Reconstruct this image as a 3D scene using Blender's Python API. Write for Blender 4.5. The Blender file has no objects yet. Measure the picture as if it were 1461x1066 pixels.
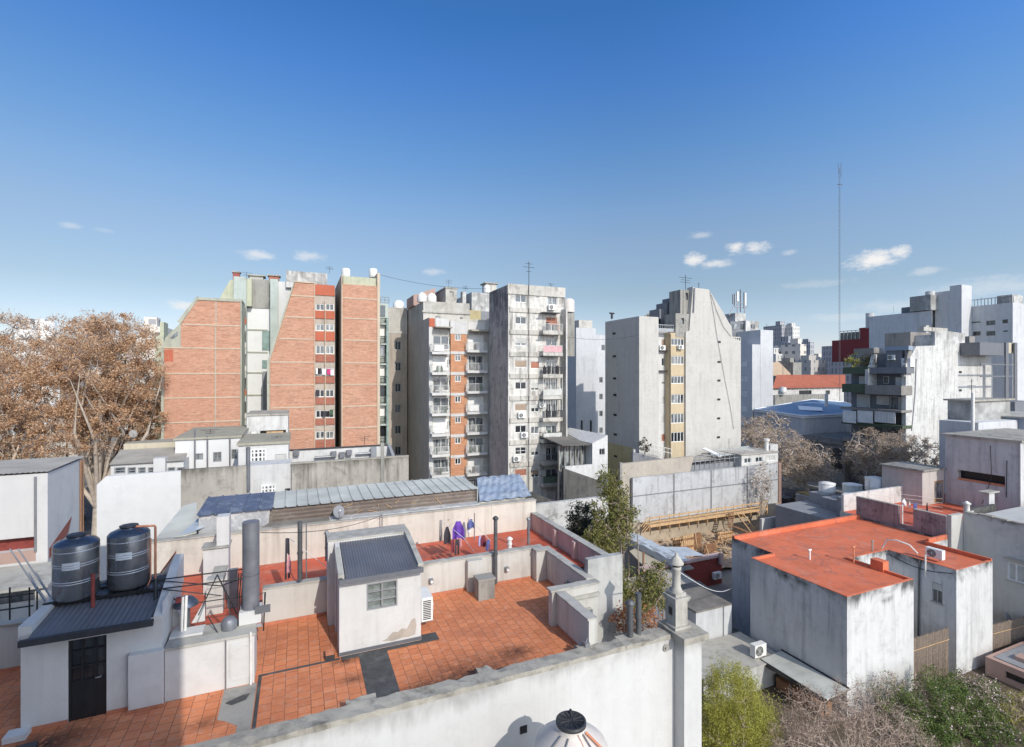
SKY_STRENGTH, SUN_E, EXPO, CLOUD = .13, 3.1, .13, 6.5
SKY_FILL, FILL_LO, FILL_HI = 3.3, .42, .9  # gain and range of the fill added in the sun-side sky
SKY_AIR, SKY_DUST, SKY_OZONE = 1.0, .0, 3.0
import bpy, math, random
import numpy as np
from mathutils import Vector
random.seed(7)
NR = np.random.default_rng(11)
SC = bpy.context.scene
COL = SC.collection
# ---- camera model: photograph 1461 x 1066, level camera 20 m above the ground, yawed off the street grid
FP, CX, CY, HC = 714.0, 730.5, 533.0, 20.0
YAW = math.atan(305.5 / FP)
cs, sn = math.cos(YAW), math.sin(YAW)
def ray(x, y):
    a = (x - CX) / FP; b = (CY - y) / FP
    return (cs * a + sn, -sn * a + cs, b)
def PZ(x, y, z):
    d = ray(x, y); t = (z - HC) / d[2]; return (d[0] * t, d[1] * t, z)
def PY(x, y, Y):
    d = ray(x, y); t = Y / d[1]; return (d[0] * t, Y, HC + d[2] * t)
def PX(x, y, X):
    d = ray(x, y); t = X / d[0]; return (X, d[1] * t, HC + d[2] * t)
def PD(x, y, t):
    d = ray(x, y); return (d[0] * t, d[1] * t, HC + d[2] * t)
def XY(x, Y): return PY(x, CY, Y)[0]          # X where the view column meets the plane Y
def YX(x, X): return PX(x, CY, X)[1]
def ZY(x, y, Y): return PY(x, y, Y)[2]
def ZX(x, y, X): return PX(x, y, X)[2]

def rootloc(o):
    v = Vector((0, 0, 0))
    while o is not None:
        v += o.location; o = o.parent
    return v

class MB:
    def __init__(s): s.v = []; s.f = []; s.m = []; s.sm = []
    def add(s, vs, fs, m=0, smooth=False):
        b = len(s.v); s.v.extend(vs)
        for f in fs:
            s.f.append([i + b for i in f]); s.m.append(m); s.sm.append(smooth)
    def box(s, x0, x1, y0, y1, z0, z1, m=0):
        if x0 > x1: x0, x1 = x1, x0
        if y0 > y1: y0, y1 = y1, y0
        if z0 > z1: z0, z1 = z1, z0
        s.add([(x0,y0,z0),(x1,y0,z0),(x1,y1,z0),(x0,y1,z0),(x0,y0,z1),(x1,y0,z1),(x1,y1,z1),(x0,y1,z1)],
              [(0,3,2,1),(4,5,6,7),(0,1,5,4),(1,2,6,5),(2,3,7,6),(3,0,4,7)], m)
        return s
    def fbox(s, fr, u0, u1, v0, v1, w0, w1, m=0):
        a = fp(fr, u0, v0, w0); b = fp(fr, u1, v1, w1)
        return s.box(a[0], b[0], a[1], b[1], a[2], b[2], m)
    def quad(s, *p, m=0): s.add(list(p), [tuple(range(len(p)))], m); return s
    def rough(s, x0, x1, y0, y1, z0, z1, step=.22, amp=.018, m=0):
        """a weathered bar along X or Y: edges crumbled by small random offsets"""
        ax = 0 if abs(x1-x0) >= abs(y1-y0) else 1; a0, a1 = (x0, x1) if ax == 0 else (y0, y1); n = max(2, int(abs(a1-a0)/step)); vs = []; fs = []
        c = [(y0, z0), (y1, z0), (y1, z1), ((y0+y1)/2, z1), (y0, z1)] if ax == 0 else [(x0, z0), (x1, z0), (x1, z1), ((x0+x1)/2, z1), (x0, z1)]
        k = len(c)
        for i in range(n+1):
            a = a0+(a1-a0)*i/n
            for j, (q, z) in enumerate(c):
                q2 = q+random.uniform(-amp, amp)*(1 if j in (2, 4) else .4); z2 = z+random.uniform(-amp, amp)*(1 if j >= 2 else .25)-(amp*2.2 if j in (2, 4) and random.random() < .12 else 0)
                vs.append((a, q2, z2) if ax == 0 else (q2, a, z2))
        for i in range(n):
            for j in range(k): fs.append((i*k+j, i*k+(j+1) % k, (i+1)*k+(j+1) % k, (i+1)*k+j))
        fs += [tuple(range(k)), tuple(range(n*k, n*k+k))]
        s.add(vs, fs, m); return s
    def prism(s, poly, d, m=0):
        """poly: planar list of 3-D points, d: extrusion vector"""
        n = len(poly); q = [(p[0]+d[0], p[1]+d[1], p[2]+d[2]) for p in poly]
        s.add(list(poly) + q, [tuple(range(n))[::-1], tuple(range(n, 2*n))] + [(i, (i+1) % n, (i+1) % n + n, i + n) for i in range(n)], m)
        return s
    def tube(s, pts, r, n=8, m=0, cap=True, smooth=True):
        pts = [Vector(p) for p in pts]
        rs = r if isinstance(r, (list, tuple)) else [r] * len(pts)
        rings = []; N = len(pts)
        for i, p in enumerate(pts):
            d = (pts[min(i+1, N-1)] - pts[max(i-1, 0)])
            if d.length < 1e-9: d = Vector((0, 0, 1))
            d.normalize()
            ref = Vector((0, 0, 1)) if abs(d.z) < .95 else Vector((1, 0, 0))
            a = d.cross(ref).normalized(); b = d.cross(a)
            rings.append([tuple(p + (a * math.cos(2*math.pi*k/n) + b * math.sin(2*math.pi*k/n)) * rs[i]) for k in range(n)])
        vs = [v for R in rings for v in R]; fs = []
        for i in range(N-1):
            for k in range(n):
                fs.append((i*n+k, i*n+(k+1) % n, (i+1)*n+(k+1) % n, (i+1)*n+k))
        s.add(vs, fs, m, smooth)
        if cap: s.add(rings[0], [tuple(range(n))], m); s.add(rings[-1], [tuple(range(n))], m)
        return s
    def lathe(s, c, prof, n=28, m=0, smooth=True):
        """prof: list of (radius, z) about the vertical through c"""
        vs = []; fs = []
        for (r, z) in prof:
            vs += [(c[0]+r*math.cos(2*math.pi*k/n), c[1]+r*math.sin(2*math.pi*k/n), c[2]+z) for k in range(n)]
        for i in range(len(prof)-1):
            for k in range(n):
                fs.append((i*n+k, i*n+(k+1) % n, (i+1)*n+(k+1) % n, (i+1)*n+k))
        s.add(vs, fs, m, smooth)
        if prof[-1][0] > 1e-4: s.add(vs[-n:], [tuple(range(n))], m)
        if prof[0][0] > 1e-4: s.add(vs[:n], [tuple(range(n))], m)
        return s
    def corr(s, p00, p10, p11, p01, n, amp, m=0, k=4, trap=False):
        """ribbed sheet: n ribs counted along p00->p10, ribs running p00->p01"""
        p00, p10, p11, p01 = map(Vector, (p00, p10, p11, p01))
        nrm = (p10 - p00).cross(p01 - p00).normalized()
        if nrm.z < 0: nrm = -nrm
        vs = []; fs = []
        if trap: us = [(i + o) / n for i in range(n) for o in (0, .06, .12, .18)] + [1.0]; hs = [(0, 1, 1, 0)[j % 4] for j in range(4*n)] + [0]
        else: us = [i / (n*k) for i in range(n*k+1)]; hs = [math.sin(2*math.pi*i/k) * .5 + .5 for i in range(n*k+1)]
        for u, h in zip(us, hs):
            a = p00.lerp(p10, u) + nrm * h * amp; b = p01.lerp(p11, u) + nrm * h * amp
            vs += [tuple(a), tuple(b)]
        for i in range(len(us)-1): fs.append((2*i, 2*i+2, 2*i+3, 2*i+1))
        s.add(vs, fs, m, not trap)
        return s
    def wall(s, fr, u0, u1, v0, v1, holes=(), depth=.16, m=0, back=None):
        """a facade sheet with openings cut through it and reveals going in"""
        if u0 > u1: u0, u1 = u1, u0
        hs = []
        for h in holes:
            a, b, c, d = h[:4]
            a, b = max(min(a, b), u0), min(max(a, b), u1); c, d = max(min(c, d), v0), min(max(c, d), v1)
            if b - a > .02 and d - c > .02: hs.append((a, b, c, d))
        us = sorted({u0, u1} | {h[0] for h in hs} | {h[1] for h in hs})
        vz = sorted({v0, v1} | {h[2] for h in hs} | {h[3] for h in hs})
        for i in range(len(us)-1):
            for j in range(len(vz)-1):
                cu, cv = (us[i]+us[i+1])/2, (vz[j]+vz[j+1])/2
                if any(h[0] < cu < h[1] and h[2] < cv < h[3] for h in hs): continue
                s.quad(fp(fr, us[i], vz[j], 0), fp(fr, us[i+1], vz[j], 0), fp(fr, us[i+1], vz[j+1], 0), fp(fr, us[i], vz[j+1], 0), m=m)
        for (a, b, c, d) in hs:
            for (p, q) in (((a, c), (b, c)), ((b, c), (b, d)), ((b, d), (a, d)), ((a, d), (a, c))):
                s.quad(fp(fr, *p, 0), fp(fr, *q, 0), fp(fr, *q, depth), fp(fr, *p, depth), m=m)
            s.quad(fp(fr, a, c, depth), fp(fr, b, c, depth), fp(fr, b, d, depth), fp(fr, a, d, depth), m=m)
        return s
    def bldg(s, x0, x1, y0, y1, z0, z1, F=(), L=(), R=(), depth=.16, m=0, roof=None):
        s.wall(('F', y0), x0, x1, z0, z1, F, depth, m)
        s.wall(('L', x0), y0, y1, z0, z1, L, depth, m)
        s.wall(('R', x1), y0, y1, z0, z1, R, depth, m)
        s.quad((x0,y1,z0),(x1,y1,z0),(x1,y1,z1),(x0,y1,z1), m=m)
        s.quad((x0,y0,z1),(x1,y0,z1),(x1,y1,z1),(x0,y1,z1), m=m if roof is None else roof)
        return s
    def build(s, name, mats, parent=None, label=None, cat=None, group=None, kind=None):
        if not isinstance(mats, (list, tuple)): mats = [mats]
        me = bpy.data.meshes.new(name)
        if parent is None:
            if kind == 'structure': off = Vector((0, 0, 0))
            else:
                A = np.array(s.v); lo, hi = A.min(0), A.max(0)
                off = Vector(((lo[0]+hi[0])/2, (lo[1]+hi[1])/2, lo[2]))
        else: off = rootloc(parent)
        me.from_pydata([(v[0]-off.x, v[1]-off.y, v[2]-off.z) for v in s.v], [], s.f)
        for mt in mats: me.materials.append(MAT(mt))
        if len(mats) > 1: me.polygons.foreach_set('material_index', s.m)
        me.polygons.foreach_set('use_smooth', s.sm)
        me.update()
        o = bpy.data.objects.new(name, me); COL.objects.link(o)
        if parent is None: o.location = off
        else: o.parent = parent
        tag(o, label, cat, group, kind)
        return o
def fp(fr, u, v, w):
    k, c = fr
    if k == 'F': return (u, c + w, v)
    if k == 'L': return (c + w, u, v)
    if k == 'R': return (c - w, u, v)
    if k == 'B': return (u, c - w, v)
def tag(o, label=None, cat=None, group=None, kind=None):
    if label: o['label'] = label
    if cat: o['category'] = cat
    if group: o['group'] = group
    if kind: o['kind'] = kind
    return o
def thing(name, label, cat, loc, group=None):
    o = bpy.data.objects.new(name, None); COL.objects.link(o); o.location = loc; o.empty_display_size = .3
    return tag(o, label, cat, group)
def copy_tree(o, parent=None, loc=None, rotz=None, label=None):
    c = o.copy(); COL.objects.link(c)
    if parent is not None: c.parent = parent
    if loc is not None: c.location = loc
    if rotz is not None: c.rotation_euler = (0, 0, rotz)
    if label: c['label'] = label
    for ch in list(o.children): copy_tree(ch, c)
    return c
def bx(*a, m=0): return MB().box(*a, m=m)
def hole(fr, x0, y0, x1, y1):
    """pixel rectangle on a facade plane -> (u0, u1, v0, v1)"""
    xm, ym = (x0+x1)/2, (y0+y1)/2
    if fr[0] in 'FB':
        return (XY(x0, fr[1]), XY(x1, fr[1]), ZY(xm, y1, fr[1]), ZY(xm, y0, fr[1]))
    a, b = YX(x0, fr[1]), YX(x1, fr[1])
    return (min(a, b), max(a, b), ZX(xm, y1, fr[1]), ZX(xm, y0, fr[1]))
def window(par, fr, h, style='slide', fm='frame_white', gm='glass', w=.10, shut='shutter_wood', drop=1.0, n=2, sill=None, rows=1, t=.05):
    u0, u1, v0, v1 = h[:4]
    if u0 > u1: u0, u1 = u1, u0
    b = MB()
    if style != 'shut':
        b.fbox(fr, u0, u1, v0, v0+t, w-.05, w+.02); b.fbox(fr, u0, u1, v1-t, v1, w-.05, w+.02)
        b.fbox(fr, u0, u0+t, v0+t, v1-t, w-.05, w+.02); b.fbox(fr, u1-t, u1, v0+t, v1-t, w-.05, w+.02)
        for i in range(1, n):
            c = u0 + (u1-u0)*i/n; b.fbox(fr, c-t*.5, c+t*.5, v0+t, v1-t, w-.045, w+.02)
        for j in range(1, rows):
            c = v0 + (v1-v0)*j/rows; b.fbox(fr, u0+t, u1-t, c-t*.35, c+t*.35, w-.04, w+.02)
        o = b.build('window', fm, par)
        MB().fbox(fr, u0+t*.6, u1-t*.6, v0+t*.6, v1-t*.6, w+.022, w+.03).build('pane', gm, o)
    else:
        b.fbox(fr, u0, u1, v0, v0+t, w-.05, w+.02); b.fbox(fr, u0, u1, v1-t, v1, w-.05, w+.02)
        o = b.build('window', fm, par); drop = 1.0
    if style in ('shut', 'half'):
        d = MB(); top = v1 - t; bot = top - (v1-v0-2*t)*drop; k = max(3, int((top-bot)/.09))
        for i in range(k):
            z0 = bot + (top-bot)*i/k; z1 = bot + (top-bot)*(i+.82)/k
            d.fbox(fr, u0+t*.3, u1-t*.3, z0, z1, w-.062, w-.052+.01)
        d.fbox(fr, u0+t*.4, u1-t*.4, bot, top, w-.04, w-.03)
        d.build('shutter', shut, o)
    if sill:
        MB().fbox(fr, u0-.08, u1+.08, v0-.07, v0-.003, -.09, w).build('sill', sill, o)
    return o
def ac_unit(par_or_none, c, face='F', sx=.85, sz=.6, sy=.32, label=None, group=None, rotz=0):
    """outdoor air-conditioner unit: case, fan grille, feet; faces -Y at rotation 0"""
    t = thing('air_conditioner', label, 'air conditioner', c, group)
    X, Y, Z = c
    b = bx(X-sx/2, X+sx/2, Y-sy/2, Y+sy/2, Z+.06, Z+sz)
    b.build('case', 'ac_white', t)
    g = MB(); cx = X - sx*.12; r = sz*.38; zc = Z+.06+(sz-.06)/2
    g.tube([(cx, Y-sy/2-.012, zc), (cx, Y-sy/2-.002, zc)], r, 20)
    fan = g.build('fan', 'black_metal', t)
    k = MB()
    for i in range(6):
        rr = r*(i+1)/6
        pts = [(cx+rr*math.cos(a), Y-sy/2-.02, zc+rr*math.sin(a)) for a in [2*math.pi*j/18 for j in range(19)]]
        k.tube(pts, .006, 4)
    for a in range(4):
        k.tube([(cx-r*math.cos(a*math.pi/4), Y-sy/2-.022, zc-r*math.sin(a*math.pi/4)), (cx+r*math.cos(a*math.pi/4), Y-sy/2-.022, zc+r*math.sin(a*math.pi/4))], .006, 4)
    k.build('grille', 'ac_white', fan)
    f = MB(); f.box(X-sx*.4, X-sx*.3, Y-sy/2, Y+sy/2, Z, Z+.058); f.box(X+sx*.3, X+sx*.4, Y-sy/2, Y+sy/2, Z, Z+.058)
    f.build('foot', 'grey_metal', t)
    t.rotation_euler = (0, 0, rotz)
    return t
# ---- procedural materials (all mapped by world position)
_M = {}
DEF = {}
def MAT(n):
    if n not in _M: _M[n] = DEF[n](n)
    return _M[n]
class G:
    def __init__(s, name):
        s.mat = bpy.data.materials.new(name); s.mat.use_nodes = True
        s.t = s.mat.node_tree; s.t.nodes.clear()
        s.out = s.t.nodes.new('ShaderNodeOutputMaterial'); s.b = s.t.nodes.new('ShaderNodeBsdfPrincipled')
        s.t.links.new(s.b.outputs[0], s.out.inputs[0]); s._pos = None
    def n(s, typ, ins=None, **kw):
        nd = s.t.nodes.new(typ)
        for k, v in kw.items(): setattr(nd, k, v)
        if ins:
            for k, v in ins.items(): s.set(nd.inputs[k], v)
        return nd
    def set(s, sock, v):
        if isinstance(v, bpy.types.NodeSocket): s.t.links.new(v, sock)
        elif isinstance(v, bpy.types.Node): s.t.links.new(v.outputs[0], sock)
        else:
            if isinstance(v, (tuple, list)) and len(v) == 3 and sock.type == 'RGBA': v = (*v, 1)
            sock.default_value = v
    def pos(s):
        if s._pos is None: s._pos = s.n('ShaderNodeNewGeometry').outputs['Position']
        return s._pos
    def xyz(s): return s.n('ShaderNodeSeparateXYZ', {0: s.pos()}).outputs
    def math(s, op, a, b=0.0, clamp=False): 
        nd = s.n('ShaderNodeMath', {0: a, 1: b}, operation=op, use_clamp=clamp); return nd.outputs[0]
    def scaled(s, v): return s.n('ShaderNodeVectorMath', {0: s.pos(), 1: v}, operation='MULTIPLY').outputs[0]
    def noise(s, scale, det=4, rough=.55, vec=None, dist=0.0):
        return s.n('ShaderNodeTexNoise', {'Vector': vec if vec is not None else s.pos(), 'Scale': scale, 'Detail': det, 'Roughness': rough, 'Distortion': dist}).outputs['Fac']
    def rng(s, v, a, b, c=0.0, d=1.0):
        return s.n('ShaderNodeMapRange', {0: v, 1: a, 2: b, 3: c, 4: d}).outputs[0]
    def mix(s, f, a, b, blend='MIX'):
        nd = s.n('ShaderNodeMix', data_type='RGBA', blend_type=blend)
        s.set(nd.inputs[0], f); s.set(nd.inputs[6], a); s.set(nd.inputs[7], b); return nd.outputs[2]
    def bump(s, h, strength=.2, dist=.02):
        nd = s.n('ShaderNodeBump', {'Height': h, 'Strength': strength, 'Distance': dist}); s.t.links.new(nd.outputs[0], s.b.inputs['Normal'])
    def fin(s, col, rough=.85, metal=0.0, spec=None):
        s.set(s.b.inputs['Base Color'], col); s.set(s.b.inputs['Roughness'], rough); s.set(s.b.inputs['Metallic'], metal)
        if spec is not None: s.b.inputs['Specular IOR Level'].default_value = spec
        return s.mat
def mul(c, k): return tuple(x*k for x in c)
def plaster(col, dirt=(.16,.15,.13), amt=.35, streak=.4, patch=.12, top=None, toph=1.6, topamt=.9, grain=9.0, rough=.9, lines=None, lcol=.75, crack=.10):
    k_ = sum(col)/3; col = mul(col, .745 if k_ > .7 else (.85 if k_ > .54 else .98))
    def f(name):
        g = G(name)
        n1 = g.noise(.35, 5, .6); n2 = g.noise(2.2, 5, .6); n3 = g.noise(14, 3, .6)
        c = g.mix(g.rng(n1, .35, .7), col, mul(col, 1-patch))
        c = g.mix(g.rng(n2, .4, .75, 0, patch*1.5), c, mul(col, .7))
        c = g.mix(g.rng(n3, .35, .8, 0, .12), c, mul(col, .8))
        vo = g.n('ShaderNodeTexVoronoi', {'Vector': g.scaled((.55, .55, .8)), 'Scale': 1.0, 'Randomness': .9}, feature='F1')
        pr = g.n('ShaderNodeSeparateColor', {0: vo.outputs['Color']}).outputs[0]
        c = g.mix(g.math('MULTIPLY', g.rng(pr, .55, 1.0, 0, .16), g.rng(n2, .42, .6)), c, mul(col, .72))
        wob = g.n('ShaderNodeVectorMath', {0: g.scaled((.5, .5, .62)), 1: g.n('ShaderNodeTexNoise', {'Vector': g.pos(), 'Scale': 1.7, 'Detail': 4.0}).outputs['Color']}, operation='ADD').outputs[0]
        cr_ = g.n('ShaderNodeTexVoronoi', {'Vector': wob, 'Scale': 1.1}, feature='DISTANCE_TO_EDGE').outputs['Distance']
        ck = g.math('MULTIPLY', g.rng(cr_, .004, .012, 1, 0), g.rng(g.noise(.4, 2), .5, .6))
        c = g.mix(g.math('MULTIPLY', ck, crack), c, dirt)
        st = g.noise(1.0, 4, .65, g.scaled((2.4, 2.4, .16)))
        br = g.noise(.5, 3, .6, g.scaled((1, 1, .6)))
        m = g.math('MULTIPLY', g.rng(st, .47, .66), g.rng(br, .36, .58))
        st2 = g.noise(1.0, 5, .7, g.scaled((7.0, 7.0, .3)))
        m = g.math('MAXIMUM', m, g.math('MULTIPLY', g.rng(st2, .55, .70, 0, .6), g.rng(br, .40, .56)))
        c = g.mix(g.math('MULTIPLY', m, streak), c, dirt)
        bl = g.math('MULTIPLY', g.rng(g.noise(.9, 7, .75, None, .4), .50, .66), g.rng(n2, .38, .56))
        c = g.mix(g.math('MULTIPLY', bl, amt), c, dirt)
        if top is not None:
            z = g.xyz()[2]
            e = g.math('POWER', g.rng(z, top-toph, top), 1.6)
            s2 = g.noise(1.0, 5, .7, g.scaled((1.9, 1.9, .22)))
            s3 = g.noise(.55, 3, .6, g.scaled((1, 1, .35)))
            mm = g.rng(g.math('ADD', g.math('ADD', g.math('MULTIPLY', e, .55), g.math('MULTIPLY', s2, .8)), g.math('MULTIPLY', s3, .7)), .92, 1.2)
            mm = g.math('MULTIPLY', g.math('MULTIPLY', mm, g.rng(e, .02, .25)), g.rng(g.noise(.42, 4, .65, None, .5), .40, .56, .12, 1))
            c = g.mix(g.math('MULTIPLY', mm, topamt), c, mul(dirt, .55))
        if lines:                                  # construction joints every `lines` metres up the wall
            z = g.xyz()[2]
            fr = g.math('FRACT', g.math('DIVIDE', g.math('ADD', z, lines[1]), lines[0]))
            ln = g.math('LESS_THAN', fr, lines[2]/lines[0])
            c = g.mix(ln, c, mul(col, lcol))
        g.bump(n3, .25, .01)
        return g.fin(c, rough, 0, .25)
    return f
def simple(col, rough=.7, metal=0.0, var=.15, scale=3.0, spec=None, dirt=None, damt=.5):
    def f(name):
        g = G(name)
        c = g.mix(g.rng(g.noise(scale, 5, .6), .3, .75), mul(col, 1+var), mul(col, 1-var))
        if dirt: c = g.mix(g.rng(g.noise(scale*.7, 6, .7), .5, .75, 0, damt), c, dirt)
        return g.fin(c, g.rng(g.noise(scale*3, 3), .3, .7, max(.02, rough-.1), min(1, rough+.1)), metal, spec)
    return f
def glass(col=(.03,.04,.05), rough=.05):
    def f(name):
        g = G(name)
        # curtains, blinds and dim rooms seen through the panes: varies from pane to pane
        r = g.n('ShaderNodeObjectInfo').outputs['Random']
        n = g.noise(1.6, 3, .5, g.scaled((2.2, 2.2, .5)))
        pale = g.math('MULTIPLY', g.rng(r, .25, .9, 0, .85), g.rng(n, .35, .6))
        c = g.mix(pale, col, (.36,.38,.38))
        g.b.inputs['Coat Weight'].default_value = .6; g.b.inputs['Coat Roughness'].default_value = .03
        return g.fin(c, rough+.1, 0, .6)
    return f
def brickwall(c1, c2, mortar, patch=.15):
    def f(name):
        g = G(name); x, y, z = g.xyz()
        v = g.n('ShaderNodeCombineXYZ', {0: g.math('ADD', x, y), 1: z}).outputs[0]
        t = g.n('ShaderNodeTexBrick', {'Vector': v, 'Color1': (*c1, 1), 'Color2': (*c2, 1), 'Mortar': (*mortar, 1), 'Scale': 1.0, 'Mortar Size': .008, 'Brick Width': .26, 'Row Height': .085, 'Bias': -.1})
        c = t.outputs['Color']
        h = g.noise(1.0, 5, .7, g.scaled((1.3, 1.3, 8.0)))
        c = g.mix(g.rng(h, .46, .66, 0, .72), c, mul(c1, .48))
        h2 = g.noise(1.0, 4, .7, g.scaled((2.4, 2.4, 13.0)))
        c = g.mix(g.rng(h2, .48, .70, 0, .6), c, mul(mortar, 1.15))
        c = g.mix(g.rng(g.noise(1.0, 5, .7, g.scaled((.25, .25, .6))), .5, .7, 0, .3), c, mul(c2, .7))
        c = g.mix(g.rng(g.noise(.25, 5, .65), .4, .7, 0, patch*2), c, mul(c2, 1.15))
        g.bump(t.outputs['Fac'], .3, -.01)
        return g.fin(c, .9, 0, .2)
    return f
def tilefloor(c1, c2, grout, w=.3, stains=()):
    def f(name):
        g = G(name); x, y, z = g.xyz()
        v = g.n('ShaderNodeCombineXYZ', {0: y, 1: x}).outputs[0]
        t = g.n('ShaderNodeTexBrick', {'Vector': v, 'Color1': (*c1, 1), 'Color2': (*c2, 1), 'Mortar': (*grout, 1), 'Scale': 1.0, 'Mortar Size': .009, 'Mortar Smooth': .3, 'Brick Width': w*1.0, 'Row Height': w, 'Bias': -.2})
        c = t.outputs['Color']
        c = g.mix(g.rng(g.noise(1.1, 5, .65), .4, .7, 0, .45), c, mul(c2, 1.25))
        c = g.mix(g.rng(g.noise(.6, 5, .7), .5, .75, 0, .5), c, mul(c1, .6))
        c = g.mix(g.rng(g.noise(5, 6, .75), .5, .72, 0, .5), c, (.60,.40,.30))
        c = g.mix(g.rng(g.noise(.35, 6, .7, None, .5), .52, .68, 0, .5), c, (.36,.13,.075))
        c = g.mix(g.rng(g.noise(3.5, 6, .75), .62, .75, 0, .6), c, (.09,.05,.035))
        for (sx, sy, r, k) in stains:              # dark mould where rain water stands
            dx = g.math('SUBTRACT', x, sx); dy = g.math('MULTIPLY', g.math('SUBTRACT', y, sy), 1.7)
            d = g.math('SQRT', g.math('ADD', g.math('MULTIPLY', dx, dx), g.math('MULTIPLY', dy, dy)))
            e = g.math('MULTIPLY', g.rng(d, 0, r, 1, 0), g.rng(g.noise(2.6, 7, .8, None, 1.2), .36, .50))
            e2 = g.math('MAXIMUM', g.math('MULTIPLY', e, k), g.math('MULTIPLY', g.rng(d, 0, r*.9, 1.1, 0), g.rng(t.outputs['Fac'], .2, .8, 0, .8)))
            c = g.mix(g.math('MINIMUM', e2, 1.0), c, (.025,.02,.018))
        g.bump(g.math('SUBTRACT', 1.0, t.outputs['Fac']), .5, .006)
        return g.fin(c, .85, 0, .25)
    return f
def membrane(col, seam=1.0, dark=.55):
    def f(name):
        g = G(name); x, y, z = g.xyz()
        c = g.mix(g.rng(g.noise(.45, 6, .65), .35, .7), mul(col, 1.1), mul(col, .86))
        c = g.mix(g.rng(g.noise(2.3, 6, .7), .55, .8, 0, .35), c, mul(col, .6))
        c = g.mix(g.rng(g.noise(1.4, 6, .75, None, .8), .62, .75, 0, .4), c, (.30,.13,.09))
        c = g.mix(g.rng(g.noise(.9, 7, .75, None, 1.0), .50, .64, 0, .6), c, (.56,.26,.18))
        c = g.mix(g.rng(g.noise(.33, 6, .7), .48, .66, 0, .6), c, mul(col, .66))
        rg = g.math('ABSOLUTE', g.math('SUBTRACT', g.noise(.28, 3, .5, None, .4), .52))
        c = g.mix(g.rng(rg, .004, .016, .5, 0), c, (.30,.13,.10))
        v2 = g.n('ShaderNodeTexVoronoi', {'Vector': g.scaled((.4, .55, 1)), 'Scale': 1.0}, feature='F1')
        c = g.mix(g.rng(g.n('ShaderNodeSeparateColor', {0: v2.outputs['Color']}).outputs[0], .6, .9, 0, .28), c, mul(col, .8))
        xx = g.math('ADD', x, g.math('MULTIPLY', g.noise(.8, 2), .06))
        ln = g.math('LESS_THAN', g.math('FRACT', g.math('DIVIDE', xx, seam)), .02)
        c = g.mix(g.math('MULTIPLY', ln, .35), c, mul(col, dark))
        g.bump(g.noise(5, 4), .25, .02)
        return g.fin(c, .75, 0, .3)
    return f
def metalsheet(col, rust=(.16,.08,.045), ramt=.3, rough=.45, metal=.5, streakdir=(4, .4, 4), flake=None, famt=.6):
    def f(name):
        g = G(name)
        c = g.mix(g.rng(g.noise(.8, 4), .35, .7), mul(col, 1.12), mul(col, .85))
        n = g.noise(1.0, 5, .7, g.scaled(streakdir))
        c = g.mix(g.rng(n, .5, .75, 0, ramt), c, rust)
        if flake: c = g.mix(g.rng(g.noise(1.6, 8, .78, None, .6), .50, .58, 0, famt), c, flake)
        g.bump(g.noise(6, 3), .15, .01)
        return g.fin(c, g.rng(g.noise(2.5, 4), .3, .7, rough-.12, rough+.15), metal)
    return f
def leafmat(cols, trans=.25, rough=.6):
    def f(name):
        g = G(name)
        r = g.n('ShaderNodeNewGeometry').outputs['Random Per Island']
        cr = g.n('ShaderNodeValToRGB', {0: r}); e = cr.color_ramp.elements
        e[0].color = (*cols[0], 1); e[1].color = (*cols[-1], 1)
        for i, c in enumerate(cols[1:-1]): 
            q = e.new((i+1)/(len(cols)-1)); q.color = (*c, 1)
        n = g.noise(.5, 3, .6)
        c = g.mix(g.rng(n, .4, .65, 0, .5), cr.outputs[0], mul(cols[len(cols)//2], .7))
        g.set(g.b.inputs['Base Color'], c); g.b.inputs['Roughness'].default_value = rough; g.b.inputs['Specular IOR Level'].default_value = .25
        tr = g.n('ShaderNodeBsdfTranslucent', {'Color': c}); mx = g.n('ShaderNodeMixShader', {0: trans})
        g.t.links.new(g.b.outputs[0], mx.inputs[1]); g.t.links.new(tr.outputs[0], mx.inputs[2]); g.t.links.new(mx.outputs[0], g.out.inputs[0])
        return g.mat
    return f
def farfacade(col, win, w=1.7, h=2.8, gap=.3):
    def f(name):
        g = G(name); x, y, z = g.xyz()
        v = g.n('ShaderNodeCombineXYZ', {0: g.math('ADD', x, y), 1: z}).outputs[0]
        t = g.n('ShaderNodeTexBrick', {'Vector': v, 'Color1': (*win, 1), 'Color2': (*mul(win, 2.2), 1), 'Mortar': (*col, 1), 'Scale': 1.0, 'Mortar Size': gap*2, 'Mortar Smooth': 0.0, 'Brick Width': w, 'Row Height': h}, offset=0.0)
        c = g.mix(g.rng(g.noise(.12, 5, .65), .35, .7, 0, .5), t.outputs['Color'], mul(col, .85))
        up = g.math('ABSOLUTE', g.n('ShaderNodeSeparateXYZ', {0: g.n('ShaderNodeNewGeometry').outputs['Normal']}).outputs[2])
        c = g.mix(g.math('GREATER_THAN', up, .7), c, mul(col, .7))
        return g.fin(c, .8, 0, .3)
    return f
W = (.80,.79,.765)
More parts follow.
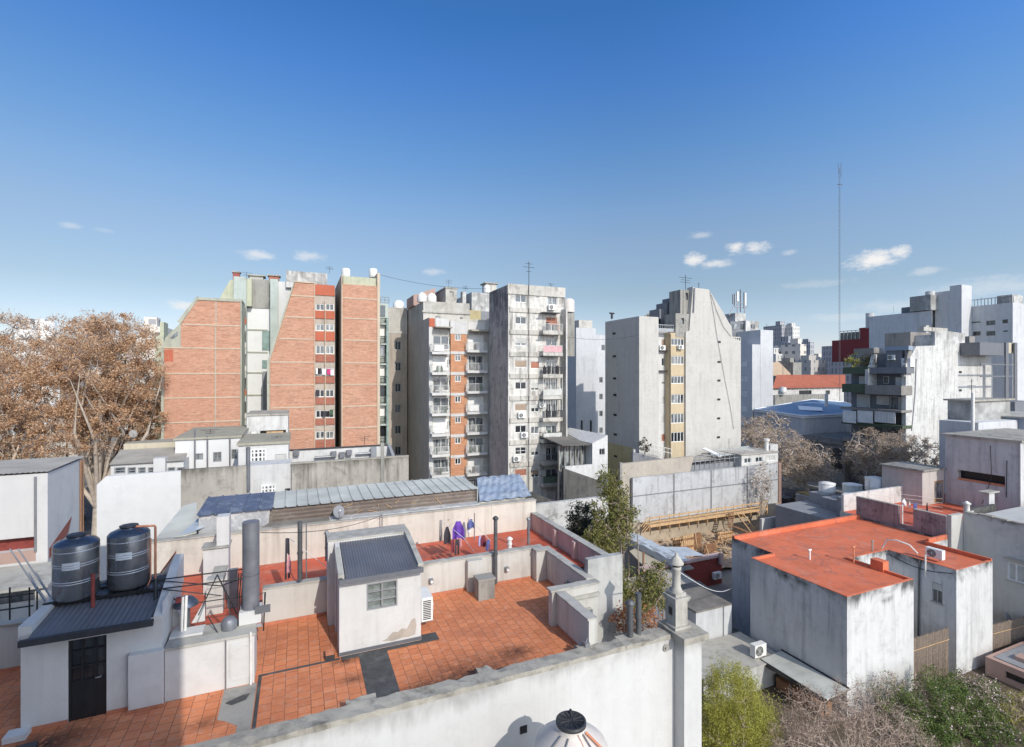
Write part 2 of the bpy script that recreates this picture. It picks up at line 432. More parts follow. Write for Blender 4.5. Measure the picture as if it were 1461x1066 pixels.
DEF.update(
 white_party=plaster((.82,.815,.80), amt=.22, streak=.3, patch=.07),
 party_front=plaster((.80,.795,.775), dirt=(.34,.33,.31), amt=.14, streak=.22, patch=.07, top=12.06, toph=.9, topamt=.5, crack=.16),
 soot_wall=plaster((.13,.127,.12), dirt=(.03,.03,.03), amt=.6, streak=.8, patch=.3), mottled_wall=plaster((.74,.73,.71), dirt=(.07,.07,.065), amt=.95, streak=.9, patch=.2), old_purple=plaster((.38,.31,.32), dirt=(.10,.075,.08), amt=.95, streak=.7, patch=.35, crack=.5),
 white_clean=plaster((.84,.83,.81), amt=.12, streak=.12, patch=.06),
 white_shed=plaster((.82,.81,.785), amt=.14, streak=.16, patch=.07),
 cream_wall=plaster((.74,.70,.62), dirt=(.25,.21,.16), amt=.25, streak=.45, patch=.1, top=13.5, toph=.6, topamt=.35),
 cream_low=plaster((.76,.74,.69), dirt=(.22,.2,.17), amt=.25, streak=.35, patch=.1, top=13.1, toph=.4, topamt=.4),
 pink_wall=plaster((.62,.46,.42), dirt=(.2,.14,.13), amt=.3, streak=.35, patch=.12),
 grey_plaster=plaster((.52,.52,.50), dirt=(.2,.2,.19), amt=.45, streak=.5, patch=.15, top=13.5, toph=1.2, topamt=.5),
 old_grey=plaster((.46,.43,.38), dirt=(.13,.12,.10), amt=.6, streak=.75, patch=.2, top=13.9, toph=1.8, topamt=.75),
 glare_white=plaster((.92,.92,.91), amt=.05, streak=.05, patch=.03),
 house_white=plaster((.84,.84,.83), dirt=(.13,.13,.125), amt=.25, streak=.36, patch=.08, top=7.05, toph=1.5, topamt=.95),
 house_back=plaster((.74,.73,.69), dirt=(.2,.2,.18), amt=.28, streak=.2, patch=.1, top=9.0, toph=.5, topamt=.8),
 coping=plaster((.46,.43,.37), dirt=(.09,.085,.07), amt=.8, streak=.5, patch=.25),
 coping_pale=plaster((.58,.56,.50), dirt=(.14,.13,.11), amt=.6, streak=.4, patch=.2),
 cement=plaster((.40,.38,.34), dirt=(.12,.11,.1), amt=.5, streak=.3, patch=.2),
 cement_dark=plaster((.085,.085,.085), dirt=(.2,.2,.2), amt=.5, streak=.3, patch=.3),
 bare_plaster=plaster((.47,.42,.36), dirt=(.26,.22,.18), amt=.5, streak=.2, patch=.2),
 stone_pier=plaster((.50,.48,.43), dirt=(.16,.15,.13), amt=.6, streak=.6, patch=.2),
 tiles=tilefloor((.68,.25,.115), (.54,.18,.08), (.17,.085,.055), .3,
     stains=((4.3,12.75,2.5,1.0),(2.9,12.8,.8,1.0),(1.25,15.0,.55,1.0),(-5.2,14.2,1.5,1.0),(5.9,13.5,.8,.8),(-2.0,13.6,.6,.6),(1.35,14.0,.5,.7))),
 red_floor=membrane((.58,.125,.07), 1.3),
 red_roof=membrane((.66,.175,.085), 1.0),
 skirting=simple((.44,.17,.095), .85, 0, .25, 4),
 brick=brickwall((.52,.25,.158), (.42,.19,.12), (.56,.43,.33)),
 brick_red=brickwall((.40,.13,.085), (.33,.11,.075), (.36,.24,.19)),
 brick_orange=brickwall((.56,.26,.14), (.50,.22,.115), (.50,.36,.26)),
 brick_old=brickwall((.34,.20,.15), (.28,.17,.14), (.36,.30,.27)),
 band_cream=plaster((.66,.55,.42), dirt=(.3,.25,.17), amt=.3, streak=.3, patch=.1),
 trim_green=plaster((.43,.43,.35), dirt=(.15,.16,.12), amt=.3, streak=.45, patch=.12),
 green_glass=simple((.19,.27,.245), .3, 0, .3, 1.5),
 pale_green=plaster((.50,.51,.38), dirt=(.2,.2,.14), amt=.3, streak=.35, patch=.1),
 sea_green=plaster((.46,.51,.47), dirt=(.2,.22,.2), amt=.3, streak=.4, patch=.1),
 red_band=plaster((.50,.15,.09), dirt=(.2,.07,.05), amt=.2, streak=.3, patch=.1),
 beige_tower=plaster((.50,.44,.38), dirt=(.24,.21,.19), amt=.4, streak=.5, patch=.15),
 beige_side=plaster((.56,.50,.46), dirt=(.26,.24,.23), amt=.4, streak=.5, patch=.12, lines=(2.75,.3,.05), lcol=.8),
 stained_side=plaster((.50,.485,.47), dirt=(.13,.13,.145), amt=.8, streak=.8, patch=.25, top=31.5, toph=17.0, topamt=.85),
 tower_cream=plaster((.76,.73,.67), dirt=(.24,.22,.18), amt=.3, streak=.45, patch=.12, top=30.2, toph=5, topamt=.4),
 tower_white=plaster((.90,.87,.81), dirt=(.15,.14,.125), amt=.65, streak=.8, patch=.12, top=30.9, toph=4, topamt=.75),
 band_dirty=plaster((.68,.65,.59), dirt=(.15,.14,.12), amt=.55, streak=.75, patch=.2),
 conc=plaster((.62,.60,.555), dirt=(.33,.31,.29), amt=.36, streak=.42, patch=.08, lines=(2.75,.55,.06), lcol=.86),
 conc_dark=plaster((.36,.35,.32), dirt=(.10,.10,.09), amt=.6, streak=.8, patch=.2),
 yellow_panel=plaster((.56,.46,.31), dirt=(.3,.22,.12), amt=.2, streak=.25, patch=.1),
 ochre_wall=plaster((.55,.47,.27), dirt=(.25,.2,.12), amt=.3, streak=.4, patch=.12),
 panel_pale=plaster((.60,.61,.62), dirt=(.26,.25,.25), amt=.75, streak=.8, patch=.12, top=8.4, toph=.8, topamt=.4),
 rubble=plaster((.52,.44,.34), dirt=(.22,.17,.12), amt=.7, streak=.3, patch=.3),
 earth=simple((.38,.29,.21), .95, 0, .35, 1.2, .1, (.22,.15,.10), .7), moss_roof=plaster((.42,.39,.31), dirt=(.16,.17,.12), amt=.6, streak=.3, patch=.2),
 blue_facade=plaster((.30,.36,.44), dirt=(.2,.22,.25), amt=.2, streak=.2, patch=.1),
 white_cool=plaster((.78,.79,.80), dirt=(.3,.32,.34), amt=.3, streak=.4, patch=.08),
 dark_green=plaster((.10,.13,.085), dirt=(.06,.07,.05), amt=.3, streak=.3, patch=.15),
 slate_facade=plaster((.22,.23,.25), dirt=(.1,.1,.11), amt=.3, streak=.3, patch=.15),
 stone_facade=plaster((.30,.28,.26), dirt=(.12,.12,.11), amt=.5, streak=.5, patch=.2),
 white_worn=plaster((.87,.86,.83), dirt=(.2,.19,.175), amt=.55, streak=.6, patch=.14, top=27.5, toph=7, topamt=.55),
 maroon=plaster((.20,.045,.05), dirt=(.2,.05,.05), amt=.2, streak=.2, patch=.1),
 lilac=plaster((.68,.67,.665), dirt=(.27,.25,.27), amt=.5, streak=.6, patch=.1),
 pink_pale=plaster((.62,.57,.54), dirt=(.3,.24,.24), amt=.3, streak=.3, patch=.1),
 clay_wall=plaster((.46,.32,.27), dirt=(.25,.17,.15), amt=.25, streak=.25, patch=.12),
 mid_grey=plaster((.30,.31,.33), dirt=(.14,.14,.15), amt=.4, streak=.5, patch=.15),
 asphalt=simple((.05,.05,.052), .9, 0, .25, 1.5), pavement=simple((.30,.29,.27), .9, 0, .2, 2.0),
 ground=simple((.22,.20,.17), .95, 0, .3, .4), paint_white=simple((.75,.75,.72), .8),
 soil=simple((.10,.075,.05), .95, 0, .4, 2.0),
 frame_white=simple((.72,.72,.70), .5), frame_grey=simple((.30,.31,.32), .45, .3), frame_black=simple((.025,.027,.03), .4, .2), frame_wood=simple((.33,.2,.1), .6),
 glass=glass(), glass_dark=glass((.015,.018,.022)), glass_shed=simple((.16,.18,.17), .25, 0, .5, 5.0, .6),
 shutter_wood=simple((.36,.27,.20), .7, 0, .2, 1), shutter_red=simple((.36,.15,.10), .7, 0, .2, 1), shutter_grey=simple((.50,.50,.47), .7, 0, .2, 1), shutter_white=simple((.72,.72,.70), .7, 0, .15, 1), shutter_blue=simple((.42,.48,.58), .6, 0, .12, 1),
 rail_white=simple((.70,.70,.67), .5, 0, .15), mast_steel=simple((.12,.125,.14), .6, .2), rail_grey=simple((.33,.34,.35), .5, .2), rail_dark=simple((.04,.04,.045), .5, .2),
 ac_white=simple((.74,.74,.71), .45, 0, .08), black_metal=simple((.02,.02,.022), .5, .2), grey_metal=simple((.28,.285,.30), .45, .5, .12),
 dark_pipe=simple((.10,.105,.11), .5, .2, .25, 4), duct_grey=simple((.20,.205,.225), .45, .35, .2, 2.5, None, (.3,.3,.3), .4), pvc_white=simple((.72,.70,.66), .5), rust_pipe=simple((.55,.22,.12), .6, 0, .25, 5), red_paint=simple((.24,.05,.04), .5, .1, .3, 5),
 roof_corr=metalsheet((.165,.17,.19), rust=(.09,.09,.10), ramt=.35, rough=.5, metal=.3, streakdir=(5, .3, .3)),
 flash_dark=simple((.05,.052,.058), .5, .3, .2), flash_grey=simple((.16,.165,.18), .5, .3, .15),
 tank_steel=metalsheet((.23,.235,.245), rust=(.10,.105,.12), ramt=.35, rough=.3, metal=.7, streakdir=(1.5, 1.5, .3)),
 tank_hoop=simple((.50,.51,.53), .4, .4), tank_dark=simple((.10,.12,.16), .3, .55, .15), tank_label=simple((.62,.64,.66), .6),
 tank_beige=simple((.60,.55,.50), .55, 0, .06, 1.0), tank_white=simple((.70,.70,.68), .6, 0, .12, 1.2), tank_pale=simple((.52,.56,.53), .6, 0, .15, 1.2),
 lid_black=simple((.035,.036,.038), .55, 0, .3, 6),
 panel_grey=metalsheet((.50,.51,.465), rust=(.30,.29,.26), ramt=.4, rough=.7, metal=0, streakdir=(.5, 2, 2)),
 panel_blue=metalsheet((.105,.135,.20), rust=(.05,.065,.10), ramt=.5, rough=.5, metal=.15, flake=(.36,.40,.45), famt=.45),
 foil=metalsheet((.50,.51,.52), rust=(.15,.15,.16), ramt=.6, rough=.45, metal=.3, streakdir=(2.4,2.4,2.4), flake=(.75,.75,.74), famt=.7),
 foil_blue=metalsheet((.30,.36,.44), rust=(.18,.22,.3), ramt=.55, rough=.5, metal=.2, streakdir=(.6,2.4,2.4), flake=(.55,.58,.6), famt=.5),
 brown_corr=metalsheet((.17,.135,.115), rust=(.10,.07,.055), ramt=.6, rough=.75, metal=0, streakdir=(.5, 6, 6), flake=(.27,.24,.21), famt=.5),
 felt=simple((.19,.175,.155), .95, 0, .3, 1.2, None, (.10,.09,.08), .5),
 fibro=metalsheet((.40,.37,.32), rust=(.18,.17,.15), ramt=.5, rough=.85, metal=0, streakdir=(.5, 3, 3)),
 blue_roof=metalsheet((.15,.235,.36), rust=(.10,.16,.27), ramt=.3, rough=.5, metal=.1), white_fascia=simple((.74,.76,.78), .6),
 clay_tile=metalsheet((.42,.13,.075), rust=(.30,.09,.05), ramt=.4, rough=.85, metal=0, streakdir=(2, .6, 2), flake=(.50,.28,.2), famt=.3),
 tarp=metalsheet((.46,.52,.58), rust=(.33,.38,.44), ramt=.4, rough=.5, metal=.1, streakdir=(.6, 2, 2)), tarp_dark=simple((.30,.33,.35), .7), sand_roof=plaster((.58,.52,.40), dirt=(.3,.26,.2), amt=.4, streak=.2, patch=.15),
 timber=simple((.55,.36,.19), .8, 0, .25, 3), timber_dark=simple((.26,.14,.075), .85, 0, .3, 3), reed=simple((.23,.185,.15), .9, 0, .35, 8, .1),
 bark=simple((.25,.20,.16), .9, 0, .35, 3), bark_pale=simple((.46,.39,.32), .9, 0, .3, 2), twig=simple((.42,.33,.27), .9, 0, .3, 2), twig_pale=simple((.60,.51,.44), .9, 0, .2, 2),
 leaf_plane=leafmat(((.36,.21,.115),(.58,.36,.21),(.70,.49,.31),(.58,.31,.18)), .3),
 leaf_pale=leafmat(((.34,.25,.18),(.50,.39,.29),(.64,.53,.40),(.44,.32,.23)), .25),
 leaf_olive=leafmat(((.08,.10,.03),(.16,.18,.055),(.32,.29,.09),(.11,.13,.045)), .3),
 leaf_dark=leafmat(((.02,.028,.02),(.035,.045,.03),(.06,.07,.045)), .15),
 leaf_bamboo=leafmat(((.26,.29,.055),(.42,.42,.09),(.56,.52,.13),(.33,.37,.08)), .4),
 leaf_green=leafmat(((.06,.10,.03),(.11,.17,.045),(.22,.28,.08),(.08,.13,.035)), .3),
 leaf_bush=leafmat(((.26,.18,.13),(.42,.31,.235),(.56,.44,.36),(.32,.20,.15)), .2),
 leaf_red=leafmat(((.30,.11,.05),(.46,.19,.08),(.40,.14,.06),(.28,.20,.06)), .2), flower=leafmat(((.62,.45,.48),(.74,.62,.62),(.55,.38,.4)), .2),
 car_dark=simple((.03,.032,.038), .25, .2, .1), car_white=simple((.68,.69,.70), .3, 0, .06), car_silver=simple((.34,.35,.36), .3, .5, .08), tyre=simple((.02,.02,.02), .9), van_yellow=simple((.45,.34,.16), .5),
 cloth_purple=simple((.14,.055,.36), .9, 0, .25, 6), cloth_dark=simple((.045,.04,.05), .9, 0, .3, 6), cloth_grey=simple((.25,.235,.23), .9, 0, .2, 6), cloth_blue=simple((.10,.12,.30), .9, 0, .3, 6), cloth_white=simple((.74,.72,.72), .9, 0, .1, 6), cloth_maroon=simple((.22,.045,.06), .9, 0, .25, 6), cloth_pink=simple((.62,.30,.33), .9, 0, .2, 6), cloth_magenta=simple((.50,.05,.17), .9), cloth_lilac=simple((.42,.38,.62), .9, 0, .2, 5),
 mesh_green=simple((.16,.24,.17), .8, 0, .3, 4), pot_green=simple((.05,.09,.05), .8, 0, .5, 8), skyline_a=farfacade((.62,.61,.58), (.13,.14,.16)), skyline_b=farfacade((.50,.48,.45), (.10,.11,.13), 2.4, 2.9, .4), skyline_c=farfacade((.68,.63,.56), (.16,.16,.17), 3.2, 3.0, .45), skyline_d=farfacade((.40,.40,.42), (.09,.10,.12), 1.4, 2.8, .2), skyline_e=farfacade((.46,.28,.22), (.10,.09,.10), 2.2, 2.9, .45),
 peach=plaster((.62,.47,.34), dirt=(.35,.26,.2), amt=.2, streak=.2, patch=.1),
)
# =============== setting: ground, avenue, yards
S = 'structure'
bx(-2500, 2500, -1500, 3500, -.5, 0).build('ground', 'ground', kind=S)
bx(58.0+3.5, 86.9-3.5, -60, 900, .004, .008).build('avenue_road', 'asphalt', kind=S)
bx(54.0, 58.0+3.5, 26, 900, .001, .13).build('avenue_pavement', 'pavement', kind=S)
bx(86.9-3.5, 87.0, -20, 900, .001, .13).build('avenue_pavement', 'pavement', kind=S)
b = MB()
for i in range(30): b.box(72.3, 72.45, 20+i*6, 23+i*6, .010, .013)
b.build('lane_marking', 'paint_white', kind=S)
bx(-34, -17, 20, 600, .004, .008).build('side_road', 'asphalt', kind=S)
bx(-17, -13.8, 20, 600, .001, .13).build('side_pavement', 'pavement', kind=S)
bx(11.3, 50, 8, 27, .004, .02).build('garden_soil', 'soil', kind=S)
b = MB()
gx = np.linspace(31, 57, 40); gy = np.linspace(38, 46.2, 16)
for i in range(39):
    for j in range(15):
        hh = lambda x, y: .15 + .3*abs(math.sin(x*1.3+y)*math.cos(y*1.9-x*.4)) + max(0, (y-44.0))*.25
        b.quad(*[(x, y, hh(x, y)) for x, y in ((gx[i],gy[j]),(gx[i+1],gy[j]),(gx[i+1],gy[j+1]),(gx[i],gy[j+1]))])
b.build('excavated_earth', 'earth', kind=S)

# =============== the terrace building in the foreground
ZF = 11.8
T = thing('terrace_building', 'white terrace building with orange tiled roof terrace and weathered parapet', 'building', (3, 15, 0))
b = MB()
b.box(-30, 11.15, 11.97, 12.28, 0, 12.05)
px0, px1 = XY(957, 11.97), 11.0
b.box(XY(978, 11.5), 11.12, 11.55, 11.966, 0, 12.0)
b.build('party_wall', 'party_front', T)
b = MB()
b.rough(-12, XY(893, 11.9), 11.90, 12.36, 12.053, 12.19)
b.rough(XY(893, 11.9)+.003, XY(957, 11.9), 11.90, 12.46, 12.053, 12.19)
b.rough(XY(978,11.5)-.12, 11.3, 11.42, 12.6, 12.055, 12.25, amp=.01)
for x0, x1 in ((1.05, 1.75), (4.35, 4.75), (7.35, 7.6)): b.rough(x0, x1, 12.37, 12.62, 11.85, 12.16, .1, .02)   # mortar humps on the inner edge
b.build('parapet_coping', 'coping', T)
MB().box(-30, 7.98, 12.3, 24.0, 11.5, ZF).box(7.981, 9.3, 14.39, 24.0, 11.5, ZF).build('roof_slab', 'white_clean', T)
MB().box(-9.9, 7.68, 12.29, 18.08, ZF+.001, ZF+.012).build('tile_floor', 'tiles', T)
MB().box(7.681, 9.048, 14.602, 18.08, ZF+.001, ZF+.012).build('tile_floor', 'tiles', T)
MB().box(-4.9, 11.3, 18.36, 23.88, ZF+.001, ZF+.013).build('red_floor', 'red_floor', T)
b = MB()
b.box(-1.05, 9.05, 18.1, 18.34, ZF-.2, 12.98); b.box(-12, -5.85, 18.1, 18.34, ZF-.2, 13.08)
b.box(4.55+1.3, 5.15+1.3, 17.86, 18.098, ZF, 12.96)                # the buttress
b.box(8.62, 9.04, 17.7, 18.098, ZF, 13.0)
b.box(9.05, 9.3, 14.62, 18.1, ZF-.3, 12.97)
b.box(7.7, 7.96, 12.37, 14.36, ZF-.3, 12.88); b.box(7.55, 7.98, 14.36, 14.6, ZF-.3, 12.93)
b.box(7.98, 9.3, 14.38, 14.6, 9.0, 12.93)
b.build('terrace_wall', 'cream_low', T)
b = MB()
b.rough(-1.05, 9.1, 18.07, 18.37, 12.983, 13.03, amp=.008); b.rough(-12, -5.85, 18.07, 18.37, 13.083, 13.12, amp=.008); b.rough(8.59, 9.07, 17.66, 18.066, 13.003, 13.04, amp=.008)
b.rough(9.03, 9.34, 14.66, 18.06, 12.973, 13.02, amp=.008); b.rough(7.66, 8.0, 12.37, 14.31, 12.883, 12.93, amp=.008); b.rough(7.5, 9.36, 14.33, 14.65, 12.933, 12.985, amp=.008)
b.rough(7.98, 9.32, 14.27, 14.376, 12.55, 12.66, amp=.008); b.rough(8.0, 9.0, 14.31, 14.376, 12.1, 12.2, amp=.008)
b.build('wall_coping', 'coping_pale', T)
b = MB()
b.box(9.3, 10.75, 15.0, 15.22, 0, 13.5)
b.build('high_wall', 'grey_plaster', T)
for q in ((-1.05, 5.84, 18.08, 18.097), (6.46, 8.6, 18.08, 18.097), (7.682, 7.697, 12.4, 14.3), (9.032, 9.047, 14.7, 17.6), (-12, -5.85, 18.08, 18.097)):   # red skirting where the walls meet the floor
    MB().box(*q, ZF+.014, ZF+.11).build('skirting', 'skirting', T)
MB().box(1.62, 2.42, 12.37, 15.1, ZF+.0125, ZF+.022).build('cement_strip', 'cement_dark', T)
MB().box(1.15, 4.0, 15.03, 15.2, ZF+.0235, ZF+.035).box(3.5, 4.0, 15.2, 15.5, ZF+.0135, ZF+.03).build('cement_strip', 'cement_dark', T)
b = MB(); b.box(-.98, 1.1, 15.1, 15.19, ZF+.0125, ZF+.02); b.box(-.98, -.9, 12.4, 15.1, ZF+.0125, ZF+.02)
b.build('floor_joint', 'cement_dark', T)
b = MB(); b.prism([(-1.75,14.82,ZF+.0135),(-1.0,14.82,ZF+.0135),(-1.0,12.45,ZF+.0135),(-1.3,12.6,ZF+.0135),(-1.3,13.2,ZF+.0135),(-1.6,13.5,ZF+.0135),(-1.75,13.6,ZF+.0135)], (0,0,.012))
b.build('cement_patch', 'cement', T)
b = MB(); b.prism([(-1.66,14.2,ZF+.027),(-1.5,14.05,ZF+.027),(-1.2,14.15,ZF+.027),(-1.12,14.4,ZF+.027),(-1.3,14.38,ZF+.027),(-1.45,14.32,ZF+.027)], (0,0,.006))
b.build('damp_patch', 'cement_dark', T)
for x in (.55, 3.95, 6.95): MB().box(x-.28, x+.28, 12.368, 12.42, ZF+.013, ZF+.05).build('drain_slot', 'red_paint', T)
# rear boundary of the red terrace
b = MB()
b.box(-6.5, 11.6, 23.9, 24.12, ZF-2, 13.27)
for x in (-3.6, -2.1, .25, 2.6, 6.6, 9.1): b.box(x, x+.025, 23.88, 23.897, ZF+.02, 13.25)
b.build('back_wall', 'cream_wall', T)
b = MB(); b.box(11.35, 11.6, 17.0, 23.88, ZF-2, 12.62)
for y in (17.3, 19.2, 21.0): b.box(11.18, 11.345, y, y+.22, ZF, 12.55)
b.build('side_wall', 'pink_wall', T)
MB().box(11.3, 11.65, 16.95, 23.88, 12.623, 12.67).build('wall_coping', 'coping_pale', T)
MB().box(-6.5, 11.62, 23.86, 24.3, 13.273, 13.32).build('wall_coping', 'coping_pale', T)
# tall chimney column and a flue box on the left of the red terrace
b = MB(); xa, xb = XY(290, 21.5), XY(326, 21.5); b.box(xa, xb, 21.5, 22.1, ZF, ZY(308, 782, 21.5)); b.box(xa+.42, xb+.02, 21.55, 22.05, ZY(308,782,21.5), ZY(318, 738, 21.5))
ch = b.build('chimney_stack', 'white_clean', None, 'white stepped masonry chimney on the red roof left of the big grey flue', 'chimney')
MB().box(xa-.06, xb+.05, 21.42, 22.16, ZY(308,782,21.5)+.002, ZY(308,782,21.5)+.06).build('cap', 'coping_pale', ch)

# shed with the corrugated roof
SH = thing('roof_shed', 'small white rooftop shed with dark corrugated roof and steel window', 'shed', (2.3, 16.2, ZF))
fr = ('F', 15.25); hw = hole(fr, 523, 830, 567, 868)
b = MB(); b.wall(fr, 1.1, 3.48, ZF, 14.08, [hw], .12); b.wall(('L', 1.1), 15.25, 17.27, ZF, 14.2, [(15.95, 16.75, ZF, 13.8)], .5); b.wall(('R', 3.48), 15.25, 17.27, ZF, 14.2)
b.box(.9, 3.48, 17.272, 18.09, ZF, 14.52)
b.prism([(1.1,15.25,14.08),(1.1,17.27,14.2),(1.1,17.27,14.5),(1.1,15.25,14.13)], (.14,0,0)); b.prism([(3.34,15.25,14.08),(3.34,17.27,14.2),(3.34,17.27,14.5),(3.34,15.25,14.13)], (.14,0,0))
b.build('wall', 'white_shed', SH)
b = MB(); b.corr((1.26,15.02,14.10),(3.33,15.02,14.10),(3.33,17.27,14.46),(1.26,17.27,14.46), 26, .028)
b.build('roof', 'roof_corr', SH)
b = MB(); b.box(1.08, 3.5, 14.98, 15.06, 13.98, 14.12); b.box(1.08, 3.5, 15.06, 15.24, 13.98, 14.0)
b.build('gutter', 'flash_grey', SH)
b = MB()
b.prism([(1.06,15.1,14.14),(1.06,16.75,14.40),(1.06,16.75,14.50),(1.06,15.1,14.23)], (.15,0,0)); b.prism([(3.36,15.1,14.14),(3.36,17.27,14.5),(3.36,17.27,14.60),(3.36,15.1,14.23)], (.16,0,0))
b.box(.88, 3.52, 17.26, 18.11, 14.522, 14.585); b.build('coping', 'coping_pale', SH)
w = window(SH, fr, hw, 'grid', 'frame_grey', 'glass_shed', .06, n=2, rows=3, t=.045)
b = MB()
p = [(2.3,12.02),(2.45,12.06),(2.62,12.22),(2.78,12.2),(2.9,12.28),(3.05,12.24),(3.2,12.5),(3.3,12.52),(3.34,12.3),(3.3,12.02),(3.1,11.98),(2.9,12.0),(2.6,11.96)]
b.prism([(x, 15.25-.004, z) for x, z in p], (0, .003, 0)); b.build('bare_patch', 'bare_plaster', SH)
MB().box(1.08, 3.5, 15.225, 15.246, ZF+.036, ZF+.13).build('skirting', 'flash_grey', SH)
ac = ac_unit(None, (3.74, 15.95, ZF+.35), sx=.85, sz=.80, sy=.36, label='white air conditioner outdoor unit on the right side of the rooftop shed')
for i in range(11): MB().box(3.74-.425-.012, 3.74-.425-.002, 15.83, 16.08, ZF+.47+i*.056, ZF+.497+i*.056).build('louvre', 'black_metal', ac)
MB().box(3.5, 4.0, 15.75, 15.79, ZF+.29, ZF+.345).build('bracket', 'grey_metal', ac)
ac.rotation_euler = (0, 0, math.radians(90))

# stair house on the left with its steel door, metal roof and two tanks
LB = thing('stair_house', 'white stair house with black steel door under a dark ribbed roof', 'shed', (-4.3, 15.8, ZF))
fr = ('F', 14.87); hd = (XY(97, 14.87), XY(152, 14.87), ZF, ZY(125, 910, 14.87))
b = MB(); b.wall(fr, -5.8, -3.1, ZF, 13.98, [hd], .1)
b.wall(('L', -5.8), 14.87, 17.1, ZF, 14.0); b.wall(('R', -3.1), 14.87, 17.1, ZF, 14.3); b.quad((-5.8,17.1,ZF),(-3.1,17.1,ZF),(-3.1,17.1,14.3),(-5.8,17.1,14.3))
b.box(-5.86, -5.62, 14.9, 17.2, 13.9, 14.22); b.prism([(-3.28,14.84,13.9),(-3.28,17.2,13.9),(-3.28,17.2,14.75),(-3.28,16.5,14.6),(-3.28,14.84,14.0)], (.22,0,0))
b.box(-3.75, -3.06, 14.68, 14.866, ZF, 13.2)
b.box(-6.0, -5.6, 14.55, 14.868, ZF, ZF+.14)
b.build('wall', 'white_clean', LB)
b = MB(); b.corr((-5.6,14.62,14.0),(-3.3,14.62,14.0),(-3.3,17.1,14.22),(-5.6,17.1,14.22), 20, .028); b.build('roof', 'roof_corr', LB)
MB().box(-5.72, -3.22, 14.52, 14.62, 13.9, 14.04).build('gutter', 'flash_dark', LB)
b = MB(); f = fr; u0, u1, v0, v1 = hd
for a, c in ((u0, u0+.05), (u1-.05, u1), (u0+.24, u0+.28), (u1-.24, u1-.2)): b.fbox(f, a, c, v0+.02, v1, .03, .07)
for z in (v0+.9, v0+1.25, v0+1.62, v1-.04): b.fbox(f, u0, u1, z, z+.04, .025, .075)
b.fbox(f, u0+.05, u1-.05, v0+.02, v0+.9, .045, .065)
dr = b.build('door', 'frame_black', LB)
MB().fbox(f, u0+.04, u1-.04, v0+.9, v1-.02, .077, .085).build('pane', 'glass_dark', dr)
MB().tube([(u1-.1, 14.87, v0+.98), (u1-.1, 14.81, v0+.98), (u1-.2, 14.81, v0+.98)], .012).build('handle', 'grey_metal', dr)
for q in ((-5.6, hd[0], 14.845, 14.866), (hd[1], -3.76, 14.845, 14.866), (-3.77, -3.04, 14.655, 14.676)): MB().box(*q, ZF+.013, ZF+.1).build('skirting', 'skirting', LB)
# lower block beside it (cistern housing)
CI = thing('cistern_block', 'long low white masonry block right of the stair house', 'wall', (-2.0, 15.3, ZF))
b = MB(); b.box(-3.05, -1.06, 14.87, 15.75, ZF, 13.08); b.box(-1.6, -1.08, 14.84, 14.866, ZF+.2, 12.95); b.box(-3.05, -2.3, 15.3, 15.75, 13.08, 13.2); b.build('wall', 'white_clean', CI)
MB().box(-3.06, -1.03, 14.83, 15.8, 13.082, 13.15).build('coping', 'coping_pale', CI)
MB().box(-1.62, -1.06, 14.83, 14.838, ZF+.3, 12.9).build('hatch', 'white_shed', CI)
MB().tube([(-1.72,14.83,13.1),(-1.72,14.83,ZF+.02)], .018).build('drainpipe', 'grey_metal', CI)
MB().tube([(-1.14,14.80,13.2),(-1.14,14.80,12.5),(-1.14,14.80,ZF+.02)], .03).build('drainpipe', 'pvc_white', CI)
# slanted stair bulkhead behind
b = MB(); xa, xb = XY(226, 17.6), XY(247, 17.6); zt = ZY(246, 794, 17.6); zb = ZY(235, 880, 17.6)
b.prism([(xa,17.6,zb),(xb,17.6,zb),(xb,17.6,zt),(xa,17.6,ZY(226,826,17.6))], (0,.25,0)); b.prism([(xa-.4,17.6,ZF),(xb,17.6,ZF),(xb,17.6,zb),(xa-.4,17.6,zb)], (0,.25,0))
o = b.build('stair_bulkhead', 'white_clean', None, 'narrow white wedge wall with a sloping terracotta edge beside the tanks', 'wall')
b = MB(); b.prism([(xa-.05,17.55,ZY(226,828,17.6)),(xb+.02,17.55,zt),(xb+.02,17.55,zt+.08),(xa-.05,17.55,ZY(226,828,17.6)+.08)], (0,.36,0)); b.build('coping', 'skirting', o)

def steel_tank(c, r, h, label, cap=True):
    t = thing('water_tank', label, 'water tank', c, 'steel water tanks on the stair house')
    MB().lathe(c, [(r*.93, 0), (r, .05), (r, h-.08), (r*.985, h-.06)], 56).build('body', 'tank_steel', t)
    for z in (.30, .34, .60, .64, .86): MB().lathe((c[0], c[1], c[2]+h*z), [(r*1.0, -.012), (r*1.012, -.004), (r*1.012, .004), (r*1.0, .012)], 56).build('hoop', 'tank_hoop', t)
    MB().lathe((c[0], c[1], c[2]+h-.06), [(r*.985, 0.001), (r*.9, .05), (r*.62, .11), (r*.4, .13), (r*.4, .16)], 48).build('shoulder', 'tank_dark', t)
    l = MB(); l.lathe((c[0], c[1], c[2]+h+.102), [(r*.36, 0), (r*.47, .015), (r*.47, .05), (r*.3, .06)], 8); l.build('lid', 'flash_dark', t)
    # paper label on the front
    d = Vector((-c[0], -c[1])).normalized(); a0 = math.atan2(d.y, d.x) - .25
    q = MB()
    for i in range(8):
        a, e = a0 - .38 + .76*i/8, a0 - .38 + .76*(i+1)/8
        q.quad(*[(c[0]+(r*1.004)*math.cos(g), c[1]+(r*1.004)*math.sin(g), c[2]+z) for g, z in ((a, h*.56), (e, h*.56), (e, h*.69), (a, h*.69))])
    q.build('plate', 'tank_label', t)
    return t
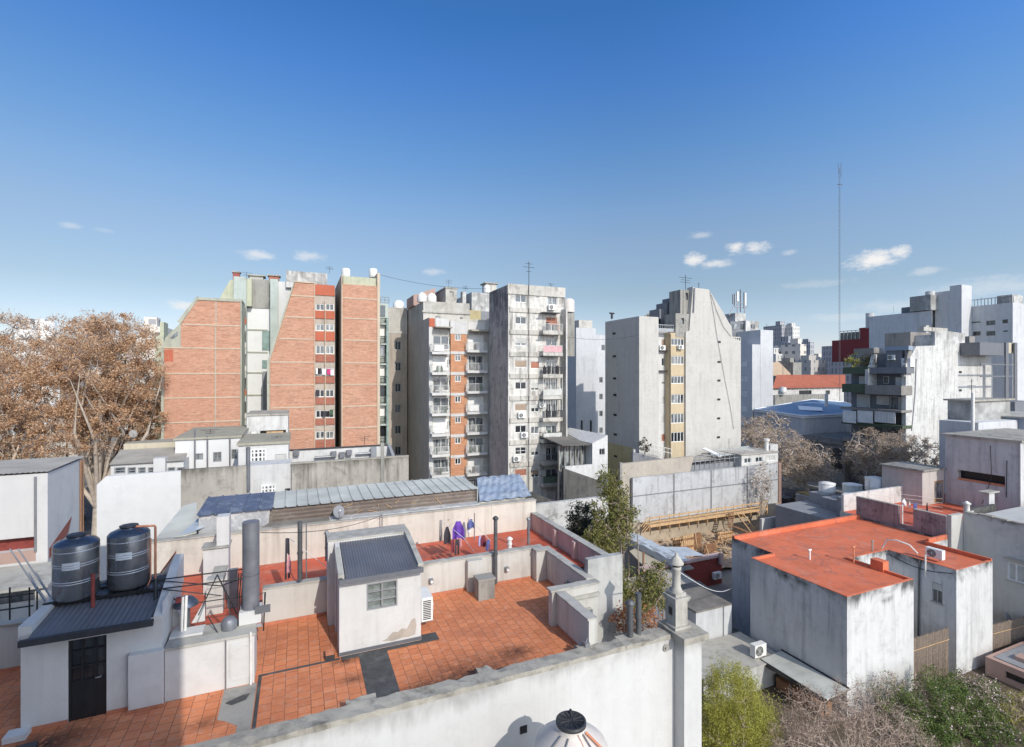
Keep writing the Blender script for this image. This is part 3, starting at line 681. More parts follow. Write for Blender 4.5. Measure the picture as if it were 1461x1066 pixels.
t1 = steel_tank((-5.27, 16.35, 14.27), .475, 1.42, 'left of the two steel water tanks, fully in shade')
t2 = steel_tank((-4.22, 16.6, 14.27), .475, 1.46, 'right steel water tank with an orange pipe down its side')
b = MB()
for y in (16.1, 16.75): b.box(-5.85, -3.3, y-.04, y+.04, 14.17, 14.255)
for x in (-5.6, -4.95, -4.5, -3.85): b.box(x-.03, x+.03, 16.0, 16.9, 14.205, 14.262)
b.build('tank_stand', 'black_metal', None, 'black steel beams carrying the two steel water tanks', 'stand')
b = MB(); b.tube([(-4.25,16.55,15.85),(-3.62,16.5,15.82),(-3.6,16.5,15.78),(-3.6,16.5,14.32)], .03); b.tube([(-3.7,16.45,15.5),(-3.7,16.45,14.4),(-3.7,16.2,14.3)], .022)
b.build('water_pipe', 'rust_pipe', None, 'orange water pipe bent down the right side of a steel tank', 'pipe')
MB().tube([(-4.75,15.75,14.95),(-4.75,15.75,14.12)], [.045,.045], 10).build('vent_pipe', 'red_paint', None, 'dark red pipe stub between the two steel water tanks', 'pipe')
# big flue
p = PD(358, 880, 13.9); FX, FY_ = p[0], p[1]
FL = thing('flue', 'big grey sheet metal flue standing on the cistern block', 'chimney', (FX, FY_, 13.15))
MB().lathe((FX, FY_, 13.15), [(.215, .35), (.215, 2.74)], 28).build('duct', 'duct_grey', FL)
MB().lathe((FX, FY_, 13.15), [(.222, 1.28), (.226, 1.30), (.222, 1.33)], 28).build('band', 'flash_grey', FL)
MB().box(FX-.27, FX+.27, FY_-.25, FY_+.25, 13.155, 13.5).build('base_box', 'white_clean', FL)
MB().box(FX+.12, FX+.5, FY_-.3, FY_-.26, 13.42, 13.62).build('flap', 'flash_grey', FL)
# second small box with a lid (extractor hood) left of the flue, and pipe frames
EX = thing('extractor', 'blue-grey extractor cowl on black posts behind the cistern block', 'ventilator', (-2.78, 15.95, 13.15))
xc, yc = -2.78, 15.9
MB().lathe((xc, yc, 13.15), [(.30, .60), (.29, .66), (.16, .80), (.02, .86)], 18).build('cowl', 'tank_dark', EX)
MB().lathe((xc, yc, 13.15), [(.10, -.05), (.10, .60)], 14).build('duct', 'dark_pipe', EX)
b = MB(); b.prism([(xc-.34,yc+.1,13.16),(xc-.02,yc+.1,13.16),(xc-.34,yc+.1,13.8)], (0,.05,0)); b.prism([(xc+.1,yc+.15,13.16),(xc+.42,yc+.15,13.16),(xc+.42,yc+.15,13.75)], (0,.05,0)); b.build('cheek', 'white_clean', EX)
b = MB()
A = [PY(222, 828, 15.9), PY(348, 812, 15.9)]; B = [PY(215, 842, 15.6), PY(346, 826, 15.6)]
b.tube(A, .018, 6); b.tube(B, .018, 6); b.tube([A[0], PY(315, 836, 15.9), PY(345, 825, 15.6)], .014, 6); b.tube([PY(225,840,15.6), PY(316,850,15.6)], .014, 6)
b.tube([PY(222,826,15.9), PY(222,920,15.2)], .045, 8); b.tube([PY(226, 830, 15.9), PY(252, 858, 15.9)], .016, 6); b.tube([PY(268, 862, 15.9), PY(345, 851, 15.9)], .014, 6)
for s in (-1, 1):
    b.tube([PY(310, 820, 15.7), PY(310+s*14, 850, 15.7), PY(310+s*27-(4 if s > 0 else 0), 878+(30 if s > 0 else 0)*.8, 15.3)], .016, 6)
b.tube([PY(310, 820, 15.9), PY(338, 876, 15.9)], .016, 6); b.tube([PY(297, 880, 15.3), PY(315, 910, 15.2), PY(340, 900, 15.2)], .014, 6)
for x in (341, 344, 347): b.tube([PY(x, 818, 15.75), PY(x-2, 850, 15.75), PY(x-1, 905, 15.3)], .016, 6)
b.build('pipe_rack', 'frame_black', None, 'black steel pipe frame spanning between the tanks and the big flue', 'frame')
b = MB()
for x, y0, y1 in ((261, 852, 905), (266, 850, 903)): b.tube([PY(x, y0, 15.6), PY(x-2, y1, 15.6)], .035, 8)
b.build('pipe_pair', 'pvc_white', None, 'pair of white pipes with a red valve beside the cistern block', 'pipe')
bx(*sum([[a-.06, a+.06] for a in PY(255, 856, 15.6)], [])).build('valve', 'red_paint', None, 'small red valve by the white pipes', 'valve')
b = MB(); c = PY(327, 892, 15.35); b.lathe((c[0], c[1], 13.155), [(.19, 0), (.19, .2), (.13, .29), (.03, .32)], 16); b.build('vent_cowl', 'duct_grey', None, 'small round grey vent cowl in front of the big flue', 'ventilator')
b = MB(); b.tube([PY(378, 846, 16.0), PY(376, 900, 16.0)], .02, 6); b.tube([PY(370, 848, 16.0), PY(379, 845, 16.0), PY(378, 862, 16.0)], .016, 6)
b.build('pipe_bracket', 'frame_black', None, 'thin black pipe loop right of the big flue', 'pipe')
# inclined louvre panel leaning on the chimney stack
b = MB(); q = [PY(306, 810, 20.6), PY(326, 808, 20.6), PY(319, 824, 20.0), PY(300, 827, 20.0)]; b.prism(q, (0, 0, .05)); o = b.build('slab_cover', 'cement', None, 'tilted grey slab cover in front of the white stepped chimney', 'cover')
b = MB(); xa, xb = XY(294, 19.6), XY(318, 19.6)
for k in range(4): b.box(xa, xb, 19.6, 20.0, ZF+.02+k*.3, ZF+.3+k*.3)
b.build('stack_base', 'cream_low', None, 'cream masonry base of ribs below the white stepped chimney', 'chimney base')
MB().box(xb+.1, xb+.4, 19.9, 20.2, ZF+.02, ZF+1.3).build('meter_box', 'duct_grey', None, 'tall grey metal box right of the cream chimney base', 'box')

# pipes and small things on the terrace
def vpipe(name, x, yb, yt, Y, r, mat, label, cap=None, cat='pipe'):
    a = PY(x, yb, Y); z1 = ZY(x, yt, Y)
    b = MB(); b.tube([(a[0], Y, a[2]), (a[0], Y, z1)], r, 12)
    for f in (.45,): b.tube([(a[0], Y, a[2]+(z1-a[2])*f), (a[0], Y, a[2]+(z1-a[2])*f+.06)], r*1.25, 12)
    o = b.build(name, mat, None, label, cat)
    if cap: MB().lathe((a[0], Y, z1), [(r*1.5, .0), (r*1.6, .05), (r*.6, .12)], 12).build('cap', cap, o)
    return o
vpipe('vent_pipe', 707, 833, 741, 17.95, .075, 'dark_pipe', 'dark vent pipe standing right of the concrete box on the orange terrace', 'flash_dark')
vpipe('vent_pipe', 428, 828, 744, 18.02, .075, 'dark_pipe', 'dark vent pipe behind the low wall left of the shed', None)
vpipe('vent_pipe', 466, 800, 762, 18.22, .05, 'duct_grey', 'grey vent pipe with round cap at the left rear corner of the shed', 'duct_grey')
vpipe('vent_pipe', 899, 912, 862, 12.28, .095, 'dark_pipe', 'shorter black pipe on the parapet near the conical chimney', 'dark_pipe')
vpipe('vent_pipe', 911, 908, 846, 12.32, .085, 'dark_pipe', 'taller black pipe on the parapet near the conical chimney', None)
vpipe('vent_pipe', 754, 777, 742, 20.6, .06, 'duct_grey', 'thin grey vent pipe in the far right corner of the red terrace', 'duct_grey')
vpipe('vent_pipe', 727, 783, 770, 20.2, .09, 'pvc_white', 'short white vent stub on the red terrace', 'pvc_white')
b = bx(*[v for p in zip((PZ(676, 850, ZF)[0], 17.0, ZF+.013), (PZ(676, 850, ZF)[0]+.62, 17.45, ZF+.72)) for v in p])
o = b.build('concrete_box', 'conc_dark', None, 'weathered concrete box against the low terrace wall', 'box')
x = PZ(676, 850, ZF)[0]; MB().box(x-.03, x+.65, 16.96, 17.5, ZF+.722, ZF+.78).build('lid', 'cement', o)
for x, y, l in ((615, 829, 'small wall light above the air conditioner on the low terrace wall'), (723, 812, 'small wall light on the low terrace wall right of the tall pipe')):
    a = PY(x, y, 18.06); t = thing('wall_light', l, 'lamp', a); MB().box(a[0]-.07, a[0]+.07, 17.98, 18.097, a[2]-.09, a[2]+.09).build('housing', 'grey_metal', t); MB().tube([(a[0], 17.975, a[2]), (a[0], 17.93, a[2])], .05, 10).build('lens', 'shutter_white', t)
for x, y, X, l in ((812, 833, 9.03, 'small floodlight on the inner side of the right terrace wall'), (840, 918, 7.68, 'small floodlight low on the wall nearest the parapet')):
    a = PX(x, y, X); MB().box(X-.16, X-.01, a[1]-.09, a[1]+.09, a[2]-.09, a[2]+.06).tube([(X-.1, a[1], a[2]+.06), (X-.04, a[1], a[2]+.16)], .02).build('floodlight', 'grey_metal', None, l, 'lamp')
a = PY(950, 924, 11.96); MB().tube([(a[0], 11.95, a[2]), (a[0], 11.93, a[2])], .11, 14).tube([(a[0]-.03, 11.94, a[2]+.02), (a[0]-.03, 11.87, a[2]+.02)], .035, 8).build('wall_vent', 'cement', None, 'round vent on the white party wall left of the pilaster', 'vent')
b = MB(); x0 = PZ(482, 935, ZF); b.box(x0[0]-.35, x0[0]-.1, 15.15, 15.5, ZF+.013, ZF+.16); o = b.build('drain_grate', 'flash_dark', None, 'rusty drain grate by the front left foot of the shed', 'grate')
b = MB()
for i in range(4): b.box(x0[0]-.34, x0[0]-.11, 15.17+i*.085, 15.21+i*.085, ZF+.162, ZF+.18)
b.build('bar', 'rust_pipe', o)
# chimney with the conical cap on the wall end
c = (10.72, 12.15, 12.25)
CP = thing('cowl_chimney', 'ornate stone chimney with a conical cap at the end of the parapet', 'chimney', c)
b = MB(); b.box(c[0]-.23, c[0]+.23, 11.95, 12.41, 12.252, 13.05); b.box(c[0]-.26, c[0]+.26, 11.92, 12.44, 13.05, 13.12); b.box(c[0]-.29, c[0]+.29, 11.89, 12.47, 13.12, 13.2); b.box(c[0]-.2, c[0]+.2, 11.98, 12.38, 13.2, 13.3)
b.box(c[0]-.3, c[0]+.3, 11.88, 12.48, 12.252, 12.33); b.build('pedestal', 'stone_pier', CP)
MB().box(c[0]-.234, c[0]-.232, 12.1, 12.26, 12.62, 12.86).build('vent_hole', 'black_metal', CP)
MB().lathe((c[0], 12.18, 13.3), [(.19, 0), (.145, .1), (.125, .16), (.125, .66), (.145, .68), (.145, .74), (.12, .76)], 20).build('shaft', 'stone_pier', CP)
b = MB().lathe((c[0], 12.18, 14.08), [(.115, -.02), (.115, .1)], 10); b.build('throat', 'black_metal', CP)
MB().lathe((c[0], 12.18, 14.14), [(.21, 0), (.22, .04), (.11, .20), (.045, .26), (.05, .30), (.01, .35)], 20).build('cap', 'stone_pier', CP)
# leaning stuff: cable from chimney to the red-roofed house
b = MB(); p0 = Vector((10.8, 12.3, 13.9)); p1 = Vector(PX(1046, 838, 31.5)); b.tube([tuple(p0.lerp(p1, i/10) - Vector((0, 0, .5*math.sin(math.pi*i/10)))) for i in range(11)], .018, 5); b.build('cable', 'rail_white', None, 'pale cable strung from the conical chimney to the red-roofed house', 'cable')

# foreground plastic tank on a low annex below the view
MB().box(4.9, 6.55, 9.15, 10.75, 8.202, 10.096).build('tank_plinth', 'cement', None, 'square masonry base under the beige plastic tank', 'base')
AN = MB().box(2.5, 9.2, 6.2, 11.0, 0, 8.2).build('annex', 'white_clean', None, 'low white annex roof below the party wall carrying a beige tank', 'building')
c = (5.72, 9.95, 10.10)
TK = thing('water_tank', 'beige plastic water tank with black lid in front of the white party wall', 'water tank', c)
MB().lathe(c, [(.80, 0), (.84, .05), (.84, .5), (.86, .53), (.84, .56), (.84, 1.1), (.86, 1.13), (.84, 1.16), (.84, 1.42), (.80, 1.5), (.36, 1.80), (.33, 1.83), (.33, 1.97)], 56).build('body', 'tank_beige', TK)
l = MB().lathe(c, [(.345, 1.93), (.345, 2.0), (.30, 2.02), (.29, 2.0), (.02, 2.0)], 40)
for k in range(12): l.tube([(c[0]+.05*math.cos(k*math.pi/6), c[1]+.05*math.sin(k*math.pi/6), c[2]+2.005), (c[0]+.28*math.cos(k*math.pi/6), c[1]+.28*math.sin(k*math.pi/6), c[2]+2.012)], .012, 5)
ld = l.build('lid', 'lid_black', TK); MB().tube([(c[0]+.1, c[1]+.2, c[2]+2.0), (c[0]+.1, c[1]+.2, c[2]+2.1)], .03).build('knob', 'lid_black', ld)
b = MB()
for k in range(0):
    a = k*math.pi/5+.2; b.tube([(c[0]+.37*math.cos(a), c[1]+.37*math.sin(a), c[2]+1.80), (c[0]+.79*math.cos(a), c[1]+.79*math.sin(a), c[2]+1.512)], .014, 5)
b = MB()
for a0 in (-2.25, -2.75): b.tube([(c[0]+.36*math.cos(a0), c[1]+.36*math.sin(a0), c[2]+1.83), (c[0]+.6*math.cos(a0-.1), c[1]+.6*math.sin(a0-.1), c[2]+1.66), (c[0]+.86*math.cos(a0-.15), c[1]+.86*math.sin(a0-.15), c[2]+1.48), (c[0]+.9*math.cos(a0-.15), c[1]+.9*math.sin(a0-.15), c[2]+.4)], .018, 6)
b.tube([(c[0]+.34*math.cos(-1.2), c[1]+.34*math.sin(-1.2), c[2]+1.86), (c[0]+.88*math.cos(-1.25), c[1]+.88*math.sin(-1.25), c[2]+1.5), (c[0]+.89*math.cos(-1.25), c[1]+.89*math.sin(-1.25), c[2]+.4)], .016, 6)
b.build('strap', 'flash_grey', TK)
MB().tube([(c[0]+.36*math.cos(-.95), c[1]+.36*math.sin(-.95), c[2]+1.86), (c[0]+.93*math.cos(-.9), c[1]+.93*math.sin(-.9), c[2]+1.5), (c[0]+.93*math.cos(-.9), c[1]+.93*math.sin(-.9), c[2]+.2)], .03, 8).build('inlet_pipe', 'rust_pipe', TK)
MB().tube([(c[0]-.02, c[1]-.34, c[2]+1.9), (c[0]+.03, c[1]-.4, c[2]+1.78), (c[0]+.04, c[1]-.86, c[2]+1.46)], .008, 5).build('cord', 'rust_pipe', TK)
MB().box(5.35, 5.55, 11.955, 11.966, 10.55, 10.75).build('wall_hatch', 'black_metal', None, 'small black square opening in the party wall beside the tank', 'vent')
# dark debris in the bottom left corner of the terrace
b = MB(); b.prism([(-5.8,14.3,ZF+.013),(-5.3,14.35,ZF+.013),(-5.2,13.7,ZF+.013),(-5.9,13.4,ZF+.013)], (0,0,.04)); b.build('tar_patch', 'cement_dark', T)

# ---- laundry
def cloth(name, mat, x, yt, yb, wpx, Y, label, shape='shirt', group='laundry on the red terrace'):
    a = PY(x, yt, Y); z1 = a[2]; z0 = ZY(x, yb, Y); w = wpx/FP*Y/ray(x, 600)[1]; ang = random.uniform(-.5, .5)
    b = MB(); n = 10; m = 8; vs = []; ph = random.uniform(0, 6)
    prof = {'shirt': lambda t: .35+.65*min(1, t*2.2), 'towel': lambda t: .85+.1*t, 'trousers': lambda t: .55+.2*t, 'cone': lambda t: .15+.85*t}[shape]
    for side in (0, 1):
        for j in range(m+1):
            t = j/m
            for i in range(n+1):
                u = (i/n-.5)*w*prof(t); d = .05*math.sin(u*22+ph)*(.3+t) + side*.03
                vs.append((a[0]+u*math.cos(ang)-d*math.sin(ang), Y+u*math.sin(ang)+d*math.cos(ang), z1-(z1-z0)*t - (.04*math.sin(i*2.1+ph) if j == m else 0)))
    K = (n+1)*(m+1); fs = []
    for side in (0, 1):
        for j in range(m):
            for i in range(n): 
                q = side*K+j*(n+1)+i
                if shape == 'trousers' and t and j > 2 and i in (4, 5): continue
                fs.append((q, q+1, q+n+2, q+n+1))
    b.add(vs, fs, 0, True)
    return b.build(name, mat, None, label, 'laundry', group)
for a in (('jacket','cloth_purple',654,744,770,17,20.6,'bright purple jacket hanging above the red terrace','shirt'),
          ('trousers','cloth_grey',629,742,772,6,21.3,'grey trousers hanging leftmost on the red terrace line','trousers'),
          ('shirt','cloth_dark',638,752,776,10,20.9,'dark shirt left of the purple jacket','shirt'),
          ('trousers','cloth_dark',652,770,792,9,20.0,'black trousers hanging below the purple jacket','trousers'),
          ('towel','cloth_pink',655,768,780,8,20.3,'pale pink cloth under the purple jacket','towel'),
          ('shirt','cloth_grey',662,745,768,6,20.8,'grey shirt right behind the purple jacket','shirt'),
          ('shirt','cloth_blue',672,741,754,9,21.2,'navy shirt at the top of the right clothes line','shirt'),
          ('towel','cloth_white',669,744,760,5,21.3,'white towel by the navy shirt','towel'),
          ('shirt','cloth_maroon',690,764,780,7,20.4,'maroon shirt in the middle of the right clothes line','shirt'),
          ('shirt','cloth_lilac',685,764,778,6,20.5,'pale lilac shirt left of the maroon one','shirt'),
          ('trousers','cloth_blue',697,770,785,9,20.1,'blue jeans at the low end of the right clothes line','trousers'),
          ('towel','cloth_maroon',646,770,789,5,19.9,'maroon towel hanging left of the black trousers','towel'),
          ('dress','cloth_dark',410,768,826,9,19.6,'long dark patterned dress on the red floor left of the shed','trousers'),
          ('towel','cloth_pink',412,792,818,6,19.4,'pink striped towel beside the long dark dress','shirt')):
    cloth(*a)
b = MB()
for q in ((PY(630, 742, 21.3), PY(662, 768, 20.2), PY(680, 792, 19.5)), (PY(671, 740, 21.3), PY(700, 772, 20.0)), (PY(654, 742, 20.6), PY(640, 752, 20.9)), (PY(410, 766, 19.6), PY(470, 812, 18.4), PY(590, 800, 18.4))): b.tube(q, .01, 5)
b.build('clothes_line', 'rail_white', None, 'thin sagging clothes lines across the red terrace', 'clothes line')
b = MB()
for x, yt, yb, Y in ((545, 734, 765, 23.6), (677, 732, 770, 23.3), (437, 745, 812, 19.5)): b.tube([PY(x, yt, Y), (PY(x, yt, Y)[0], Y, ZF)], .025, 6)
b.build('line_post', 'grey_metal', None, 'thin grey posts holding the clothes lines', 'post')
# =============== left neighbour
Y0 = 24.0; xc = XY(68, Y0); zt = ZY(68, 675, Y0)
NB = thing('corner_house', 'white flat-topped house with a terracotta band at the left edge', 'house', (xc-4, Y0+2, 0))
fr = ('F', Y0); h1 = (XY(-60, Y0), XY(51, Y0), ZY(25, 787, Y0), ZY(25, 768, Y0))
fl = ('R', xc); h2 = (Y0+.5, Y0+2.6, ZX(85, 775, xc), ZX(90, 752, xc))
MB().bldg(xc-9, xc, Y0, Y0+3.4, 0, zt, [h1], [], [], .5).build('wall', 'white_clean', NB)
b = MB(); b.corr((xc-9.1, Y0-.1, zt+.06), (xc+.05, Y0-.1, zt+.06), (xc+.05, Y0+3.5, zt+.1), (xc-9.1, Y0+3.5, zt+.1), 60, .025); b.build('roof', 'fibro', NB)
MB().box(xc-9, XY(51, Y0), Y0-.012, Y0-.002, ZY(25, 803, Y0), ZY(25, 787, Y0)).build('band', 'clay_wall', NB)
MB().box(h1[0], h1[1], Y0+.3, Y0+.36, h1[2], h1[3]).build('opening', 'red_paint', NB)
q = [PX(84, 780, xc+.01), PX(104, 752, xc+.01), PX(104, 735, xc+.01), (xc+.01, PX(104,735,xc)[1], PX(104,735,xc)[2])]
b = MB(); b.prism([(xc+.003, PX(70,783,xc)[1], PX(70,783,xc)[2]), (xc+.003, PX(102,735,xc)[1], PX(102,737,xc)[2]), (xc+.003, PX(97,755,xc)[1], PX(97,760,xc)[2]), (xc+.003, PX(70,790,xc)[1], PX(70,797,xc)[2])], (.01,0,0)); b.build('opening', 'red_paint', NB)  # flat maroon diagonal laid on the side wall, nothing cut behind it
MB().tube([(XY(51, Y0), Y0-.03, zt-.1), (XY(51, Y0), Y0-.03, ZY(51, 787, Y0))], .04).build('drainpipe', 'grey_metal', NB)
MB().tube([(xc+.05, Y0+2.95, zt), (xc+.05, Y0+2.95, 8)], .035).tube([(xc+.05, Y0+3.2, zt), (xc+.05, Y0+3.2, 8)], .03).build('drainpipe', 'timber_dark', NB)
# lower walls and railings in front of it
LW = thing('low_terrace_wall', 'cream low wall with dark railing left of the stair house', 'wall', (-9, 21.5, 0))
MB().box(-20, XY(68, 21.5), 21.5, 23.9, 0, ZY(34, 840, 21.5)).build('wall', 'cream_low', LW)
MB().box(-20, XY(50,21.5), 21.44, 21.495, ZY(25,858,21.5), ZY(25,846,21.5)).build('window', 'glass_dark', LW); MB().box(-20, XY(70,21.4), 21.3, 23.9, ZY(34,840,21.5)+.003, ZY(34,840,21.5)+.09).build('coping', 'coping_pale', LW)
b = MB()
for z in (ZY(20, 850, 20), ZY(20, 868, 20)): b.tube([(-14, 20, z), (XY(48, 20), 20, z)], .025, 6)
for x in (14, 42, 53): b.tube([PY(x, 838, 20), PY(x, 892, 20)], .022, 6)
b.build('railing', 'frame_black', LW)
b = MB()
for x in (14, 26): b.tube([PY(x, 783, 20.5), PY(x+28, 825, 20), PY(x+50, 858, 18.9)], .022, 6)
b.build('ladder_rail', 'grey_metal', None, 'pair of sloping grey handrails at the left edge behind the stair house', 'handrail')
MB().box(-16, -5.9, 18.4, 21.45, 0, 10.9).build('side_annex', 'mid_grey', None, 'grey flat annex behind the left terrace wall in shade', 'building')

# =============== long sheet metal roof behind the back wall
RB = thing('long_shed', 'long low shed with grey seamed roof over a brown corrugated side', 'shed', (2, 26, 0))
xl, xm, xr = XY(284, 24.6), XY(389, 24.6), XY(679, 24.6)
zb, ze = 13.25, 14.05
b = MB(); b.corr((xm, 24.6, zb), (xr, 24.6, zb), (xr, 24.62, ze), (xm, 24.62, ze), 2, .002)
n = 9
for i in range(n): b.quad((xm, 24.6-.02*(i % 2), zb+(ze-zb)*i/n), (xr, 24.6-.02*(i % 2), zb+(ze-zb)*i/n), (xr, 24.57+.02*(i % 2), zb+(ze-zb)*(i+1)/n), (xm, 24.57+.02*(i % 2), zb+(ze-zb)*(i+1)/n))
b.box(xl, xr, 24.62, 26.8, 0, ze-.02); b.build('side', 'brown_corr', RB)
b = MB(); b.corr((xm, 24.42, ze), (xr+.1, 24.42, ze), (xr-.05, 26.9, 14.25), (xm, 26.9, 14.25), 20, .05, trap=True); b.build('roof', 'panel_grey', RB)
b = MB(); b.corr((xl-.1, 24.36, ze-.01), (xm, 24.36, ze-.01), (xm, 26.85, 14.27), (xl, 26.85, 14.27), 5, .05, trap=True); b.build('roof', 'panel_blue', RB)
b = MB(); b.prism([(xl,24.58,zb-.3),(xm-.2,24.58,zb-.3),(xm-.1,24.58,ze-.02),(xl,24.58,ze-.02)], (0,-.08,0)); b.build('foil_side', 'foil', RB)
b = MB(); b.prism([(xm-.4,24.14,13.325),(XY(470,24.2),24.14,13.325),(XY(470,24.55),24.56,13.36),(xm-.1,24.56,13.4)], (0,0,.03)); b.build('felt_strip', 'felt', RB)
b = MB(); b.prism([(xr+.0,24.45,13.4),(xr+.0,26.8,13.4),(xr+.0,26.8,14.24),(xr+.0,24.45,14.0)], (.06,0,0)); b.build('gable', 'grey_plaster', RB)
b = MB(); x0, x1 = XY(470, 24.2), XY(683, 24.2); b.prism([(x0,24.1,13.325),(x1,24.1,13.325),(x1,24.54,13.37),(x0,24.54,13.37)], (0,0,.03)); b.build('flashing', 'foil', RB)
b = MB()                                                              # straw and cords lying on the brown side
for i in range(14):
    x = random.uniform(xm+1, xr-1); b.tube([(x, 24.53, 13.45+random.random()*.45), (x+random.uniform(-.4,.4), 24.52, 13.4+random.random()*.5)], .012, 4)
b.build('debris', 'timber', RB)
BR = thing('foil_roof', 'blue-grey foil covered roof at the right end of the long shed', 'roof', (10, 25.5, 0))
xa, xb, xc2, xd = XY(684, 24.2), XY(758, 24.2), XY(741, 27.0), XY(680, 27.0)
b = MB(); N = 12
for i in range(N):
    for j in range(6):
        def P(i, j):
            u, v = i/N, j/6; x = (xa+(xb-xa)*u)*(1-v)+(xd+(xc2-xd)*u)*v
            return (x, 24.15+2.85*v, 13.46+.62*v+.035*math.sin(i*2.3+j*1.7)+.05*(1-abs(2*(v*3 % 1)-1)))
        b.quad(P(i,j), P(i+1,j), P(i+1,j+1), P(i,j+1))
b.build('sheet', 'foil_blue', BR); MB().box(xa, xb-.3, 24.3, 27.0, 0, 13.4).build('wall', 'cream_low', BR)
LR = MB(); p = [(XY(218,24.3),24.2,13.15),(XY(281,24.3),24.2,13.38),(XY(281,27),27.0,14.0),(XY(262,27),27.0,13.9)]
LR.prism(p, (0,0,.06)); LR.prism([(p[0][0],24.3,0),(p[1][0],24.3,0),(p[1][0],27,0),(p[1][0]-1,27,0)], (0,0,13.1)); LR.build('lean_to', 'panel_grey', None, 'pale triangular lean-to roof right of the steel tanks', 'roof')
LT = MB(); LT.prism([(p[0][0]+.9,24.18,13.36),(p[1][0]-.03,24.18,13.47),(p[1][0]-.03,25.6,13.78),(p[0][0]+2.2,24.9,13.56)], (0,0,.03)); LT.build('blue_sheet', 'tarp', None, 'faded blue sheet lying on the pale lean-to roof', 'sheet')
# dish and aerial on the back wall
def dish(x, y, Y, r, label, mat='ac_white', rz=0.0):
    c = PY(x, y, Y); t = thing('satellite_dish', label, 'satellite dish', (c[0], c[1], c[2]-r*1.5))
    b = MB(); N = 20; d = Vector((.15+rz, -1, .45)).normalized(); u = d.cross(Vector((0,0,1))).normalized(); v = u.cross(d)
    rings = [(0, -.12), (.5, -.09), (1.0, 0), (1.0, -.02), (.5, -.115), (0, -.145)]
    vs = []
    for rr, dd in rings: vs += [tuple(Vector(c)+d*(dd*r*1.6)+(u*math.cos(2*math.pi*k/N)*.86+v*math.sin(2*math.pi*k/N))*rr*r) for k in range(N)]
    b.add(vs, [(i*N+k, i*N+(k+1) % N, (i+1)*N+(k+1) % N, (i+1)*N+k) for i in range(5) for k in range(N)], 0, True); b.build('reflector', mat, t)
    b = MB(); b.tube([tuple(Vector(c)-v*r*.9), tuple(Vector(c)+d*r*.9)], r*.035, 6); b.tube([tuple(Vector(c)+d*r*.86), tuple(Vector(c)+d*r*1.0)], r*.1, 8); b.build('feed_arm', 'grey_metal', t)
    MB().tube([tuple(Vector(c)-d*r*.2), (c[0]-d.x*r*.3, c[1]-d.y*r*.3, c[2]-r*1.5)], r*.06, 6).build('mast', 'grey_metal', t)
    return t
dish(483.5, 730, 24.0, .29, 'pale grey satellite dish on the back wall in front of the brown corrugated side', 'mid_grey')

# =============== mid-left white houses
Yw = 38.0
def zz(y, x=300, Y=Yw): return ZY(x, y, Y)
GW = MB(); x0, x1, x2 = XY(138, Yw), XY(151, Yw), XY(258, Yw)
GW.prism([(x0,Yw,0),(x2,Yw,0),(x2,Yw,ZY(258,672,Yw)),(x1,Yw,ZY(151,680,Yw)),(x0,Yw,ZY(138,692,Yw))], (0,.3,0))
GW.build('gable_wall', 'glare_white', None, 'brilliant white blank party wall behind the steel tanks', 'wall')
OW = MB(); OW.box(x2+.01, XY(352, Yw), Yw, Yw+.28, 0, ZY(305, 667.5, Yw)); OW.build('old_wall', 'old_grey', None, 'weathered grey-brown wall between white wall and white house', 'wall')
RW = thing('old_wall', 'long weathered grey wall in front of the right-hand brick block', 'wall', (XY(500, Yw), Yw, 0))
MB().box(XY(416, Yw), XY(583, Yw), Yw, Yw+.3, 0, ZY(500, 657, Yw)).build('wall', 'old_grey', RW)
MB().box(XY(416, Yw)-.02, XY(583, Yw)+.02, Yw-.03, Yw+.33, ZY(500,657,Yw)+.002, ZY(500,657,Yw)+.09).build('coping', 'coping', RW)
MB().box(XY(543,Yw), XY(548,Yw), Yw-.07, Yw-.002, 4, ZY(545,632,Yw)).build('pier', 'conc_dark', RW)
# the house with gridded windows
HW = thing('gridded_house', 'white house with two gridded windows between the old walls', 'house', (XY(380, 41), 43, 0))
fr = ('F', 41.0); g1 = hole(fr, 357, 640, 380, 665); g2 = hole(fr, 372, 691, 394, 704); g3 = hole(fr, 393, 648, 408, 663)
zt = ZY(380, 634, 41)
MB().bldg(XY(340,41), XY(411.5,41), 41, 47, 0, zt, [g1, g2, g3], depth=.15).build('wall', 'white_clean', HW)
window(HW, fr, g1, 'grid', 'frame_white', 'glass_dark', .06, n=4, rows=4, t=.12); window(HW, fr, g2, 'grid', 'frame_white', 'glass_dark', .06, n=4, rows=2, t=.12)
b = MB(); b.fbox(fr, g3[0]+.02, g3[1]-.02, g3[2], g3[3]-.02, .05, .1); b.build('door', 'shutter_grey', HW)
MB().box(XY(340,41)-.1, XY(411.5,41)+.1, 40.85, 47, zt+.003, zt+.18).build('roof_edge', 'moss_roof', HW)
MB().prism([(XY(352,Yw),Yw+.3,0),(XY(415.5,Yw),Yw+.3,0),(XY(415.5,Yw),Yw+.3,ZY(415,662,Yw)),(XY(352,Yw),Yw+.3,ZY(353,666,Yw))], (0,2.0,0)).build('front_block', 'white_party', HW)
g2b = hole(('F', Yw+.3), 372, 691, 394, 704)
window(HW, ('F', Yw+.2), g2b, 'grid', 'frame_white', 'glass_dark', .06, n=4, rows=2, t=.12)
MB().tube([PY(354, 638, Yw+.1), PY(354, 700, Yw+.1)], .14, 10).build('drainpipe', 'duct_grey', HW)
MB().box(XY(407,Yw), XY(414,Yw), Yw+.05, Yw+.29, ZY(410,703,Yw), ZY(410,698,Yw)).build('air_vent', 'black_metal', HW)
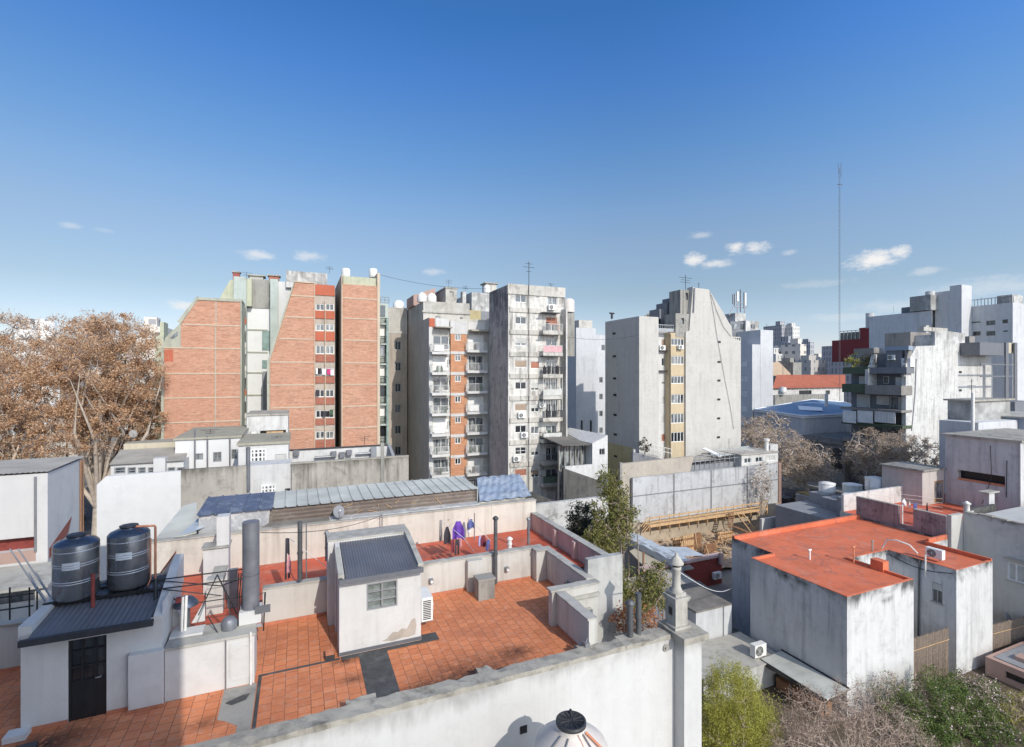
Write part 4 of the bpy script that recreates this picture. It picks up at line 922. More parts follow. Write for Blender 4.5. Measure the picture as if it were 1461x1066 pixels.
# pale house with small windows
PH = thing('flat_roofed_house', 'white flat-roofed house with three small windows below the left brick block', 'house', (XY(300, 44), 47, 0))
fr = ('F', 44.0); zt = ZY(300, 626, 44)
hs = [hole(fr, 279, 647, 290, 656), hole(fr, 304, 645, 316, 659), hole(fr, 330, 641, 338, 655)]
MB().bldg(XY(250,44), XY(343,44), 44, 52, 0, zt, hs, depth=.15).build('wall', 'glare_white', PH)
window(PH, fr, hs[0], 'slide', 'frame_grey', w=.06); window(PH, fr, hs[1], 'grid', 'frame_grey', w=.06, n=2, rows=3); window(PH, fr, hs[2], 'grid', 'frame_grey', w=.06, n=1, rows=2)
MB().box(XY(250,44)-.1, XY(343,44)+.1, 43.85, 52, zt+.003, zt+.16).build('roof_edge', 'moss_roof', PH)
for x in (278, 296, 328): MB().tube([PY(x, 612 if x == 278 else 622, 43.9), PY(x, 668, 43.9)], .06, 6).build('drainpipe', 'duct_grey', PH)
# hut with the slatted fibre roof
HT = thing('fibre_roof_house', 'old house with a sloping weathered fibre-cement roof beside the plane trees', 'house', (XY(205, 42), 45, 0))
fr = ('F', 42.0); zt = ZY(205, 661, 42)
xs0, xs1 = XY(158, 42), XY(262, 42)
hs = [hole(fr, a, 667, c, 676) for a, c in ((163,179),(182,194),(197,208),(211,220),(239,250),(252,262))]
MB().bldg(xs0, xs1, 42, 48, 0, zt, hs, depth=.2).build('wall', 'white_clean', HT)
for h in hs: window(HT, fr, h, 'grid', 'frame_grey', 'glass', .1, n=1, rows=2, t=.07)
b = MB(); b.corr((XY(155,41.8), 41.8, zt+.02), (XY(263,41.8), 41.8, zt+.02), (XY(270,46), 46.0, ZY(230, 639, 46)), (XY(172,46), 46, ZY(180, 642, 46)), 44, .05); b.build('roof', 'fibro', HT)
b = MB(); b.box(XY(176,46), XY(268,46), 46.05, 46.3, ZY(220,640,46), ZY(220,632,46)); b.build('parapet', 'sand_roof', HT)
b = MB(); b.prism([(XY(181,49),49,ZY(185,632,49)),(XY(269,49),49,ZY(265,626,49)),(XY(269,46.4),46.4,ZY(265,632,46.4)),(XY(178,46.4),46.4,ZY(180,634,46.4))], (0,0,.1)); b.build('upper_roof', 'moss_roof', HT)
b = MB(); b.box(XY(219,41.6), XY(236,41.6), 41.55, 42.2, ZY(227,676,41.6), ZY(227,654,41.6)); b.build('chimney', 'white_party', HT)
dish(190, 619, 50, .34, 'pale satellite dish by the plane trees left of the brick block', 'cement', rz=.3)
# structure on top
TB = thing('rooftop_room', 'white rooftop room with a dark gap and a brown water-stained front', 'building', (XY(375, 50), 52, 0))
fr = ('F', 50.0); zt = ZY(380, 593, 50)
h = hole(fr, 371, 614, 408, 623)
MB().bldg(XY(352,50), XY(411,50), 50, 55, 0, zt, [h], depth=1.5).build('wall', 'white_worn', TB)
MB().box(XY(351,50), XY(412,50), 49.9, 55, zt+.003, zt+.15).build('roof_edge', 'coping', TB)
MB().box(XY(380,50), XY(404,50), 50.2, 50.6, ZY(390,620,50), ZY(390,615,50)).build('crate', 'timber', TB)
MB().tube([PY(362, 616, 49.5), PY(362, 630, 49.5)], .3, 10).build('post', 'pvc_white', TB)
# white strip with clutter below the right brick block
WS = thing('rear_yard_wall', 'low white rendered yard wall with clutter in front of the right brick block', 'wall', (XY(480, 46), 46, 0))
MB().box(XY(412,46), XY(553,46), 46, 46.3, 0, ZY(480, 640, 46)).build('wall', 'white_party', WS)
MB().box(XY(412,46)-.05, XY(553,46)+.05, 45.95, 46.35, ZY(480,640,46)+.002, ZY(480,640,46)+.1).build('coping', 'flash_dark', WS)
b = MB()
for x0, x1, y in ((449, 479, 652), (508, 535, 647)): b.tube([PY(x0, y+1, 45.7), PY(x1, y-1, 45.7)], .11, 8)
b.build('pipe', 'grey_metal', WS)
for i, (x, y) in enumerate(((423, 646), (476, 648), (488, 649), (498, 646))): MB().box(*sum([[v-.22, v+.22] for v in PY(x, y, 45.75)], [])).build('meter', 'duct_grey', WS)
MB().box(XY(529,45.6), XY(537,45.6), 45.5, 45.7, ZY(533,652,45.6), ZY(533,638,45.6)).build('panel', 'mid_grey', WS)
b = MB(); b.prism([(XY(553,46),46,ZY(553,634,46)),(XY(560,44),44,ZY(560,652,44)),(XY(560,44),44,0),(XY(553,46),46,0)], (.25,0,0)); b.build('return_wall', 'mid_grey', WS)

# =============== big corner: white walls right of the foil roof, dark ramp wall in front of the white tower
b = MB(); b.box(XY(760,31), XY(868,31), 31, 31.3, 0, ZY(815, 714, 31)); b.build('stained_wall', 'mottled_wall', None, 'low stained white wall behind the dark shrub', 'wall')
RP = MB(); RP.prism([PY(724, 690, 40), PY(800, 718, 38), (PY(800,718,38)[0], 38, 4), (PY(724,690,40)[0], 40, 4)], (0,.3,0)); RP.build('ramp_wall', 'soot_wall', None, 'dark sloping wall at the foot of the white tower', 'wall')
DW = MB(); DW.prism([PY(804, 668, 42), PY(868, 690, 42), (PY(868,690,42)[0], 42, 2), (PY(804,668,42)[0], 42, 2)], (0,.3,0)); DW.build('dark_wall', 'soot_wall', None, 'blackened concrete wall below the small gabled house', 'wall')
MB().box(XY(804,38), XY(868,38), 38, 41, 0, ZY(835, 728, 38)).build('side_shed', 'soot_wall', None, 'low grey shed in the gap below the blackened wall', 'shed')
# =============== brick apartment block (left wing, white core, right wing)
YB = 65.0
def pxl(x): return XY(x, YB)
def pzl(x, y): return ZY(x, y, YB)
def bands(par, xa, xb, ys, xr, mat='band_cream', Y=YB, name='band'):
    for y in ys: z = ZY(xr, y, Y); MB().box(xa, xb, Y-.05, Y-.003, z-.055, z+.075).build(name, mat, par)
BL = thing('brick_block', 'left wing of the brick apartment block with stepped sloping shoulder', 'apartment building', (pxl(290), YB+8, 0))
zs = pzl(262, 462); zt = pzl(300, 428)
poly = [(pxl(234),YB,0),(pxl(343),YB,0),(pxl(343),YB,pzl(343,431)),(pxl(283),YB,zt),(pxl(258),YB,zs),(pxl(258),YB,pzl(250,496)),(pxl(234),YB,pzl(234,496))]
MB().prism(poly, (0,16,0)).build('brick_wall', 'brick', BL)
bands(BL, pxl(234), pxl(343), (497, 533, 567.5, 602), 290); bands(BL, pxl(259), pxl(343), (464,), 300)
b = MB(); b.prism([(pxl(258),YB-.08,zs),(pxl(283),YB-.08,zt),(pxl(283)-.1,YB-.08,zt+.35),(pxl(258)-.35,YB-.08,zs+.2)], (0,16,0))
b.box(pxl(283)-.1, pxl(345), YB-.1, YB+16, pzl(320,430)+.003, pzl(320,426))
b.prism([(pxl(258)-.01,YB-.02,pzl(240,497)),(pxl(258)-.01,YB-.02,zs+.1),(pxl(236),YB-.02,pzl(240,482)),(pxl(231),YB-.02,pzl(236,497))], (0,14,0))
b.box(pxl(343)+.01, pxl(345), YB-.12, YB+14, 0, pzl(343,430)); b.box(pxl(230), pxl(234)-.01, YB-.05, YB+14, 0, pzl(232,497)); b.build('trim', 'trim_green', BL)
b = MB(); b.box(pxl(234)+.02, pxl(247), YB-.02, YB-.004, pzl(240,516), pzl(240,497)-.15); b.build('red_patch', 'red_band', BL)
b = MB(); b.prism([(pxl(243),YB-.05,pzl(245,482)),(pxl(253),YB-.05,pzl(250,472)),(pxl(254),YB-.05,pzl(250,479)),(pxl(246),YB-.05,pzl(246,484))], (0,.03,0)); b.build('skylight', 'glass', BL)
for x in (307.5,): MB().box(pxl(x)-.05, pxl(x)+.05, YB-.03, YB-.003, 8, pzl(300,466)).build('joint', 'trim_green', BL)
MB().box(pxl(307.5), pxl(307.5)+.1, YB-.03, YB-.003, pzl(300,462), zt-.1).build('joint', 'trim_green', BL)
b = MB()                                                              # tall roof house behind, pale green
b.prism([(pxl(303),YB+4,zt),(pxl(355),YB+4,zt),(pxl(355),YB+4,pzl(350,388)),(pxl(322),YB+4,pzl(325,391)),(pxl(308),YB+4,pzl(308,415))], (0,8,0)); b.build('roof_house', 'pale_green', BL)
# balconies glimpsed in the slot
SL = MB()
fl = ('R', pxl(345)+.02)
# white core set back
BC = thing('brick_block_core', 'white and grey stair core between the two brick wings', 'apartment building', (pxl(370), YB+12, 0))
YC = YB+5
b = MB(); b.box(XY(344,YC), XY(386,YC), YC, YC+10, 0, ZY(370, 440, YC)); b.build('wall', 'glare_white', BC)
b = MB(); b.box(XY(353,YC)-.0, XY(386,YC), YC-.1, YC+8, ZY(370,440,YC)+.003, ZY(370,399,YC)); b.build('upper_wall', 'conc_dark', BC)
for y in (470, 502, 531, 563): MB().box(XY(353,YC), XY(382,YC), YC-.1, YC-.003, ZY(366,y+1.6,YC), ZY(366,y-.2,YC)).build('joint', 'trim_green', BC)
b = MB(); b.box(XY(386,YC)+.01, XY(397,YC), YC-1.0, YC+8, 0, ZY(390,400,YC)); b.build('pilaster', 'sea_green', BC)
b = MB(); b.box(XY(343,YC)-.6, XY(353,YC), YC-1.4, YC+6, 0, ZY(350,398,YC)); b.build('pilaster', 'sea_green', BC)
MB().box(XY(397,YC)+.01, XY(420,YC), YC-.5, YC+8, 0, ZY(405,403,YC)).build('white_wing', 'white_party', BC)
for y0, y1 in ((472, 500), (514, 526)):
    hx = (XY(374,YC), XY(385,YC)); MB().box(hx[0], hx[1], YC-.06, YC-.004, ZY(380,y1,YC), ZY(380,y0,YC)).build('window', 'green_glass', BC)
for k in range(6):
    y0 = 440+k*33; MB().box(XY(346,YC-1.4), XY(351,YC-1.4), YC-1.46, YC-1.404, ZY(348,y0+16,YC), ZY(348,y0,YC)).build('window', 'glass_dark', BC)
    MB().box(XY(346,YC-1.5), XY(351.5,YC-1.5), YC-1.55, YC-1.47, ZY(348,y0+24,YC), ZY(348,y0+16.5,YC)).build('balcony', 'red_band' if k == 3 or k == 0 else 'shutter_grey', BC)
MB().box(XY(375,YC-.6), XY(384,YC-.6), YC-.6, YC-.11, 3, ZY(379,530,YC)).build('shaft', 'mid_grey', BC)
# right wing
BR2 = thing('brick_block', 'right wing of the brick apartment block with a column of windows', 'apartment building', (pxl(460), YB+8, 0))
b = MB(); b.prism([(pxl(385),YB,0),(pxl(448.5),YB,0),(pxl(448.5),YB,pzl(448,404)),(pxl(421),YB,pzl(421,403)),(pxl(386),YB,pzl(386,512)),(pxl(385),YB,pzl(385,520))], (0,15,0))
b.box(pxl(488.5), pxl(538), YB, YB+15, 0, pzl(515,407)); b.build('brick_wall', 'brick', BR2)
b = MB(); b.prism([(pxl(381),YB-.1,0),(pxl(385)-.01,YB-.1,0),(pxl(385)-.01,YB-.1,pzl(385,519)),(pxl(386),YB-.1,pzl(386,512)),(pxl(421)-.02,YB-.1,pzl(421,402.5)),(pxl(419),YB-.1,pzl(418,402)),(pxl(381),YB-.1,pzl(381,516))], (0,15,0)); b.build('trim', 'trim_green', BR2)
b = MB(); b.box(pxl(487), pxl(488.5)-.01, YB-.3, YB+12, 0, pzl(488,392)); b.box(pxl(538)+.01, pxl(542), YB-.1, YB+14, 0, pzl(540,390)); b.box(pxl(448.5), pxl(449.5), YB-.1, YB+1, 0, pzl(448,404)); b.box(pxl(419), pxl(449), YB-.1, YB+10, pzl(435,404)+.02, pzl(435,402)); b.build('trim', 'band_cream', BR2)
b = MB(); b.box(pxl(490), pxl(538)-.02, YB+.3, YB+8, pzl(515,407)+.003, pzl(515,395)); b.build('roof_parapet', 'pale_green', BR2)
bands(BR2, pxl(386), pxl(448), (517, 549.5, 581.5, 613), 420); bands(BR2, pxl(398), pxl(448), (484,), 430); bands(BR2, pxl(407), pxl(448), (453,), 430); bands(BR2, pxl(415), pxl(448), (422.5,), 430)
bands(BR2, pxl(489), pxl(538), (426.5, 455, 486, 518, 548.5, 579.5, 610), 514)
# window bay
YV = YB+1.2
bay = ('F', YV); hb = []; rows = ((433.5,443),(462.5,472),(493,505),(525.5,536),(556,566.5),(585.5,596),(615.5,626))
for i, (a, c) in enumerate(rows):
    hb += [hole(bay, 450.5, a, 463, c), hole(bay, 464.5, a, 476.5, c)]
b = MB(); b.wall(bay, pxl(448)+.05, XY(478,YV), 0, pzl(468, 407), hb, .2); b.box(XY(477,YV), XY(478,YV), YV+.21, YV+7, 0, pzl(468,407)); b.build('bay_wall', 'beige_tower', BR2); MB().box(XY(478,YV)+.01, pxl(489), YV+6, YV+6.3, 0, pzl(468,407)).build('slot_shade_wall', 'slate_facade', BR2)  # wall at the back of the slot coloured dark for its shade
for i, h in enumerate(hb): window(BR2, bay, h, 'slide', 'frame_white', ('glass', 'glass_dark')[i % 2], .1, n=2, t=.08)
rb = ((407,422),(444,455),(473.5,486.5),(506,516.5),(537,547),(567,577),(597,606),(627,638))
for i, (a, c) in enumerate(rb):
    MB().box(pxl(448)+.06, XY(477.5,YV), YV-.12, YV-.004, ZY(468,c,YV), ZY(468,a,YV)).build('spandrel', 'red_band' if i < 3 else 'brick_red', BR2)
MB().tube([(XY(463.7,YV), YV-.2, 2), (XY(463.7,YV), YV-.2, ZY(468,430,YV))], .06, 6).build('drainpipe', 'band_cream', BR2)
# laundry on the bay sills
for x, y, mt in ((456,529,'cloth_dark'),(462,530,'cloth_white'),(469,530,'cloth_magenta'),(474,531,'cloth_white'),(453,560,'cloth_dark'),(463,590,'cloth_dark'),(473,588,'pot_green'),(453,529,'cloth_white')):
    a = PY(x, y, YV-.3); MB().box(a[0]-.2, a[0]+.2, YV-.36, YV-.3, a[2]-.4, a[2]+.3).build('washing', mt, None, {'cloth_magenta':'magenta cloth hung outside a window of the brick block','pot_green':'dark green bundle on a window ledge of the brick block'}.get(mt, 'small cloth hung at the window bay of the brick block'), 'laundry', 'washing at the brick block windows')
# right edge: bay of green glazed balconies
GB = thing('green_balcony_bay', 'narrow bay of green glazed balconies at the right edge of the brick block', 'apartment building', (XY(547, YB+3), YB+5, 0))
YG = YB+2.5
MB().box(pxl(542)+.02, XY(553.5,YG), YG, YG+9, 0, ZY(547,433,YG)).build('wall', 'sea_green', GB)
for k in range(8):
    y0 = 436+k*28.5
    w = MB().box(XY(543,YG-.9), XY(551,YG-.9), YG-.16, YG-.004, ZY(546,y0+15,YG), ZY(546,y0,YG)).build('window', ('glass', 'shutter_white', 'glass_dark', 'shutter_white')[k % 4], GB)
    bb = MB().box(XY(542.5,YG-.9), XY(552.5,YG-.9), YG-.9, YG-.02, ZY(546,y0+28,YG), ZY(546,y0+25.6,YG)).build('balcony', 'sea_green', GB)
    r = MB(); r.tube([PY(543,y0+18,YG-.9), PY(552,y0+18,YG-.9)], .05, 5)
    for q in range(6): r.tube([PY(543+q*1.8,y0+18,YG-.9), PY(543+q*1.8,y0+26,YG-.9)], .03, 4)
    r.build('railing', 'rail_dark', bb)
MB().box(XY(551.5,YG-1), XY(554.5,YG-1), YG-1, YG, 0, ZY(552,455,YG)).build('glazed_edge', 'green_glass', GB)
r = MB()
for z in (ZY(547,433,YG)+.1, ZY(547,428,YG), ZY(547,424,YG)): r.tube([PY(543,428,YG)[:2]+(z,), PY(555,428,YG)[:2]+(z,)], .04, 4)
for x in (543, 549, 555): r.tube([PY(x,433,YG), PY(x,425,YG)], .04, 4)
r.build('roof_railing', 'grey_metal', GB)
# roof tanks and clutter
RT = thing('roof_room', 'white rooftop room above the right brick wing', 'building', (pxl(435), YB+6, 0))
fr_ = YB+4; MB().box(XY(408,fr_), XY(467,fr_), fr_, fr_+5, pzl(435,404), ZY(435,388,fr_)).build('wall', 'white_worn', RT)
for i, (x, l) in enumerate(((493.5,'left white tank on the right brick wing roof'),(532.5,'right white tank on the right brick wing roof'))):
    c = (XY(x,YB+4), YB+4, ZY(x,396,YB+4)); t = MB().lathe(c, [(.5,0),(.55,.05),(.55,1.0),(.45,1.15),(.2,1.2)], 16).build('roof_tank', 'tank_white', None, l, 'water tank', 'white tanks on the brick block roof')
def chim(x, yb, yt, Y, w, label, mat='conc_dark', name='chimney', cat='chimney'):
    a = PY(x, yb, Y); z1 = ZY(x, yt, Y); b = MB().box(a[0]-w, a[0]+w, Y, Y+2*w, a[2]-1.5, z1); o = b.build(name, mat, None, label, cat)
    MB().box(a[0]-w*1.3, a[0]+w*1.3, Y-w*.3, Y+2.3*w, z1+.002, z1+.15).build('cap', 'coping', o); return o
chim(391, 400, 394, YB+8, .6, 'brick chimney with dark cap on the stair core roof', 'brick_red')
chim(366, 398, 394, YB+9, .8, 'low wide chimney on the stair core roof', 'stone_pier')
chim(337, 392, 389, YB+10, .4, 'small chimney pot on the pale green roof house', 'red_paint')

# =============== narrow beige tower in the gap
NT = thing('narrow_tower', 'narrow beige tower with small windows behind the green balcony bay', 'apartment building', (XY(562, 78), 82, 0))
fr = ('F', 78.0); hs = [hole(fr, 563.5, 457+k*30, 572, 466+k*30+3) for k in range(7)]
zt = ZY(565, 439, 78)
MB().bldg(XY(553,78), XY(581,78), 78, 92, 0, zt, hs).build('wall', 'beige_tower', NT)
for h in hs: window(NT, fr, h, 'slide', 'frame_grey', w=.1, t=.08)
MB().box(XY(553,78)-.02, XY(581,78), 77.95, 77.997, ZY(565,476,78), zt).build('upper_wall', 'tower_cream', NT)
MB().lathe((XY(569,80), 80, zt), [(.9,0),(.9,1.0),(.4,1.4)], 14).build('roof_tank', 'tank_white', None, 'white roof tank on the narrow beige tower', 'water tank')

# =============== orange and white balcony tower
Y2 = 64.6
OT = thing('balcony_tower', 'cream tower with orange centre strip and white balconies', 'apartment building', (XY(655, Y2), Y2+8, 0))
def p2(x): return XY(x, Y2)
def z2(y, x=655): return ZY(x, y, Y2)
xL, xR = p2(612), p2(700); ztop = z2(455); zflo = [z2(487+k*29.35) for k in range(9)]           # slab tops by floor, from the top
ymax = YX(573, xL)
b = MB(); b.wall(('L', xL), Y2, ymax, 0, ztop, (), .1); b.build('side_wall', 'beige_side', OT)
fr = ('F', Y2); hs = []
H = {}
for k in range(8):
    o = k*29.35
    H[k] = (hole(fr, 617.5, 479+o, 641, 499+o), hole(fr, 648, 477+o, 656.5, 486+o), hole(fr, 668, 478+o, 690, 500+o), hole(fr, 637+2, 484+o, 644, 494+o))
    hs += list(H[k])
b = MB(); b.wall(fr, xL, xR, 0, ztop, hs, .25); b.wall(('R', xR), Y2, ymax, 0, ztop); b.quad((xL,Y2,ztop),(xR,Y2,ztop),(xR,ymax,ztop),(xL,ymax,ztop)); b.quad((xL,ymax,0),(xR,ymax,0),(xR,ymax,ztop),(xL,ymax,ztop)); b.build('wall', 'tower_cream', OT)
pa, pb = p2(642), p2(665)
b = MB(); hw = [h[1] for h in H.values()]
b.wall(('F', Y2-.35), pa, pb, 0, z2(477), hw, .3); b.quad((pa,Y2-.35,0),(pa,Y2,0),(pa,Y2,z2(477)),(pa,Y2-.35,z2(477))); b.quad((pb,Y2-.35,0),(pb,Y2,0),(pb,Y2,z2(477)),(pb,Y2-.35,z2(477))); b.build('orange_strip', 'brick_orange', OT)
MB().box(pa-.05, pb+.05, Y2-.4, Y2-.003, z2(477)+.003, z2(459)).build('top_panel', 'white_party', OT)
MB().box(p2(621), p2(640), Y2-.12, Y2-.004, z2(470), z2(456)).build('top_panel', 'white_party', OT)
MB().box(xL+.02, p2(620), Y2-.12, Y2-.004, z2(468), z2(456)).build('red_corner', 'red_band', OT)
MB().box(xL-.02, p2(616.5), Y2-.1, Y2-.003, 0, z2(468)).build('edge_strip', 'white_party', OT)
for k in range(8):
    o = k*29.35
    for i, h in enumerate(H[k]):
        if i == 1: window(OT, ('F', Y2-.35), h, 'slide', 'frame_white', 'glass_dark', .12, t=.09)
        elif i == 3: window(OT, fr, h, 'slide', 'frame_white', 'glass_dark', .12, n=1, t=.07)
        else: window(OT, fr, h, 'slide', 'frame_white', ('glass', 'glass_dark', 'shutter_white')[(k*5+i) % 3], .15, n=2, t=.09)
    MB().box(pa-.02, pb+.02, Y2-.42, Y2-.352, z2(507+o-1.3), z2(503+o-1.3)).build('strip_band', 'white_party', OT)
    for (xa, xb, yy) in ((616.5, 642, 505.5), (667, 695.5, 503)):
        xa2, xb2 = XY(xa, Y2-1.3), XY(xb, Y2-1.3); zs = ZY((xa+xb)/2, yy+o-3.5, Y2-1.3)
        bb = MB().box(xa2, xb2, Y2-1.3, Y2-.003, zs-.32, zs).build('balcony', 'white_clean', OT)
        r = MB(); zr = zs+1.0
        r.tube([(xa2+.04, Y2-.02, zr), (xa2+.04, Y2-1.26, zr), (xb2-.04, Y2-1.26, zr), (xb2-.04, Y2-.02, zr)], .03, 5)
        m = int((xb2-xa2)/.16)
        for q in range(m+1):
            x = xa2+.04+(xb2-xa2-.08)*q/m; r.box(x-.014, x+.014, Y2-1.274, Y2-1.246, zs, zr)
        for q in range(8): r.box(xa2+.026, xa2+.054, Y2-1.2+q*.15, Y2-1.17+q*.15, zs, zr)
        r.build('railing', 'rail_white', bb)
        if (k*3+int(xa)) % 4 == 0: MB().box(xa2+.3, xa2+1.6, Y2-1.25, Y2-1.2, zs+.1, zs+.9).build('screen', 'cloth_lilac' if k == 5 else 'shutter_white', bb)
        for q in range(random.randint(1, 4)):
            x = random.uniform(xa2+.4, xb2-.5); s = random.uniform(.12, .25); MB().lathe((x, Y2-.9, zs), [(s*.7,0),(s,.3),(s*.8,.5+random.random()*.5),(.03,.9)], 8).build('plant_pot', random.choice(['pot_green','shutter_grey','cloth_dark','clay_wall']), bb)
MB().box(p2(618), p2(642), Y2-1.3, Y2-.005, z2(469.5), z2(468)).build('canopy', 'coping', OT); MB().box(p2(668), p2(697), Y2-1.4, Y2-.005, z2(473), z2(470.5)).build('canopy', 'coping', OT)
MB().box(p2(668), p2(691), Y2-.03, Y2-.003, z2(470), z2(459)).build('top_panel', 'white_clean', OT)
# its setback upper floors
UT = thing('penthouse', 'cream upper storey with small square windows above the orange tower', 'building', (XY(630, Y2+4), Y2+8, ztop))
Y2b = Y2+3.2; fr = ('F', Y2b)
hs = [hole(fr, 620.5, 451, 628, 457), hole(fr, 656, 452.5, 660.5, 457.5)]
xl2, xr2 = XY(577, Y2b)+.0, XY(670, Y2b); z0, z1 = ztop+.004, ZY(630, 431, Y2b)
xl2 = xL
MB().bldg(xl2, xr2, Y2b, ymax, z0, z1, hs).build('wall', 'tower_cream', UT)
for h in hs: window(UT, fr, h, 'slide', 'frame_grey', 'glass_dark', .1, t=.08)
MB().box(xl2-.15, xr2+.1, Y2b-.2, Y2b-.003, ZY(630,447,Y2b), ZY(630,444,Y2b)).build('cornice', 'coping_pale', UT)
MB().bldg(xl2+4.0, XY(652,Y2b+3), Y2b+3, Y2b+12, z1, ZY(630, 411, Y2b+3), [hole(('F',Y2b+3), 641.5, 416, 647, 424)]).build('upper_room', 'tower_cream', UT)
MB().box(xl2+4.0-.1, XY(652,Y2b+3)+.1, Y2b+2.9, Y2b+12, ZY(630,411,Y2b+3)+.002, ZY(630,411,Y2b+3)+.2).build('roof_edge', 'coping', UT)
b = MB(); b.prism([(XY(590,Y2b+5),Y2b+5,z1),(XY(621,Y2b+5),Y2b+5,z1),(XY(621,Y2b+5),Y2b+5,ZY(620,411,Y2b+5)),(XY(590,Y2b+5),Y2b+5,ZY(592,421,Y2b+5))], (0,5,0)); b.build('sloping_room', 'clay_wall', UT)
for i, x in enumerate((602, 616)):
    c = (XY(x,Y2b+1.4), Y2b+1.4, z1); MB().lathe(c, [(.62,0),(.65,.05),(.65,.9),(.5,1.15),(.1,1.4)], 18).build('roof_tank', 'tank_white', None, ('left','right')[i]+' of two domed white tanks on the cream upper storey', 'water tank', 'domed tanks above the orange tower')
MB().box(XY(660,Y2b+1), XY(665,Y2b+1), Y2b+1, Y2b+2, z1-.5, ZY(662,416,Y2b+1)).build('chimney', 'white_worn', None, 'tall white rooftop chimney right of the cream upper storey', 'chimney')
# gap building between towers
GT = thing('stepped_block', 'stepped white and ochre block between the orange tower and the white tower', 'building', (XY(688, Y2+8), Y2+12, 0))
Yg = Y2+6
MB().bldg(XY(673,Yg+3), XY(707,Yg+3), Yg+3, Yg+14, 0, ZY(690, 418, Yg+3)).build('wall', 'white_worn', GT)
MB().bldg(XY(670,Yg), XY(686,Yg), Yg, Yg+3, 0, ZY(678, 443, Yg)).build('wall', 'ochre_wall', GT)
MB().bldg(XY(686,Yg), XY(706,Yg), Yg+.3, Yg+3, 0, ZY(694, 444, Yg), [hole(('F',Yg+.3), 695, 455, 703, 464)]).build('wall', 'mid_grey', GT)
chim(701, 418, 405, Yg+4, .9, 'boxy rooftop chimney behind the white tower corner', 'band_dirty')
MB().lathe((XY(694.5,Yg+4), Yg+4, ZY(694,418,Yg+4)), [(.55,0),(.55,.9),(.3,1.2)], 14).build('roof_tank', 'tank_white', None, 'small white tank on the stepped block roof', 'water tank')

# =============== white stained tower
Y3 = 56.4
WT = thing('white_tower', 'stained white nine-storey tower with sunlit front and grey side wall', 'apartment building', (XY(765, Y3), Y3+5, 0))
def x3(x): return XY(x, Y3)
def z3(y, x=765): return ZY(x, y, Y3)
xL, xR = x3(725), x3(805); ztop = z3(409); yb = YX(698, xL)
fr = ('F', Y3); hs = []; rows = []
for k in range(9):
    o = k*31.0
    a = hole(fr, 735, 421+o, 751, 431.5+o); c = hole(fr, 757.5 if k > 2 else 764, 422.5+o, 769, (433 if k > 2 else 426)+o); d = hole(fr, 779 if k else 781, (421 if k else 423)+o, 795, (441 if k else 435)+o)
    rows.append((a, c, d)); hs += [a, c, d]
b = MB(); b.wall(fr, xL, xR, 0, ztop, hs, .2); b.wall(('R', xR), Y3, yb, 0, ztop); b.quad((xL,Y3,ztop),(xR,Y3,ztop),(xR,yb,ztop),(xL,yb,ztop)); b.quad((xL,yb,0),(xR,yb,0),(xR,yb,ztop),(xL,yb,ztop)); b.build('wall', 'tower_white', WT)
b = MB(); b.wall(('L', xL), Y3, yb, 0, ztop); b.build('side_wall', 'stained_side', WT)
MB().box(xL-.1, xR+.1, Y3-.12, Y3-.003, z3(422), ztop+.1).build('parapet', 'band_dirty', WT)
sty = [('slide','glass'),('slide','glass_dark'),('shut','shutter_red'),('half','shutter_grey'),('shut','shutter_wood'),('half','shutter_grey'),('half','shutter_wood'),('slide','glass_dark'),('half','shutter_grey'),('shut','shutter_wood'),('grid','glass_dark')]
